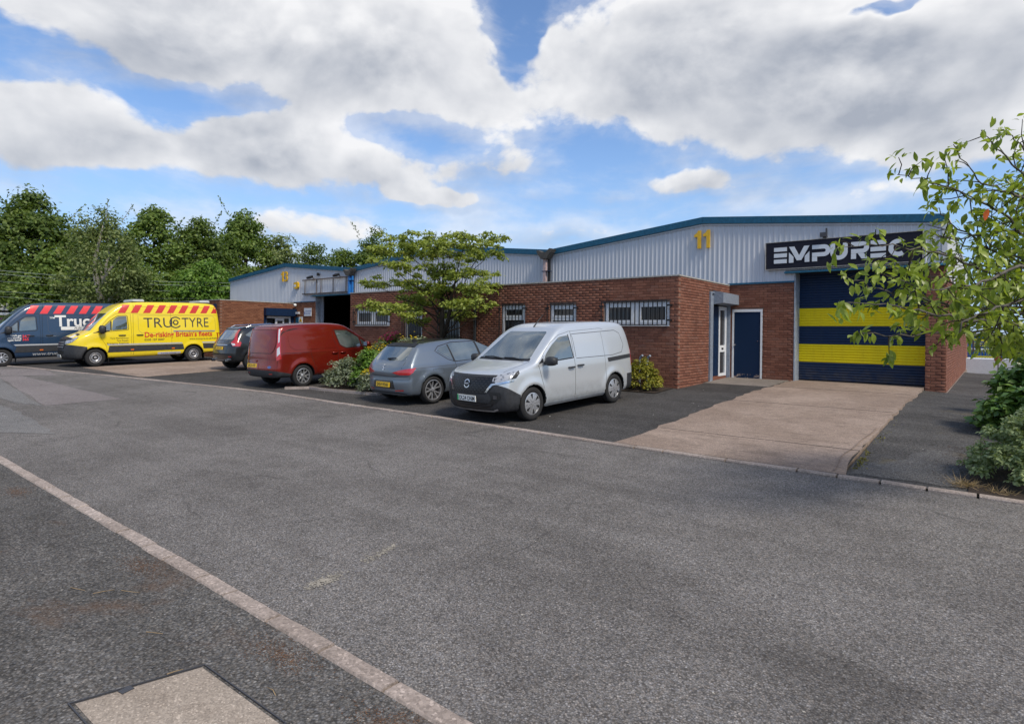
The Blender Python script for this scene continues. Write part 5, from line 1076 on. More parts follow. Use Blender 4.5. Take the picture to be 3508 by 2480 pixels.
# ---- grey hatchback
def hatchback():
    loc, h, pt_ = park((-3.52, -2.45), (-3.74, -5.08), False, .885)
    sp = dict(profile=[(-1.98, .20), (-2.07, .28), (-2.10, .50), (-2.06, .66), (-2.10, .72), (-2.07, .86), (-1.99, .965), (-1.86, 1.08), (-1.66, 1.255), (-1.56, 1.345), (-1.40, 1.385), (-.9, 1.435), (-.3, 1.455), (.15, 1.43), (.5, 1.30), (.95, 1.07), (1.12, .985), (1.5, .90), (1.9, .78), (2.08, .66), (2.15, .45), (2.08, .22)],
        wx=[(-2.2, .80), (-1.9, .865), (-1.2, .905), (.9, .905), (1.6, .88), (2.3, .78)], wz=[(.15, .92), (.35, .985), (.6, 1.0), (.80, .995), (.92, .955), (1.2, .80), (1.40, .67), (1.5, .6)], wzblur=.04, cf=.34, cfl=1.3, cr=.22, round=.055, arches=(1.318, -1.318), ra=.350, tyre=.318, flare=(.025, .030), paint='paint_grey', res=.024)
    c = Car('hatchback', 'metallic grey hatchback parked nose-in beside the flowering bushes', 'car', sp, loc, h, pt_)
    c.wheels('twin5', .318, .225, .900, .236)
    c.drape('rear_window', rpoly([(-.60, 1.02), (.60, 1.02), (.50, 1.31), (-.50, 1.31)], .06), 'B', 'car_glass', .004)
    c.drape('spoiler', rpoly([(-.56, 1.315), (.56, 1.315), (.50, 1.375), (-.50, 1.375)], .03), 'B', 'car_black', .02)
    c.drape('windscreen', rpoly([(-.62, 1.04), (.62, 1.04), (.50, 1.36), (-.50, 1.36)], .06), 'F', 'car_glass')
    c.drape('roof', rpoly([(-1.35, -.48), (-1.35, .48), (.15, .50), (.15, -.50)], .06), 'T', 'paint_black', .003)
    for v in 'LR':
        c.drape('side_window', rpoly([(-.60, .935), (.22, .94), (.20, 1.34), (-.52, 1.36), (-.66, 1.33)], .03), v, 'car_glass'); c.drape('side_window', rpoly([(.30, .945), (.95, .965), (.55, 1.23), (.26, 1.35)], .03), v, 'car_glass')
        c.drape('side_window', rpoly([(-.66, .955), (-.76, 1.02), (-1.06, 1.20), (-.94, 1.28), (-.70, 1.315)], .03), v, 'car_glass')
        c.line('window_trim', [(1.0, .955), (-.62, .925), (-.80, .985), (-1.12, 1.20), (-.98, 1.30), (-.55, 1.375), (.18, 1.37), (.60, 1.23), (1.0, .97)], v, .016, 'car_black', .0025); c.drape('pillar_trim', [(.22, .94), (.30, .945), (.26, 1.36), (.19, 1.36)], v, 'car_black', .003); c.drape('pillar_trim', [(-.60, .935), (-.66, .95), (-.70, 1.32), (-.66, 1.34)], v, 'car_black', .003)
        c.line('door_seam', [(.24, .92), (.20, .30)], v); c.line('door_seam', [(-.62, .92), (-.60, .80), (-.86, .55), (-.98, .36)], v); c.line('shoulder_line', [(-1.85, .845), (-1.0, .85), (.2, .845), (1.3, .82)], v, .010, 'alloy_dark', .002); c.line('door_seam', [(-1.32, .80), (-1.0, .80), (-1.0, .68), (-1.30, .68), (-1.32, .80)], v, .004)
        c.handle(v, -.50, .78, .19, 'paint_grey'); c.handle(v, .38, .78, .19, 'paint_grey'); sgn = 1 if v == 'L' else -1; c.mirror(sgn, .88, .96, (.12, .2, .13), 'paint_grey', .05)
        c.drape('tail_light', [(-u*sgn, w) for u, w in [(-.30, .755), (-.12, .81), (.08, .845), (.28, .865), (.22, .76), (.14, .71), (-.10, .705)]], (180-sgn*42, -1.98, .66*sgn), 'lamp_red', .006, .05)
        c.line('reflector', [(-.66*sgn, .36), (-.42*sgn, .345)], 'B', .03, 'lamp_red', .006); c.drape('headlight', [(u*sgn, w) for u, w in [(-.1, .66), (.3, .74), (.42, .74), (.3, .62), (0, .60)]], (40*sgn, 1.9, .55*sgn), 'lamp_clear', .005)
    c.line('bumper_crease', [(-.80, .625), (.80, .625)], 'B', .05, 'paint_grey', .012); c.line('bumper_trim', [(-.72, .27), (-.5, .295), (.5, .295), (.72, .27)], 'B', .022, 'car_black', .008); c.line('tailgate_seam', [(-.62, 1.0), (-.60, .80), (-.55, .70), (-.42, .665), (.42, .665), (.55, .70), (.60, .80), (.62, 1.0)], 'B', .008)
    c.drape('plate_recess', rpoly([(-.36, .58), (.36, .58), (.42, .38), (-.42, .38)], .03), 'B', 'paint_black', .003)
    c.plate('SH54 WNH', 'B', .475, 'plate_yellow', size=(.52, .112)); bd = c.shape(stroke([(.035, .05), (-.02, .055), (-.035, .02), (.0, 0), (.035, -.02), (.02, -.055), (-.035, -.05)], .02), 'B', 0, .865, 'chrome', 'badge', .008)
    l, n_ = c.hit('B', 0.0, 1.035); l2, _ = c.hit('B', -.28, 1.06); mb = MB(); mb.tube([l+n_*.03, l2+n_*.03], [.022, .010], 6); mb.build('rear_wiper', 'car_black', c.root); c.lettering('1.4', 'B', -.40, .70, .05, 'chrome', 'badge_lettering', .006)
    l, n_ = c.hit('T', -1.1, 0.); mb = MB(); mb.prism([(l.x-.10, l.z-.01), (l.x+.08, l.z-.01), (l.x-.07, l.z+.06), (l.x-.10, l.z+.06)], -.02, .02, 'y'); mb.build('aerial', 'car_black', c.root)
hatchback()

# ---- red van
def red_van():
    loc, h, pt_ = park((-9.28, -2.36), (-9.22, -5.02), False, .895)
    sp = dict(profile=[(-2.10, .28), (-2.18, .36), (-2.21, .55), (-2.17, .70), (-2.14, 1.05), (-2.08, 1.45), (-2.00, 1.72), (-1.86, 1.81), (-1.4, 1.835), (-.6, 1.845), (0, 1.82), (.32, 1.74), (.70, 1.50), (1.15, 1.20), (1.30, 1.13), (1.7, 1.04), (2.05, .90), (2.18, .72), (2.20, .45), (2.1, .26)],
        wx=[(-2.3, .83), (-2.0, .88), (-1.2, .915), (1.2, .915), (1.7, .89), (2.3, .80)], wz=[(.2, .94), (.4, .99), (.6, 1.0), (.98, 1.0), (1.10, .975), (1.5, .90), (1.75, .845), (1.9, .80)], wzblur=.05, cf=.34, cr=.12, round=.085, arches=(1.331, -1.331), ra=.365, tyre=.325, flare=(.03, .035), paint='paint_red', res=.025,
        cuts=[('rear_bumper', 'car_plastic', [((-1.72, 0, .5), (1, 0, 0)), ((-2, 0, .485), (.25, 0, 1))])])
    c = Car('van', 'dark red panel van showing its rear doors, parked left of the bushes', 'van', sp, loc, h, pt_)
    c.wheels('y5', .325, .205, .905, .214)
    c.drape('rear_panel', rpoly([(-.66, 1.66), (.66, 1.66), (.70, 1.30), (.66, 1.12), (.56, 1.02), (-.56, 1.02), (-.66, 1.12), (-.70, 1.30)], .06), 'B', 'paint_red', .010)
    c.line('panel_edge', [(-.66, 1.67), (.66, 1.67), (.71, 1.30), (.67, 1.11), (.56, 1.005), (-.56, 1.005), (-.67, 1.11), (-.71, 1.30), (-.66, 1.67)], 'B', .010, 'seam_dark', .001); c.line('door_seam', [(-.76, 1.74), (-.79, .60)], 'B'); c.line('door_seam', [(.76, 1.74), (.79, .60)], 'B'); c.line('door_seam', [(-.76, 1.76), (.76, 1.76)], 'B')
    c.line('tailgate_crease', [(-.74, .86), (.74, .86)], 'B', .018, 'paint_red', .010); c.drape('windscreen', rpoly([(-.66, 1.20), (.66, 1.20), (.56, 1.68), (-.56, 1.68)], .05), 'F', 'car_glass')
    c.drape('plate_recess', rpoly([(.02, .72), (.62, .72), (.62, .55), (.02, .55)], .02), 'B', 'paint_red', .006)
    c.plate('BK23 HYR', 'B', .645, 'plate_yellow', u0=.36, size=(.50, .112)); c.drape('handle_bar', rpoly([(.12, .80), (.60, .80), (.58, .745), (.14, .745)], .02), 'B', 'paint_red', .022)
    bd = c.shape([[(.07*math.cos(k*.524), .028*math.sin(k*.524)) for k in range(12)]], 'B', -.52, .62, 'notice_blue', 'badge', .008)
    c.shape([[(.077*math.cos(k*.524), .034*math.sin(k*.524)) for k in range(12)]], 'B', -.52, .62, 'chrome', 'badge_rim', .006, bd); c.lettering('CONNECT', 'B', .66, .90, .045, 'chrome', 'badge_lettering', .006)
    for v in 'LR':
        sgn = 1 if v == 'L' else -1
        c.drape('side_window', rpoly([(-.16, 1.60), (.28, 1.58), (.70, 1.34), (.76, 1.08), (.18, 1.06), (-.02, 1.16)], .05), v, 'car_glass'); c.drape('side_window', rpoly([(.80, 1.08), (.76, 1.30), (1.10, 1.09)], .02), v, 'car_glass'); c.line('window_seal', [(-.18, 1.62), (-.04, 1.15), (.17, 1.045), (1.12, 1.075), (.70, 1.36), (.28, 1.60), (-.18, 1.62)], v, .016, 'car_black', .0028)
        c.drape('side_panel', rpoly([(-.30, 1.58), (-1.62, 1.58), (-1.74, 1.50), (-1.72, 1.20), (-1.55, 1.08), (-.10, 1.08), (-.24, 1.20)], .06), v, 'paint_red', .009); c.line('door_seam', [(-.24, 1.62), (-.26, 1.4), (-.12, 1.05), (-.12, .32)], v); c.line('door_seam', [(-1.06, 1.62), (-1.06, .95), (-.92, .5), (-.92, .34)], v); c.line('shoulder_line', [(-2.0, .985), (-.2, .985), (.9, .98)], v, .020, 'paint_red', .006); c.line('slider_rail', [(-1.1, 1.0), (-1.98, 1.01)], v, .010, 'seam_dark', .003)
        c.handle(v, .05, .93, .2, 'paint_red'); c.handle(v, -.24, .93, .2, 'paint_red'); c.mirror(sgn, .86, 1.10, (.16, .22, .17), 'paint_red'); c.line('sill_trim', [(.95, .30), (-.95, .30)], v, .05, 'car_plastic', .012)
        pl = [(.10, 1.70), (.17, 1.70), (.18, 1.40), (.20, 1.05), (.22, .86), (.09, .80), (.06, .95), (.10, 1.30)]
        c.drape('tail_light', [(-(u-.14)*sgn, w) for u, w in pl], (180-40*sgn, -2.04, .80*sgn), 'lamp_red', .008, .05); c.drape('tail_light_lens', [(-(u-.14)*sgn, w) for u, w in [(.125, 1.69), (.165, 1.69), (.165, 1.34), (.13, 1.30)]], (180-40*sgn, -2.04, .80*sgn), 'lens_clear', .012, .05); c.drape('tail_light_lens', [(-(u-.14)*sgn, w) for u, w in [(.10, 1.14), (.17, 1.20), (.185, 1.0), (.10, .92)]], (180-40*sgn, -2.04, .80*sgn), 'lens_clear', .012, .05)
        c.line('reflector', [(-.62*sgn, .43), (-.50*sgn, .43)], 'B', .035, 'lamp_red', .006)
red_van()

# ---- black estate car behind it
def suv():
    loc, h, pt_ = park((-15.50, -.45), (-15.50, -3.20), False, .92)
    sp = dict(profile=[(-2.05, .30), (-2.20, .38), (-2.28, .60), (-2.24, .80), (-2.20, 1.0), (-2.10, 1.14), (-1.88, 1.40), (-1.72, 1.58), (-1.50, 1.64), (-.9, 1.69), (-.2, 1.70), (.3, 1.64), (.75, 1.40), (1.15, 1.16), (1.3, 1.10), (1.9, .98), (2.2, .85), (2.3, .6), (2.2, .3)], wx=[(-2.3, .84), (-1.9, .91), (-1.2, .945), (1.2, .945), (2.3, .85)], wz=[(.2, .95), (.5, 1.0), (.9, 1.0), (1.05, .96), (1.4, .83), (1.65, .70), (1.8, .62)], wzblur=.06, cf=.3, cr=.2, round=.10, arches=(1.387, -1.387), ra=.40, tyre=.36, flare=(.025, .025), paint='paint_black', res=.03)
    c = Car('estate_car', 'black estate car with tall red tail lights behind the red van', 'car', sp, loc, h, pt_)
    c.wheels('twin5', .36, .235, .93, .24); c.drape('rear_window', rpoly([(-.62, 1.18), (.62, 1.18), (.54, 1.53), (-.54, 1.53)], .08), 'B', 'car_glass'); c.drape('spoiler', rpoly([(-.60, 1.55), (.60, 1.55), (.54, 1.63), (-.54, 1.63)], .03), 'B', 'paint_black', .03)
    c.plate('BX09 SVW', 'B', .86, 'plate_yellow', size=(.52, .112)); c.line('tailgate_trim', [(-.50, .985), (.50, .985)], 'B', .028, 'chrome', .01); c.lettering('VOLVO', 'B', .28, 1.05, .07, 'chrome', 'badge_lettering', .008, 0, 0, 1.9); c.line('bumper_seam', [(-.85, .66), (.85, .66)], 'B', .012); c.line('skid_strip', [(-.7, .46), (-.3, .42), (.3, .42), (.7, .46)], 'B', .05, 'steel_rim', .01)
    for k in (-.5, .5): mb = MB(); mb.lathe([(.05, -.06), (.055, .06), (.045, .06), (.04, -.06)], 12, 'x', (-2.24, k, .40)); mb.build('exhaust', 'chrome', c.root)
    c.drape('windscreen', rpoly([(-.66, 1.20), (.66, 1.20), (.54, 1.58), (-.54, 1.58)], .05), 'F', 'car_glass')
    for v in 'LR':
        sgn = 1 if v == 'L' else -1; pl = [(-.02, 1.58), (.06, 1.58), (.02, 1.40), (.06, 1.20), (.20, 1.06), (.18, .92), (-.06, .94), (-.16, 1.06), (-.05, 1.18), (-.10, 1.38)]
        c.drape('tail_light', [(-(u-.02)*sgn, w) for u, w in pl], (180-38*sgn, -2.0, .78*sgn), 'lamp_red', .010, .05); c.drape('tail_light_lens', [(-(u-.02)*sgn, w) for u, w in [(-.14, 1.05), (.02, 1.03), (.04, .97), (-.05, .955)]], (180-38*sgn, -2.0, .78*sgn), 'lens_clear', .014, .05)
        c.drape('side_window', rpoly([(-1.62, 1.34), (-1.30, 1.16), (-.62, 1.12), (-.62, 1.54), (-1.3, 1.52)], .04), v, 'car_glass'); c.drape('side_window', rpoly([(-.56, 1.12), (.25, 1.12), (.25, 1.56), (-.56, 1.55)], .04), v, 'car_glass'); c.drape('side_window', rpoly([(.32, 1.12), (1.0, 1.14), (.55, 1.42), (.32, 1.54)], .04), v, 'car_glass'); c.mirror(sgn, .9, 1.12, (.14, .22, .15), 'paint_black'); c.line('reflector', [(-.74*sgn, .55), (-.60*sgn, .55)], 'B', .04, 'lamp_red', .008)
        l, n_ = c.hit('L' if sgn > 0 else 'R', -.5, 1.62); mb = MB(); mb.tube([(-1.5, sgn*.62, 1.62), (-1.3, sgn*.63, 1.70), (.2, sgn*.64, 1.74), (.4, sgn*.64, 1.66)], .018, 6); mb.build('roof_rail', 'chrome', c.root)
suv()

# ---- the two tall vans
def tall_van(paint, label, loc_pair, livery, res=.034, scale=1.04):
    loc, h, pt_ = park(*loc_pair, True, 1.0*scale)
    sp = dict(profile=[(-2.98, .36), (-3.08, .42), (-3.10, .62), (-3.09, 1.1), (-3.05, 1.8), (-2.98, 2.30), (-2.90, 2.48), (-2.72, 2.58), (-2.0, 2.615), (-.6, 2.625), (.5, 2.60), (.85, 2.53), (1.10, 2.38), (1.34, 2.17), (1.72, 1.77), (2.06, 1.43), (2.18, 1.35), (2.45, 1.26), (2.66, 1.15), (2.76, 1.04), (2.81, .85), (2.84, .62), (2.82, .42), (2.72, .27), (2.4, .26), (-2.7, .34)],
        wx=[(-3.1, .95), (-2.8, .985), (1.8, .99), (2.2, .975), (2.9, .89)], wz=[(.2, .965), (.5, 1.0), (1.2, 1.0), (1.35, .985), (1.9, .935), (2.3, .885), (2.6, .83)], wzblur=.10, cf=.42, cfl=1.4, cr=.06, round=.12, arches=(1.8325, -1.8325), ra=.42, tyre=.345, flare=(.02, .02), paint=paint, res=res,
        cuts=[('front_bumper', 'car_plastic', [((2.10, 0, .7), (-1, 0, 0)), ((2.36, 0, .83), (-.18, 0, 1))])])
    c = Car('tall_van', label, 'van', sp, loc, h, pt_, scale); S_ = livery
    c.wheels('steel' if S_ == 'yellow' else 'cover9', .345, .225, .985, .205)
    c.drape('windscreen', rpoly([(-.80, 1.42), (.80, 1.42), (.74, 1.80), (.70, 2.12), (-.70, 2.12), (-.74, 1.80)], .05), 'F', 'car_glass', .004)
    c.drape('grille', rpoly([(-.46, 1.06), (.46, 1.06), (.50, .92), (.42, .72), (-.42, .72), (-.50, .92)], .03), 'F', 'grille_black', .012)
    for k in range(3): c.line('grille_slat', [(-.44, .79+k*.09), (.44, .79+k*.09)], 'F', .022, 'steel_rim', .022)
    ring = arc(0, 0, .10, 0, 360, 20); bd = c.shape(stroke(ring, .016), 'F', 0, .90, 'chrome', 'badge', .034); c.shape([[(0, .095), (.016, .01), (-.016, .01)], [(0, .0), (.085, -.05), (.01, .016)], [(0, 0), (-.085, -.05), (-.01, .016)]], 'F', 0, .90, 'chrome', 'badge_star', .034, bd)
    if S_ == 'yellow': c.drape('bonnet_guard', rpoly([(-.72, 1.12), (-.3, 1.17), (.3, 1.17), (.72, 1.12), (.62, 1.065), (-.62, 1.065)], .02), 'F', 'car_black', .03)
    c.drape('lower_grille', rpoly([(-.48, .66), (.48, .66), (.42, .52), (-.42, .52)], .03), 'F', 'grille_black', .006); c.plate('EX21 UYE' if False else 'EK21 EYE', 'F', .43, 'plate_white', size=(.52, .112))
    for v in 'LR':
        sgn = 1 if v == 'L' else -1; a = (42*sgn, 2.50, .80*sgn)
        c.drape('headlight', [(u*sgn*.95, w) for u, w in [(-.42, .98), (-.30, 1.07), (-.02, 1.14), (.16, 1.175), (.10, 1.09), (-.02, .99), (-.20, .93), (-.40, .90)]], a, 'lamp_clear', .012, .06)
        c.drape('side_window', rpoly([(1.26, 1.42), (.70, 1.46), (.72, 2.00), (1.04, 1.98), (1.20, 1.84)], .05), v, 'car_glass'); c.drape('side_window', rpoly([(1.31, 1.42), (1.30, 1.78), (1.62, 1.47)], .03), v, 'car_glass'); c.drape('window_seal', [(1.90, 1.32), (1.34, 1.38), (1.33, 1.42), (1.63, 1.44)], v, 'car_black', .003); c.line('window_seal', [(1.88, 1.34), (.69, 1.43), (.66, 1.48), (.69, 2.00), (.74, 2.03), (1.04, 2.01), (1.30, 1.82), (1.64, 1.46)], v, .02, 'car_black', .003); c.line('window_bar', [(1.285, 1.42), (1.275, 1.80)], v, .045, 'car_black', .006)
        c.line('door_seam', [(.50, .34), (.50, 1.4), (.48, 2.05), (.44, 2.56)], v, .010); c.line('door_seam', [(1.42, .45), (1.46, .8), (1.62, 1.10), (1.66, 1.34)], v, .008); c.line('door_seam', [(1.72, 1.46), (1.36, 1.92), (1.10, 2.10), (.58, 2.12), (.56, 1.2), (.60, .36)], v, .008); c.line('door_seam', [(-.95, .34), (-.95, 2.55)], v, .008); c.line('gutter_seam', [(.46, 2.40), (-2.9, 2.37)], v, .008); c.line('panel_crease', [(.44, 2.08), (-2.86, 2.04)], v, .008, 'seam_dark'); c.line('panel_crease', [(.30, 2.02), (.30, 1.42), (.20, 1.30), (-2.68, 1.28), (-2.80, 1.40), (-2.78, 1.90), (-2.68, 2.0), (.25, 2.03)], v, .008, 'alloy_dark', .001)
        c.handle(v, .90, 1.22, .26); c.handle(v, .26, 1.22, .26); c.mirror(sgn, 1.60, 1.42, (.22, .26, .34), 'car_plastic', .02)
        c.line('slider_rail', [(-1.02, 1.36), (-2.75, 1.34)], v, .05, 'steel_rim', .012)
        band = [(1.42, .80), (-2.98, .78), (-3.0, .56), (-2.26, .56), (-2.22, .58), (-1.46, .58), (-1.42, .56), (1.36, .54)]
        for seg in ([(1.36, .80), (-1.40, .79), (-1.44, .56), (1.42, .54)], [(-2.22, .785), (-3.02, .78), (-3.02, .56), (-2.24, .57)]): c.drape('rubbing_strip', seg, v, 'car_plastic', .014)
        for seg in ([(1.45, .875), (-1.36, .862), (-1.38, .805), (1.40, .818)], [(-2.18, .862), (-3.03, .858), (-3.03, .80), (-2.22, .805)]): c.drape('reflective_stripe', seg, v, 'decal_grey', .005)
        for x in (.55, -1.0, -2.9): c.drape('side_marker', rpoly([(x-.06, .60), (x+.06, .60), (x+.06, .645), (x-.06, .645)], .015), v, 'amber', .024, .1)
        c.line('sill_trim', [(1.36, .34), (-1.40, .36)], v, .03, 'car_black' if False else paint, .004)
        for ax_ in c.sp['arches']:
            mb = MB(); mb.box(ax_-.47, ax_-.455, sgn*.74-.1, sgn*.74+.16, .12, .50); mb.build('mud_flap', 'car_black', c.root)
        # red chevron blocks along the roof edge
        red = 'decal_red' if S_ == 'yellow' else 'decal_bright_red'; x = 1.02; n = 0
        while x > -2.9:
            w_ = .26; pl = [(x, 2.13), (x-w_, 2.13), (x-w_-.20, 2.47), (x-.20, 2.47)] if v == 'L' else [(x, 2.13), (x-w_, 2.13), (x-w_-.20, 2.47), (x-.20, 2.47)]
            if x-w_-.2 < -2.92: pl = [(x, 2.13), (x-w_, 2.13), (x-w_, 2.30), (x-.20, 2.47)]
            c.drape('roof_stripe', pl, v, red, .005); x -= .455; n += 1
    l, n_ = c.hit('T', .9, .0); mb = MB(); mb.tube([l, l+Vector((-.1, 0, .06)), l+Vector((-.30, 0, .25))], [.02, .012, .003], 6); mb.build('aerial', 'car_black', c.root)
    c.drape('rear_light', [(-.96, 1.25), (-.86, 1.25), (-.86, .75), (-.96, .75)], 'B', 'lamp_red', .01); c.drape('rear_light', [(.96, 1.25), (.86, 1.25), (.86, .75), (.96, .75)], 'B', 'lamp_red', .01)
    if S_ == 'yellow':
        for x, w_ in ((.20, .30), (-2.45, .22)): MB().box(x-.42+.2, x+.2, -.62, .62, 2.62, 2.685).box(x-.40+.2, x+.18, -.60, .60, 2.685, 2.71).build('light_bar', 'lens_clear', c.root)
        for v, u in (('L', 1), ('R', -1)):
            f = lambda a: u*a
            for s_, xa in (('TRU', .12), ('TYRE', -1.37)): c.lettering(s_, v, xa if v == 'L' else {'TRU': -2.55, 'TYRE': -1.15}[s_], 1.52, .60, 'decal_dark', 'company_lettering', .008, -.002, 0, 1.0 if s_ == 'TRU' else .82)
            cxm = -1.13 if v == 'L' else -1.42; lg = c.shape(stroke(arc(0, 0, .225, 38, 322, 24), .045), v, cxm, 1.73, 'decal_dark', 'company_logo', .008); hx = [(.125*math.cos(k*math.pi/3), .125*math.sin(k*math.pi/3)) for k in range(6)]
            hy = [(.065*math.cos(k*math.pi/6), .065*math.sin(k*math.pi/6)) for k in range(12)]
            c.shape([hx], v, cxm, 1.73, 'decal_dark', 'logo_nut', .009, lg); c.shape([hy], v, cxm, 1.73, 'paint_yellow', 'logo_hole', .012, lg)
            c.lettering("De-risking Britain's fleets", v, .10 if v == 'L' else -2.6, 1.12, .305, 'decal_red', 'slogan_lettering', .010, .006, 0, .885)
            c.lettering('0330 107 0007', v, .10 if v == 'L' else -2.6, .97, .115, 'decal_dark', 'phone_lettering', .008, .001, 0, 1.1); c.lettering('www.tructyre.co.uk/hello', v, -1.66 if v == 'L' else -1.0, .97, .115, 'decal_dark', 'web_lettering', .008, 0, 0, 1.0)
            for i, s_ in enumerate(('Tyre Maintenance', 'Tyre Supply', 'Emergency Response')): c.lettering(s_, v, .68 if v == 'L' else 1.36, 1.075-i*.10, .085, 'decal_dark', 'service_lettering', .008, 0, 0, 1.05, 'RIGHT')
            bl = c.drape('company_label', rpoly([(-.40, .47), (-1.30, .47), (-1.30, .37), (-.40, .37)], .015), v, 'decal_pale', .006); c.lettering('A Bandenmarkt Group Company' if False else 'A Group Company', v, -.52 if v == 'L' else -1.24, .40, .062, 'notice_blue', 'label_lettering', .009, 0, 0, 1.25, 'LEFT', bl)
        c.line('bonnet_stripe', [(2.30, .52), (2.62, .50)], 'T', .20, 'decal_white', .004); c.line('bonnet_stripe', [(2.30, -.52), (2.62, -.50)], 'T', .20, 'decal_white', .004); c.drape('bonnet_vent', [(2.26, .34), (2.36, .36), (2.36, .72), (2.26, .68)], 'T', 'car_black', .006)
    else:
        for v in 'LR':
            x = .06 if v == 'L' else -1.9
            c.lettering('Tructyre', v, x, 1.60, .66, 'decal_white', 'company_lettering', .008, .014, 0, .98); c.lettering('TFM', v, x+(.18 if v == 'L' else -.18), 1.92, .10, 'decal_white', 'trade_lettering', .008, .002)
            x0, x1 = (-.14, -2.2) if v == 'L' else (-1.8, .1); bar_ = c.drape('lettering_bar', [(x0, 1.575), (x1, 1.575), (x1, 1.435), (x0, 1.435)], v, 'decal_white', .006); c.lettering('FLEET MANAGEMENT', v, -.60 if v == 'L' else -1.4, 1.47, .11, 'decal_dark', 'lettering', .010, .002, .25, 1.3, 'LEFT', bar_)
            for i, s_ in enumerate(("We'll get", 'you moving', 'again faster')): c.lettering(s_, v, 1.20 if v == 'L' else 1.30, 1.20-i*.09, .095, 'decal_white', 'slogan_lettering', .008, .003, 0, 1.0, 'RIGHT')
            for i, s_ in enumerate(('24/7', '365')): c.lettering(s_, v, 1.17 if v == 'L' else 1.34, 1.155-i*.13, .14, 'decal_bright_red', 'hours_lettering', .008, .004)
            c.lettering('www.tructyre.co.uk', v, .86 if v == 'L' else -.9, .40, .19, 'decal_grey', 'web_lettering', .008, .003, .2, 1.1)
    return c
tall_van('paint_yellow', 'tall yellow van with red roof stripes and TRUCTYRE lettering', ((-22.50, -6.30), (-22.30, -2.48)), 'yellow')
tall_van('paint_navy', 'tall navy blue van with bright red stripes left of the yellow van', ((-25.90, -8.65), (-25.75, -4.85)), 'navy')
# ------------------------------------------------------------------ vegetation
def mat_leaf(name, stops, trans=.35, rough=.55, spec=.35):
    t = NT(name); rnd = t.M('FRACT', t.M('ADD', t.M('MULTIPLY', t.objrand(), 5.37), t.island())); big = t.noise(t.pos(), .9, 3, .5); f = t.M('ADD', t.M('MULTIPLY', rnd, .62), t.M('MULTIPLY', big, .42), clamp=True)
    c = t.ramp(f, stops); t.P(col=c, rough=rough, spec=spec); tr = t.n('ShaderNodeBsdfTranslucent'); c2 = t.mix(1., c, (1.25, 1.3, .6), 'MULTIPLY'); t.l(c2, tr.inputs[0]); mx = t.n('ShaderNodeMixShader'); mx.inputs[0].default_value = trans; t.l(t.p.outputs[0], mx.inputs[1]); t.l(tr.outputs[0], mx.inputs[2]); t.l(mx.outputs[0], t.out.inputs[0])
mat_leaf('leaf_dark', [(.1, (.040, .072, .016)), (.5, (.095, .150, .030)), (.9, (.190, .250, .055))]); mat_leaf('leaf_mid', [(.1, (.055, .100, .020)), (.5, (.125, .195, .038)), (.9, (.230, .300, .070))]); mat_leaf('leaf_birch', [(.1, (.075, .110, .034)), (.5, (.155, .205, .066)), (.9, (.270, .310, .115))])
mat_leaf('leaf_olive', [(.05, (.120, .160, .030)), (.4, (.220, .280, .050)), (.75, (.320, .370, .070)), (1, (.350, .290, .070))]); mat_leaf('leaf_cherry', [(.1, (.115, .165, .020)), (.5, (.240, .310, .038)), (.9, (.370, .450, .085))], .42, .38, .5); mat_leaf('leaf_silver', [(.1, (.110, .135, .085)), (.5, (.205, .245, .160)), (.9, (.360, .400, .290))]); mat_leaf('leaf_bright', [(.1, (0.053, 0.112, 0.018)), (.5, (0.120, 0.225, 0.033)), (.9, (0.225, 0.345, 0.068))])
mat_leaf('leaf_laurel', [(.1, (.045, .100, .020)), (.5, (.105, .200, .040)), (.9, (.200, .310, .070))], .2, .35, .5); mat_leaf('leaf_gold', [(.1, (0.081, 0.103, 0.014)), (.45, (0.218, 0.230, 0.028)), (.8, (0.380, 0.333, 0.046)), (1, (0.402, 0.253, 0.057))]); mat_leaf('leaf_sage', [(.1, (.140, .185, .080)), (.5, (.260, .330, .155)), (.9, (.400, .470, .250))])
mat_leaf('petal_yellow', [(0, (.70, .48, .02)), (1, (.80, .62, .03))], .3); mat_leaf('petal_pink', [(0, (.55, .03, .16)), (1, (.75, .10, .28))], .3); mat_leaf('leaf_orange', [(0, (.55, .10, .02)), (1, (.6, .14, .03))], .3); mat_leaf('dry_grass', [(0, (.22, .15, .075)), (1, (.42, .31, .17))], .2); mat_leaf('moss', [(0, (.10, .09, .015)), (1, (.19, .17, .03))], .1)
def mat_bark(name, a, b): t = NT(name); n = t.noise(t.map(t.obj(), (6, 6, 1.4)), 3, 6, .65); t.bump(n, .7, .02); t.P(col=t.ramp(n, [(.3, a), (.7, b)]), rough=.95, spec=.15)
mat_bark('bark_dark', (.022, .018, .013), (.065, .052, .040)); mat_bark('bark_grey', (.075, .068, .058), (.175, .160, .140)); mat_bark('bark_birch', (.24, .22, .19), (.50, .47, .42))
def unit3(v): return v/np.maximum(np.linalg.norm(v, axis=1, keepdims=True), 1e-9)
def leaf_quads(P, A, N, L, W, fold=.15):
    """diamond leaves: base P, axis A, normal N"""
    A = unit3(A); B = unit3(np.cross(N, A)); Nn = np.cross(A, B); L = L[:, None]; W = W[:, None]
    v = np.stack([P, P+A*L*.45+B*W*.5+Nn*W*fold, P+A*L, P+A*L*.45-B*W*.5+Nn*W*fold], 1).reshape(-1, 3); return v, np.arange(len(P)*4).reshape(-1, 4)
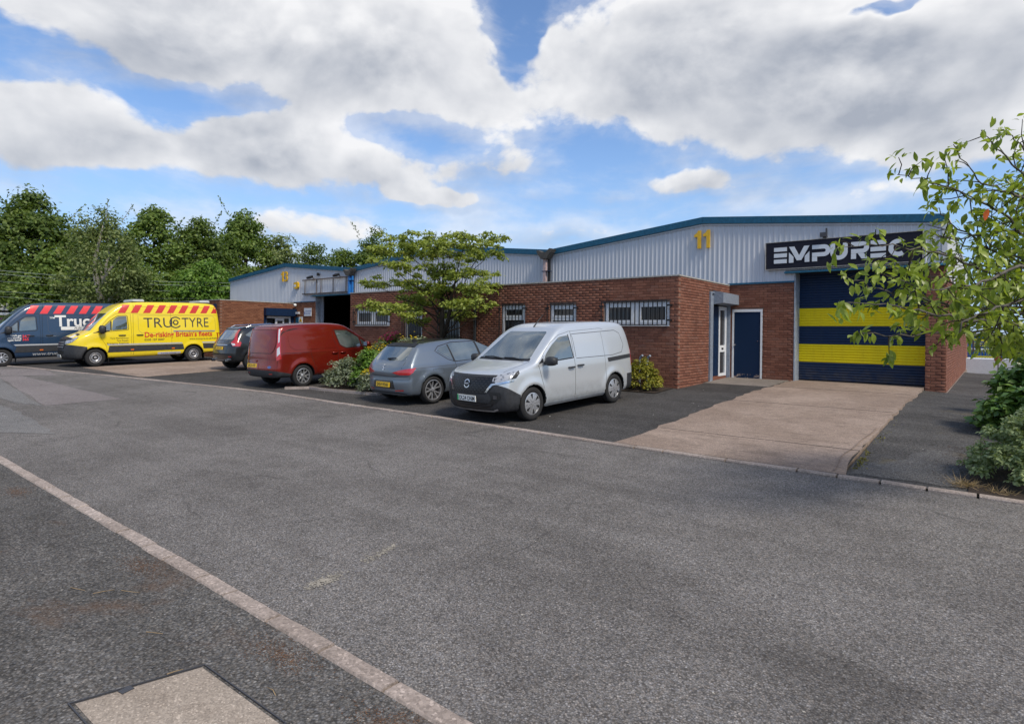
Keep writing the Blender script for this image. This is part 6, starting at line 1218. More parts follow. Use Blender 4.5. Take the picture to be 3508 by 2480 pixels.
def clump_leaves(rg, centres, radii, n_each, L, flat=.75, up=.35, shell=.55):
    k = len(centres); C = np.repeat(centres, n_each, 0); Rr = np.repeat(radii, n_each, 0); d = unit3(rg.normal(size=(len(C), 3))); d[:, 2] = np.where(d[:, 2] < -.25, -d[:, 2]*.6, d[:, 2])
    r = rg.uniform(0, 1, (len(C), 1))**shell; P = C+d*r*Rr*np.array([1, 1, flat]); out = d*np.array([1, 1, 1.2]); N = unit3(out+rg.normal(size=d.shape)*.55+np.array([0, 0, up])); A = unit3(rg.normal(size=d.shape)+out*.7+np.array([0, 0, -.35])); A = A-N*np.sum(A*N, 1, keepdims=True)
    l = L*rg.uniform(.65, 1.3, len(C)); return leaf_quads(P, A, N, l, l*rg.uniform(.5, .72, len(C)))
def limb_path(rg, a, b, bend=.12, n=5):
    a, b = np.array(a, float), np.array(b, float); L = np.linalg.norm(b-a); pts = [a+(b-a)*i/n+(rg.normal(size=3)*bend*L*.35 if 0 < i < n else 0) for i in range(n+1)]; return [tuple(p) for p in pts]
def far_tree(x2, ytop, depth, width_px, seed, mat, label, bark='bark_dark', L=.30, clumps=95, each=75,  low=.10, wisps=6, name='tree', flat=.8, group='trees beyond the units'):
    if wisps and each > 50: clumps = int(clumps*2.1); width_px *= 1.16; wisps = min(wisps, 6)
    L *= .86; rg = np.random.default_rng(seed); top = pt(x2, ytop, depth); b = pt(x2, 760, depth); z0 = -.35; H = top.z-z0; w = width_px/1337*depth/2; th = thing(name, label, 'tree', (b.x, b.y, z0), 0, group)
    cs = []; rs = []
    while len(cs) < clumps:
        q = unit3(rg.normal(size=(1, 3)))[0]; rr = rg.uniform(.25, 1)**.5; zf = .55+.5*q[2]*rr*.9; zf = min(.97, max(low, zf)); prof = math.sin(min(1, max(.03, (zf-low*.6)/(1-low*.6)))**.62*math.pi)**.6
        cs.append((q[0]*rr*w*prof, q[1]*rr*w*prof, zf*H)); rs.append(rg.uniform(.10, .20)*w*1.35+.22)
    cs = np.array(cs); rs = np.array(rs)[:, None]
    V, F = clump_leaves(rg, cs, rs, each, L, flat)
    for k in range((wisps+2)//3):   # thin shoots standing out of the top
        a = rg.uniform(0, 6.28); p0 = np.array([math.cos(a)*w*.45, math.sin(a)*w*.45, H*rg.uniform(.82, .95)]); p1 = p0+np.array([math.cos(a)*w*.25, math.sin(a)*w*.25, H*rg.uniform(.06, .13)]); n = 26; tt = rg.uniform(0, 1, (n, 1)); P = p0+(p1-p0)*tt+rg.normal(size=(n, 3))*.09*(1.15-tt); MB().tube([tuple(p0), tuple(p1)], [.02, .006], 4).build('shoot', bark, th); v, f = leaf_quads(P, rg.normal(size=(n, 3))+(p1-p0), rg.normal(size=(n, 3)), np.full(n, L*.8), np.full(n, L*.42)); F = np.concatenate([F, f+len(V)]); V = np.concatenate([V, v])
    np_mesh('crown', V, F, mat, th)
    mb = MB(); r0 = .16+.012*H; mb.tube([(0, 0, 0), (.1*rg.normal(), .1*rg.normal(), H*.3), (.2*rg.normal(), .2*rg.normal(), H*.6), (.25*rg.normal(), .25*rg.normal(), H*.86)], [r0, r0*.8, r0*.5, r0*.15], 8); mb.build('trunk', bark, th, True)
    for k in range(9):
        i = rg.integers(len(cs)); zs = cs[i][2]*rg.uniform(.35, .65); MB().tube(limb_path(rg, (0, 0, zs), cs[i]*.95), [r0*.38, r0*.33, r0*.26, r0*.2, r0*.13, r0*.05], 6).build('limb', bark, th, True)
    return th
far_tree(70, 436, 42, 235, 1, 'leaf_dark', 'tall dense dark tree at the left end of the treeline', L=.32, clumps=150, each=80)
far_tree(-70, 450, 41, 200, 2, 'leaf_dark', 'dark tree cut off by the left picture edge', L=.32, clumps=100)
far_tree(228, 458, 35.5, 150, 3, 'leaf_birch', 'pale feathery birch with white branches in the treeline', 'bark_birch', L=.20, clumps=80, each=80, low=.30, wisps=10, flat=1.1)
far_tree(345, 462, 46, 170, 4, 'leaf_mid', 'tall tree with spiky top shoots right of the birch', L=.30, clumps=120, wisps=14)
far_tree(445, 486, 48, 150, 5, 'leaf_dark', 'mid-height dark tree between the spiky tree and the round crown', L=.30, clumps=120, wisps=8)
far_tree(548, 466, 54, 150, 6, 'leaf_mid', 'tall round-crowned tree above the left eave of unit 13', L=.32, clumps=120, wisps=3)
far_tree(625, 528, 55, 120, 7, 'leaf_birch', 'lower pale tree behind the number 13 gable', L=.28, clumps=80)
far_tree(700, 540, 60, 130, 8, 'leaf_dark', 'thin wispy tree over the ridge of unit 13', L=.28, clumps=80, each=60, wisps=8)
far_tree(765, 556, 62, 110, 9, 'leaf_mid', 'low tree top just left of the rounded far crown', L=.3, clumps=70)
far_tree(838, 514, 62, 130, 10, 'leaf_dark', 'rounded tree crown rising behind the small forecourt tree', L=.32, clumps=100)
far_tree(915, 532, 64, 110, 11, 'leaf_mid', 'tree crown mostly hidden behind the small forecourt tree', L=.32, clumps=80)
far_tree(120, 565, 38, 150, 12, 'leaf_mid', 'broad lower tree in front of the dark trees on the left', L=.28, clumps=100)
far_tree(455, 585, 40, 170, 13, 'leaf_bright', 'lighter green sapling clump above the yellow van', L=.26, clumps=90)
far_tree(310, 600, 38, 140, 14, 'leaf_mid', 'bushy young tree above the navy van', L=.26, clumps=90)
far_tree(560, 600, 46, 130, 15, 'leaf_dark', 'dark bushy tree beside the left wall of unit 13', L=.28, clumps=90)
far_tree(30, 600, 38, 170, 16, 'leaf_dark', 'dark bushy tree at the lower left of the treeline', L=.28, clumps=90)
far_tree(210, 515, 47, 170, 17, 'leaf_dark', 'dark tree filling the gap behind the pale birch', L=.3, clumps=110)
# dark scrub under the trees
rg = np.random.default_rng(50); cs = []
for i in range(170):
    x2 = rg.uniform(-160, 660); p_ = pt(x2, 720, rg.uniform(39, 44)); cs.append((p_.x, p_.y, rg.uniform(-.2, 3.0)))
V, F = clump_leaves(rg, np.array(cs), np.full((len(cs), 1), .85), 60, .26); struct(np_mesh('undergrowth', V, F, 'leaf_dark'), 'dark scrub filling the foot of the treeline', 'stuff')

# ---- small forecourt tree: flat layered pads of fine leaves
def small_tree():
    rg = np.random.default_rng(21); base = Vector((-7.25, -1.5, gz(-7.25, -1.5))); D = 18.75; th = thing('small_tree', 'small olive-green tree with flat layered branches in front of the offices', 'tree', base)
    pads = [(905, 543, 62, 20), (970, 538, 75, 22), (1050, 535, 55, 18), (1100, 535, 38, 14), (865, 565, 45, 16), (940, 572, 70, 20), (1010, 575, 75, 22), (1085, 572, 50, 16), (880, 600, 60, 15), (1000, 610, 70, 20), (835, 640, 38, 14), (900, 640, 65, 18), (1040, 620, 60, 18), (1085, 615, 35, 11), (1095, 645, 25, 10), (960, 650, 60, 20), (1070, 650, 35, 12), (855, 688, 50, 12), (905, 700, 50, 16), (975, 690, 70, 18), (1055, 685, 55, 13), (1085, 700, 35, 11), (935, 722, 32, 16), (1035, 705, 40, 12), (990, 555, 60, 20), (1020, 655, 50, 14), (935, 672, 60, 16)]
    cs = []; rs = []; tips = []
    for (x, y, rx, ry) in pads:
        d = D+rg.uniform(-1.3, 1.3); c = pt(x, y, d); r = rx/1337*d; tips.append((np.array(c-base), r))
        for k in range(max(7, int(rx/3.6))):
            a = rg.uniform(0, 6.28); q = r*rg.uniform(.0, 1)**.5; cs.append((c.x-base.x+math.cos(a)*q*1., c.y-base.y+math.sin(a)*q, c.z-base.z+rg.normal()*ry/1337*D*.45)); rs.append(rg.uniform(.16, .30))
    cs = np.array(cs); V, F = clump_leaves(rg, cs, np.array(rs)[:, None], 62, .095, .5, .7, .75); np_mesh('crown', V, F, 'leaf_olive', th)
    tr = [(0, 0, -.05), (.02, .0, .7), (.10, .02, 1.3), (.05, .05, 2.0), (.12, .0, 2.8), (.1, .05, 3.6)]; MB().tube(tr, [.12, .10, .09, .075, .05, .02], 8).build('trunk', 'bark_dark', th, True)
    f2 = [(.10, .02, 1.25), (.38, .02, 1.9), (.55, -.05, 2.6), (.8, 0, 3.4)]; MB().tube(f2, [.075, .06, .045, .02], 7).build('trunk_fork', 'bark_dark', th, True)
    for (c, r) in tips:
        z = max(.9, c[2]*.62); st = (.08, .03, z) if c[0] < .5 else (.30+.1*(z-1.7), .0, z); MB().tube(limb_path(rg, st, c, .10), [.026, .022, .018, .014, .010, .005], 5).build('limb', 'bark_dark', th, True)
        for k in range(3): a = rg.uniform(0, 6.28); MB().tube(limb_path(rg, c*.97+np.array(st)*.03, c+np.array([math.cos(a)*r, math.sin(a)*r, .1])*.9, .1), [.012, .01, .009, .007, .005, .003], 4).build('twig', 'bark_dark', th)
small_tree()

# ---- shrubs
def shrub(name, label, x, y, rx, ry, h, mat, seed, L=.08, n=2600, flowers=None, nf=0, zb=None, cat='shrub', clump=.16, lw=.5, stems=True, fs=1.):
    rg = np.random.default_rng(seed); z0 = gz(x, y) if zb is None else zb; th = thing(name, label, cat, (x, y, z0)); k = max(12, n//40); cs = []; 
    for i in range(k):
        d = unit3(rg.normal(size=(1, 3)))[0]; d[2] = abs(d[2]); r = rg.uniform(.45, 1)**.45; cs.append((d[0]*r*rx*(1-.15*d[2]), d[1]*r*ry*(1-.15*d[2]), .08+max(.02, d[2]*r)*(h-.1)*rg.uniform(.85, 1.08)))
    cs = np.array(cs); V, F = clump_leaves(rg, cs, np.full((k, 1), clump), 40, L, .85, .85); np_mesh('foliage', V, F, mat, th)
    if stems:
        mb = MB()
        for i in range(10): j = rg.integers(k); mb.tube(limb_path(rg, (cs[j][0]*.15, cs[j][1]*.15, -.03), cs[j]*.9), [.016, .014, .012, .010, .007, .004], 4)
        o = mb.build('stems', 'bark_dark', th); o['kind'] = 'stuff'
    if flowers:
        top = cs[np.argsort(-(cs[:, 2]+rg.uniform(0, .25*h, k)))[:max(4, nf//5)]]; P = np.repeat(top, 5, 0)+rg.normal(size=(len(top)*5, 3))*.05+np.array([0, 0, clump*.8]); V = []; F = []
        for q in range(5): v, f = leaf_quads(P, rg.normal(size=P.shape)*np.array([1, 1, .25]), np.tile([0, 0, 1.], (len(P), 1))+rg.normal(size=P.shape)*.4, np.full(len(P), .036*fs), np.full(len(P), .032*fs)); F.append(f+4*len(P)*q); V.append(v)
        o = np_mesh('flowers', np.concatenate(V), np.concatenate(F), flowers, th); o['kind'] = 'stuff'
    return th
shrub('silver_shrub', 'grey silvery shrub at the front corner of the planting bed', -8.0, -4.45, .75, .6, .84, 'leaf_silver', 31, .07, 4200)
shrub('green_shrub', 'bright green leafy shrub in the middle of the planting bed', -7.25, -4.1, .72, .62, 1.08, 'leaf_bright', 32, .10, 4200)
shrub('flowering_shrub', 'grey-green shrub with yellow flowers beside the red van', -7.95, -3.3, .85, .85, 1.22, 'leaf_sage', 33, .08, 5200, 'petal_yellow', 110)
shrub('grey_shrub', 'large grey-green shrub behind the grey hatchback', -6.95, -2.9, 1.0, 1.0, 1.45, 'leaf_silver', 34, .08, 6400, 'petal_yellow', 25)
shrub('straggly_shrub', 'straggly pale shrub with yellow flowers at the hatchback rear corner', -6.50, -4.72, .34, .30, .62, 'leaf_silver', 35, .075, 1700, 'petal_yellow', 50)
shrub('rose_bush', 'bush with bright pink flowers by the brick wall', -10.35, -.9, 1.0, .6, 1.36, 'leaf_mid', 36, .09, 4200, 'petal_pink', 130, fs=1.9); shrub('low_shrub', 'low green shrub under the small olive tree', -8.3, -1.7, .8, .7, 1.0, 'leaf_mid', 37, .09, 3600)
shrub('golden_shrub', 'golden yellow-green shrub at the office brick corner', -.72, -.62, .62, .46, .78, 'leaf_gold', 38, .055, 5200, clump=.11)
shrub('rounded_bush', 'rounded sage-green bush with orange tips at the right kerb', 7.02, -5.40, .95, .82, .98, 'leaf_sage', 39, .055, 17000, clump=.09); shrub('laurel_bush', 'dark glossy laurel bush behind the rounded sage bush', 7.05, -1.7, .92, 1.15, 1.28, 'leaf_laurel', 40, .13, 7500, clump=.18)
shrub('pale_bush', 'pale grey-green bush topping the laurel', 7.7, -1.2, .8, .8, 1.5, 'leaf_sage', 41, .07, 5200)
shrub('laurel_sprig', 'young laurel sprig standing above the hedge', 6.95, .35, .32, .32, 1.62, 'leaf_laurel', 42, .17, 420, clump=.14)
# planting bed soil and edging
sheet('planting_bed', 'soil', lin(-8.55, -6.1, 8), lambda x: lin(-4.95, -.05, 10), .035, 'dark soil bed between the parked vehicles'); sheet('planting_bed.001', 'soil', lin(-1.6, -.1, 5), lin(-1.1, -.03, 5), .02, 'small soil bed at the office corner'); sheet('planting_bed.002', 'soil', lin(6.14, 12, 12), lambda x: lin(ky(x)+.07, -3.6, 9), .02, 'soil bed under the right-hand bushes'); sheet('planting_bed.003', 'soil', lin(-11.4, -8.56, 6), lin(-1.8, -.05, 6), .02, 'soil bed under the pink flowers')
be = bpy.data.objects.new('bed_edging', None); COL.objects.link(be); struct(be, 'low concrete edging round the planting bed')
epts = [(-9.25, -5.60), (-8.72, -5.14), (-8.2, -5.16), (-7.6, -5.10), (-7.0, -5.03), (-6.4, -4.96), (-6.05, -4.85), (-6.0, -4.0), (-6.0, -3.0)]
for a, b_ in zip(epts[:-1], epts[1:]):
    A_, B_ = Vector((a[0], a[1], gz(*a))), Vector((b_[0], b_[1], gz(*b_))); e_ = (B_-A_)*.492; nn = Vector((-e_.y, e_.x, 0)).normalized()*.03; MB().obox((A_+B_)/2+Vector((0, 0, .02)), e_, nn, (0, 0, .05)).build('edging_stone', 'far_kerb_concrete', be)
# dry grass tufts and moss
def tuft(x, y, label, n=60, h=.16, seed=1, mat='dry_grass'):
    rg = np.random.default_rng(seed); P = np.column_stack([rg.normal(0, .07, n)+x, rg.normal(0, .05, n)+y, np.full(n, gz(x, y)+.01)]); A = rg.normal(size=(n, 3))*np.array([1, 1, .25])+np.array([0, 0, .55]); v, f = leaf_quads(P, A, rg.normal(size=(n, 3)), rg.uniform(.5, 1.2, n)*h, np.full(n, .006)); return tag(np_mesh('grass_tuft', v, f, mat), label, 'grass tuft', 'dry grass tufts by the right kerb')
tuft(6.12, -6.10, 'larger straw-coloured grass tuft under the rounded bush', 150, .17, 1); tuft(6.42, -6.22, 'smaller straw-coloured grass tuft nearest the kerb', 90, .13, 2)
rg = np.random.default_rng(77); P = []
for i in range(1500):
    t_ = rg.uniform(0, 1); y = -6.2+t_*9.6; x = 4.90+.13*t_+abs(rg.normal(0, .05))+(.06*max(0, 1-t_*7))
    if math.sin(y*3.1)+.8*math.sin(y*7.7+1) > -.3: P.append((x, y, gz(x, y)+.004))
P = np.array(P); n = len(P); v, f = leaf_quads(P, rg.normal(size=(n, 3))*np.array([1, 1, .4])+np.array([0, 0, .25]), rg.normal(size=(n, 3))+np.array([0, 0, 1.]), rg.uniform(.02, .055, n), rg.uniform(.014, .03, n)); struct(np_mesh('moss', v, f, 'moss'), 'moss and dead leaves along the driveway edge', 'stuff')
P = np.column_stack([rg.uniform(5.55, 6.3, 900), rg.uniform(-6.2, -3.6, 900)]); P = P[(P[:, 0]-5.5)*1.2+rg.normal(0, .12, 900) > .35]; P = np.array([(a, b_, gz(a, b_)+.005) for a, b_ in P]); n = len(P); v, f = leaf_quads(P, rg.normal(size=(n, 3))*np.array([1, 1, .1]), rg.normal(size=(n, 3))*.3+np.array([0, 0, 1.]), rg.uniform(.01, .03, n), rg.uniform(.008, .018, n)); plain('leaf_litter', (.075, .042, .026), .95, var=.4); struct(np_mesh('leaf_litter', v, f, 'leaf_litter'), 'brown leaf litter spilling from the bed', 'stuff')

# ---- cherry tree overhanging from the right
def leaf_me(L, W, droop, name='leaf'):
    rows = [(0, .06), (.16, .55), (.40, 1.), (.65, .85), (.86, .42), (1., .02)]; V = []; F = []
    for (t_, w_) in rows:
        z = -droop*L*t_*t_; V += [(-W/2*w_, t_*L, z+.10*W*w_), (0, t_*L, z), (W/2*w_, t_*L, z+.10*W*w_)]
    for i in range(len(rows)-1): F += [(3*i, 3*i+1, 3*i+4, 3*i+3), (3*i+1, 3*i+2, 3*i+5, 3*i+4)]
    return V, F
def cherry():
    rg = np.random.default_rng(9); base = Vector((8.15, -5.35, gz(8.15, -5.35))); th = thing('cherry_tree', 'leafy cherry tree reaching in from the right picture edge', 'tree', base)
    def W(p): return np.array(pt(*p)-base)
    T0 = np.array([0, 0, 0.]); T1 = np.array([-.05, .02, 1.35]); T2 = np.array([-.12, -.05, 2.1]); T3 = np.array([-.2, .05, 3.1])
    MB().tube([tuple(T0-np.array([0, 0, .1])), tuple(T0+np.array([.02, .01, .7])), tuple(T1), tuple(T2), tuple(T3), (-.25, .1, 4.0)], [.13, .11, .10, .085, .06, .02], 10).build('trunk', 'bark_grey', th, True)
    M_ = [[T1, W((2300, 742, 6.1)), W((2150, 742, 5.7)), W((2020, 755, 5.5)), W((1925, 745, 5.4))], [T1, W((2310, 705, 6.0)), W((2160, 692, 5.6)), W((2040, 668, 5.4)), W((1950, 640, 5.3)), W((1897, 620, 5.2))], [T2, W((2300, 645, 5.9)), W((2200, 600, 5.6)), W((2100, 565, 5.3)), W((2000, 549, 5.2)), W((1880, 556, 5.1))], [T2, W((2330, 560, 6.1)), W((2260, 490, 5.9)), W((2190, 445, 5.7)), W((2100, 410, 5.5)), W((2012, 392, 5.4))], [T3, W((2340, 480, 6.2)), W((2300, 400, 6.1)), W((2245, 340, 6.0)), W((2200, 292, 5.9))], [T1, W((2320, 735, 5.5)), W((2200, 722, 5.2)), W((2080, 702, 5.0)), W((1990, 682, 4.9)), W((1885, 680, 4.8))], [T2, W((2350, 600, 6.4)), W((2230, 560, 6.1)), W((2130, 500, 5.9)), W((2085, 458, 5.8))], [T3, W((2320, 520, 6.3)), W((2230, 520, 6.0)), W((2150, 540, 5.8)), W((2080, 520, 5.6))], [T1, W((2300, 680, 6.5)), W((2180, 650, 6.3)), W((2080, 620, 6.0)), W((1990, 600, 5.8))], [T3, W((2350, 420, 6.6)), W((2290, 330, 6.4)), W((2250, 290, 6.3))], [T2, W((2280, 600, 5.4)), W((2180, 640, 5.1)), W((2090, 650, 4.9)), W((2010, 625, 4.8))], [T1, W((2290, 690, 6.6)), W((2190, 690, 6.5)), W((2100, 690, 6.3)), W((2030, 700, 6.2))], [T2, W((2330, 660, 5.2)), W((2240, 690, 5.0)), W((2160, 725, 4.9)), W((2140, 755, 4.9))], [T2, W((2310, 590, 6.7)), W((2220, 600, 6.5)), W((2130, 590, 6.3))], [T3, W((2330, 450, 5.8)), W((2260, 430, 5.6)), W((2190, 400, 5.5)), W((2150, 345, 5.4))]]
    spots = []
    for path in M_:
        P = []
        for a, b in zip(path[:-1], path[1:]):
            for j in range(5): P.append(a+(b-a)*j/5+rg.normal(size=3)*.012)
        P.append(path[-1]); n = len(P); rad = [.016*(1-i/n)**1.2+.003 for i in range(n)]; MB().tube([tuple(p) for p in P], rad, 6).build('branch', 'bark_grey', th, True)
        L = np.cumsum([0]+[np.linalg.norm(P[i+1]-P[i]) for i in range(n-1)])
        start = .38*L[-1]; d = start
        while d < L[-1]:
            i = min(n-2, int(np.searchsorted(L, d)-1)); p = P[i]+(P[i+1]-P[i])*((d-L[i])/max(1e-6, L[i+1]-L[i])); ax = unit3((P[i+1]-P[i])[None])[0]
            sd_ = unit3((np.cross(ax, rg.normal(size=3))+ax*.7+np.array([0, 0, .12]))[None])[0]; tl = rg.uniform(.08, .42)*(1 if d < .85*L[-1] else .5); q = p+sd_*tl; mid = (p+q)/2+rg.normal(size=3)*.02
            if tl > .14: MB().tube([tuple(p), tuple(mid), tuple(q)], [.006, .0045, .003], 4).build('twig', 'bark_dark', th)
            spots.append((q, sd_)); 
            if tl > .25: spots.append((mid, sd_))
            d += rg.uniform(.032, .07)+.13*max(0, (d/L[-1]-.50))
        spots.append((path[-1], unit3((P[-1]-P[-3])[None])[0]))
    LV = []
    for (q, ax) in spots:
        for k in range(rg.integers(4, 9)):
            a = unit3((ax*.45+rg.normal(size=3)*.55+np.array([0, 0, -.42]))[None])[0]; N = unit3((np.array([0, 0, 1.])+rg.normal(size=3)*.45+ax*.2)[None])[0]; LV.append((q+rg.normal(size=3)*.025, a, N, rg.uniform(.062, .112)))
    keep = []
    for l in LV:
        v = Vector(l[0])+base-CAM; dd = v.dot(fwd); sx = v.dot(rgt2)/dd*1337+1148; sy = 749-v.dot(up2)/dd*1337; keep.append((0 < sx < 2310 and sy < 1600, l[3]/dd))
    order = sorted([i for i in range(len(LV)) if keep[i][0]], key=lambda i: -keep[i][1])[:300]; single = set(order); mes = []
    for (w_, dr) in ((.42, .25), (.48, .34), (.38, .18), (.46, .45)):
        V, F = leaf_me(1., w_, dr); me = bpy.data.meshes.new('leaf'); me.from_pydata(V, [], F); me.materials.append(MATS['leaf_cherry']); me.polygons.foreach_set('use_smooth', [True]*len(F)); mes.append((me, np.array(V), np.array(F)))
    VV = []; FF = []; nb = 0
    for i, (p, a, N, L) in enumerate(LV):
        B = np.cross(a, N); B /= np.linalg.norm(B); N2 = np.cross(B, a); k = i % 4; Rm = np.column_stack([B, a, N2])
        if i in single:
            o = link('leaf', mes[k][0], th); mw = Matrix.Identity(4)
            for r_ in range(3):
                for c_ in range(3): mw[r_][c_] = float(Rm[r_, c_]*L)
                mw[r_][3] = float(p[r_])
            o.matrix_local = mw
        else: VV.append(mes[k][1]*L @ Rm.T+p); FF.append(mes[k][2]+nb); nb += len(mes[k][1])
    o = np_mesh('leaves', np.concatenate(VV), np.concatenate(FF), 'leaf_cherry', th, True); o['kind'] = 'stuff'
    V, F = leaf_me(.11, .05, .1); me = bpy.data.meshes.new('withered_leaf'); me.from_pydata(V, [], F); me.materials.append(MATS['leaf_orange']); o = link('withered_leaf', me, th); o.location = W((2216, 468, 5.3)); o.rotation_euler = (-1.4, .2, .5)
cherry()
# ------------------------------------------------------------------ background bits
sheet('lower_yard', 'parking_asphalt', [-4, 10, 30, 60], [16.5, 30, 60, 90], -1.75, 'lower trading yard beyond the end wall'); sheet('verge', 'grass_ground', lin(-110, -45.1, 6), lin(-60, 90, 12), -.25, 'rough grass verge under the trees'); sheet('verge.001', 'grass_ground', lin(-45, -4, 6), lin(21, 90, 6), -.25, 'rough grass behind the units')
plain('white_gloss', (.74, .75, .77), .3, var=.05); plain('board_yellow', (.78, .68, .05), .45, var=.06); plain('fence_blue', (.015, .10, .36), .45, var=.15); plain('shed_blue', (.02, .22, .60), .45, var=.12); plain('roof_tan', (.34, .28, .24), .8, var=.25); plain('purple_mesh', (.13, .035, .14), .6, var=.2); plain('light_grey', (.42, .44, .46), .55, var=.2); plain('signal_red', (.30, .07, .03), .5)
def face_cam(p):
    d = CAM-p; return math.atan2(d.y, d.x)+math.pi/2
def site(x2, y2, depth): return pt(x2, y2, depth)
# white box van seen over the crest
c = site(2209, 836, 27); wv = thing('white_van', 'white van roof and side seen over the crest past the end wall', 'van', (c.x, c.y, c.z-1.25), face_cam(c))
mb = MB(); mb.prism([(-1.05, .45), (1.05, .45), (1.05, 1.70), (1.0, 1.85), (.9, 1.90), (-.9, 1.90), (-1.0, 1.85), (-1.05, 1.70)], -.9, .9, 'y'); mb.build('body', 'white_gloss', wv); MB().box(-.9, .6, -.905, -.90, 1.05, 1.08).box(-.88, -.86, -.905, -.90, 1.08, 1.7).build('panel_line', 'light_grey', wv)
for x in (-.7, .7): MB().lathe([(.31, -.1), (.31, .1)], 16, 'y', (x, -.82, .31)).lathe([(0, -.1), (.31, -.1)], 16, 'y', (x, -.82, .31)).build('wheel', 'tyre_rubber', wv)
# yellow board and post
c = site(2210, 806, 31); yb = thing('yellow_board', 'yellow board lettered DISCOUNT above the white van', 'sign', (c.x, c.y, c.z), face_cam(c)); MB().box(-.60, .60, -.02, .02, -.22, .18).build('board', 'board_yellow', yb); MB().box(-.5, -.44, .021, .06, -1.6, .1).box(.44, .5, .021, .06, -1.6, .1).build('posts', 'black_steel', yb)
text_obj('DISCOUNT', .17, .001, 'sign_black', (-.46, -.024, -.02), yb, .003, 'lettering', (math.pi/2, 0, 0), 1.0); text_obj('TYRES & EXHAUSTS', .085, .001, 'sign_black', (-.42, -.024, -.14), yb, 0, 'lettering', (math.pi/2, 0, 0), 1.0) if False else None
c = site(2166, 816, 27.5); tag(MB().box(-.05, .05, -.05, .05, -.6, .32).build('gate_post', 'board_yellow'), 'yellow gate post at the corner of the end wall', 'post'); bpy.data.objects['gate_post'].location = c
# blue palisade fence
c = site(2198, 803, 33); fe = thing('palisade_fence', 'bright blue palisade fence in the yard beyond', 'fence', (c.x, c.y, c.z), face_cam(c))
for i in range(11): MB().prism([(-.60+i*.13, -1.0), (-.52+i*.13, -1.0), (-.52+i*.13, .28), (-.56+i*.13, .36), (-.60+i*.13, .28)], -.01, .01, 'y').build('pale', 'fence_blue', fe)
for z in (-.6, .1): MB().box(-.65, .95, .012, .05, z-.03, z+.03).build('rail', 'fence_blue', fe)
# blue shed with curved roof and yellow sign
c = site(2190, 775, 46); sh = thing('blue_shed', 'blue workshop with a low curved tan roof in the distance', 'building', (c.x, c.y, c.z-2.6), face_cam(c)); MB().box(-1.0, 1.9, 0, 5, 0, 3.35).build('wall', 'shed_blue', sh)
mb = MB(); R2 = [(-1.2, 3.2), (-.6, 3.42), (.1, 3.58), (.8, 3.62), (1.5, 3.52), (2.1, 3.3)]; mb.prism(R2+[(a, b-.18) for a, b in reversed(R2)], -.3, 5.2, 'y'); mb.build('roof', 'roof_tan', sh); MB().box(-.9, 1.8, -.02, -.001, 1.0, 1.9).build('window', 'window_glass', sh)
c = site(2196, 770, 40); ys = thing('garage_sign', 'yellow garage sign with dark blue lettering on the blue workshop', 'sign', (c.x, c.y, c.z), face_cam(c)); MB().box(-.36, .42, -.03, .03, -.28, .32).build('board', 'board_yellow', ys); MB().box(-.30, .30, -.036, -.031, .05, .13).box(-.28, .34, -.036, -.031, -.10, -.03).build('lettering_block', 'notice_blue', ys); MB().box(-.05, .05, .031, .09, -2.8, -.28).build('post', 'rust_steel', ys)
c = site(2195, 780, 39); tag(MB().box(-.42, .60, -.03, .03, -.11, .11).build('blue_banner', 'notice_blue'), 'narrow dark blue banner under the yellow garage sign', 'banner'); bpy.data.objects['blue_banner'].location = c; bpy.data.objects['blue_banner'].rotation_euler.z = face_cam(c)
c = site(2182, 785, 36); tag(MB().box(-.04, .04, -.04, .04, -1.2, .9).build('dark_post', 'rust_steel'), 'thin dark post in front of the blue workshop', 'post'); bpy.data.objects['dark_post'].location = c
for k, (x2, y2, w_, lb) in enumerate([(2176, 790, 1.1, 'leftmost parked white pickup roof beyond the blue fence'), (2196, 792, .9, 'middle parked white vehicle roof beyond the blue fence'), (2214, 791, .9, 'rightmost parked white vehicle roof beyond the blue fence')]):
    c = site(x2, y2, 37); v = thing('parked_vehicle', lb, 'vehicle', (c.x, c.y, c.z-1.1), face_cam(c), 'vehicles parked in the far yard'); MB().prism([(-w_*.6, .3), (w_*.6, .3), (w_*.6, .85), (w_*.42, .92), (w_*.30, 1.35), (-w_*.34, 1.35), (-w_*.46, .92), (-w_*.6, .85)], -.7, .7, 'y').build('body', 'white_gloss', v); MB().prism([(w_*.37, .95), (w_*.27, 1.28), (-w_*.30, 1.28), (-w_*.40, .95)], -.706, -.701, 'y').build('side_window', 'car_glass', v)
c = site(2238, 806, 25); rm = thing('round_sign', 'small round orange-red roadside disc beside the white van', 'sign', (c.x, c.y, c.z), face_cam(c)); MB().lathe([(0, -.02), (.13, -.02), (.13, .02), (0, .02)], 18, 'y').build('disc', 'signal_red', rm); MB().box(-.02, .02, .021, .05, -1.4, .1).build('post', 'rust_steel', rm)
far_tree(2272, 756, 34, 110, 61, 'leaf_olive', 'olive-brown tree behind the white car on the right', L=.16, clumps=90, each=70, wisps=0, group='trees beyond the right yard'); far_tree(2380, 740, 40, 170, 62, 'leaf_mid', 'green tree glimpsed behind the cherry leaves', L=.2, clumps=80, each=60, wisps=0, group='trees beyond the right yard')
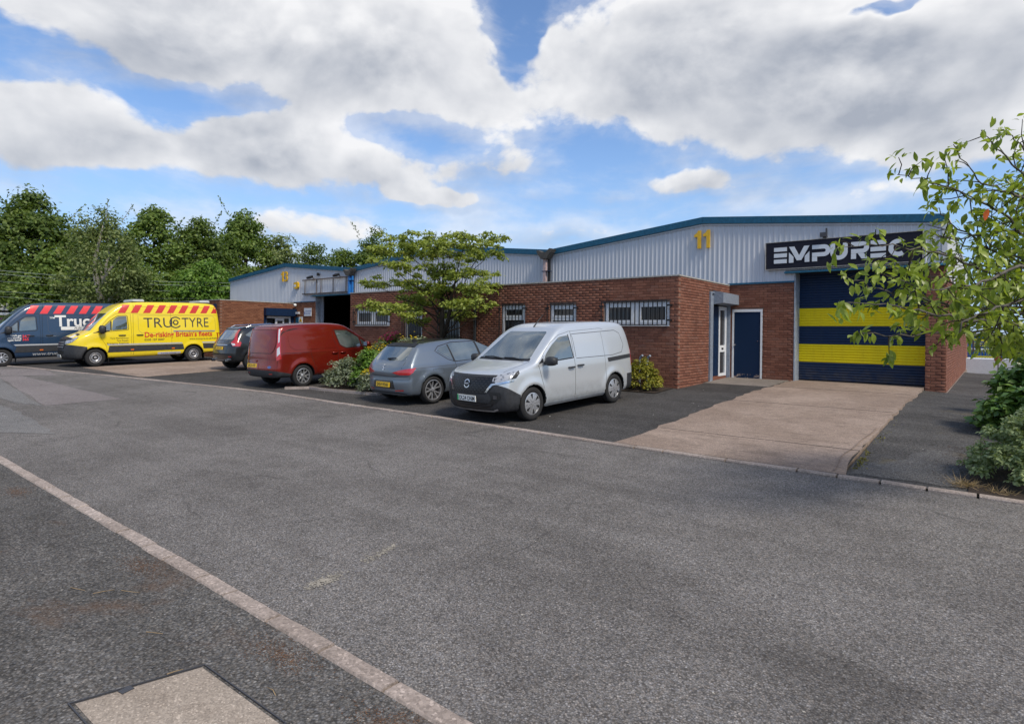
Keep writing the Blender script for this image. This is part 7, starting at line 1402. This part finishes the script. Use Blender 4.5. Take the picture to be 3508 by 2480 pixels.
# white car beyond the hedge
def white_car():
    c = site(2290, 830, 21); sp = dict(profile=[(-1.98, .20), (-2.07, .28), (-2.10, .50), (-2.07, .86), (-1.86, 1.08), (-1.56, 1.38), (-.9, 1.47), (-.3, 1.48), (.15, 1.45), (.5, 1.32), (.95, 1.09), (1.12, 1.0), (1.5, .92), (1.9, .80), (2.08, .66), (2.15, .45), (2.08, .22)], wx=[(-2.2, .80), (-1.9, .865), (.9, .905), (2.3, .78)], wz=[(.15, .92), (.6, 1.0), (.92, .955), (1.2, .80), (1.5, .6)], cf=.34, cr=.22, round=.09, arches=(1.318, -1.318), ra=.350, tyre=.318, paint='paint_white', res=.045)
    c_ = Car('white_car', 'white car behind the hedge on the right', 'car', sp, (c.x+1.2, c.y+.3, c.z-1.05), R_(190)); c_.wheels('cover9', .318, .205, .89, .2); c_.drape('windscreen', rpoly([(-.62, 1.05), (.62, 1.05), (.50, 1.37), (-.50, 1.37)], .06), 'F', 'car_glass')
    for v in 'LR': c_.drape('side_window', rpoly([(-1.2, 1.0), (.95, .98), (.5, 1.28), (.15, 1.38), (-1.0, 1.38)], .05), v, 'car_glass')
white_car()
# left edge: purple container, lamp-post and overhead cables
c = site(10, 735, 36); pc_ = thing('storage_container', 'purple mesh-sided container with grey roof behind the navy van', 'container', (c.x, c.y, -.3), face_cam(c)); MB().box(-5, 3.4, 0, 2.4, 0, 2.45).build('side', 'purple_mesh', pc_); MB().box(-5.1, 3.5, -.1, 2.5, 2.72, 3.15).build('roof', 'light_grey', pc_); MB().box(-5.05, 3.45, -.06, -.01, 2.45, 2.6).build('top_rail', 'white_gloss', pc_)
for i in range(6): MB().box(-3.5+i*1.25, -3.42+i*1.25, -.08, -.011, 0, 2.44).build('upright', 'light_grey', pc_)
plain('cable', (.20, .25, .22), .5)
for k, (ya, yb_, r, lb) in enumerate([(603, 631, .014, 'topmost overhead cable crossing in front of the trees'), (611, 638, .014, 'second overhead cable from the top in front of the trees'), (628, 650, .009, 'third thin overhead cable in front of the dark trees'), (652, 664, .009, 'fourth thin overhead cable in front of the dark trees'), (664, 676, .008, 'lowest thin overhead cable in front of the dark trees')]):
    a, b = pt(-90, ya-5, 33), pt(570, yb_+4, 40); mb = MB(); mb.tube([a.lerp(b, i/12)-Vector((0, 0, .25*math.sin(math.pi*i/12))) for i in range(13)], r, 5); tag(mb.build('overhead_cable', 'cable'), lb, 'cable', 'overhead cables')
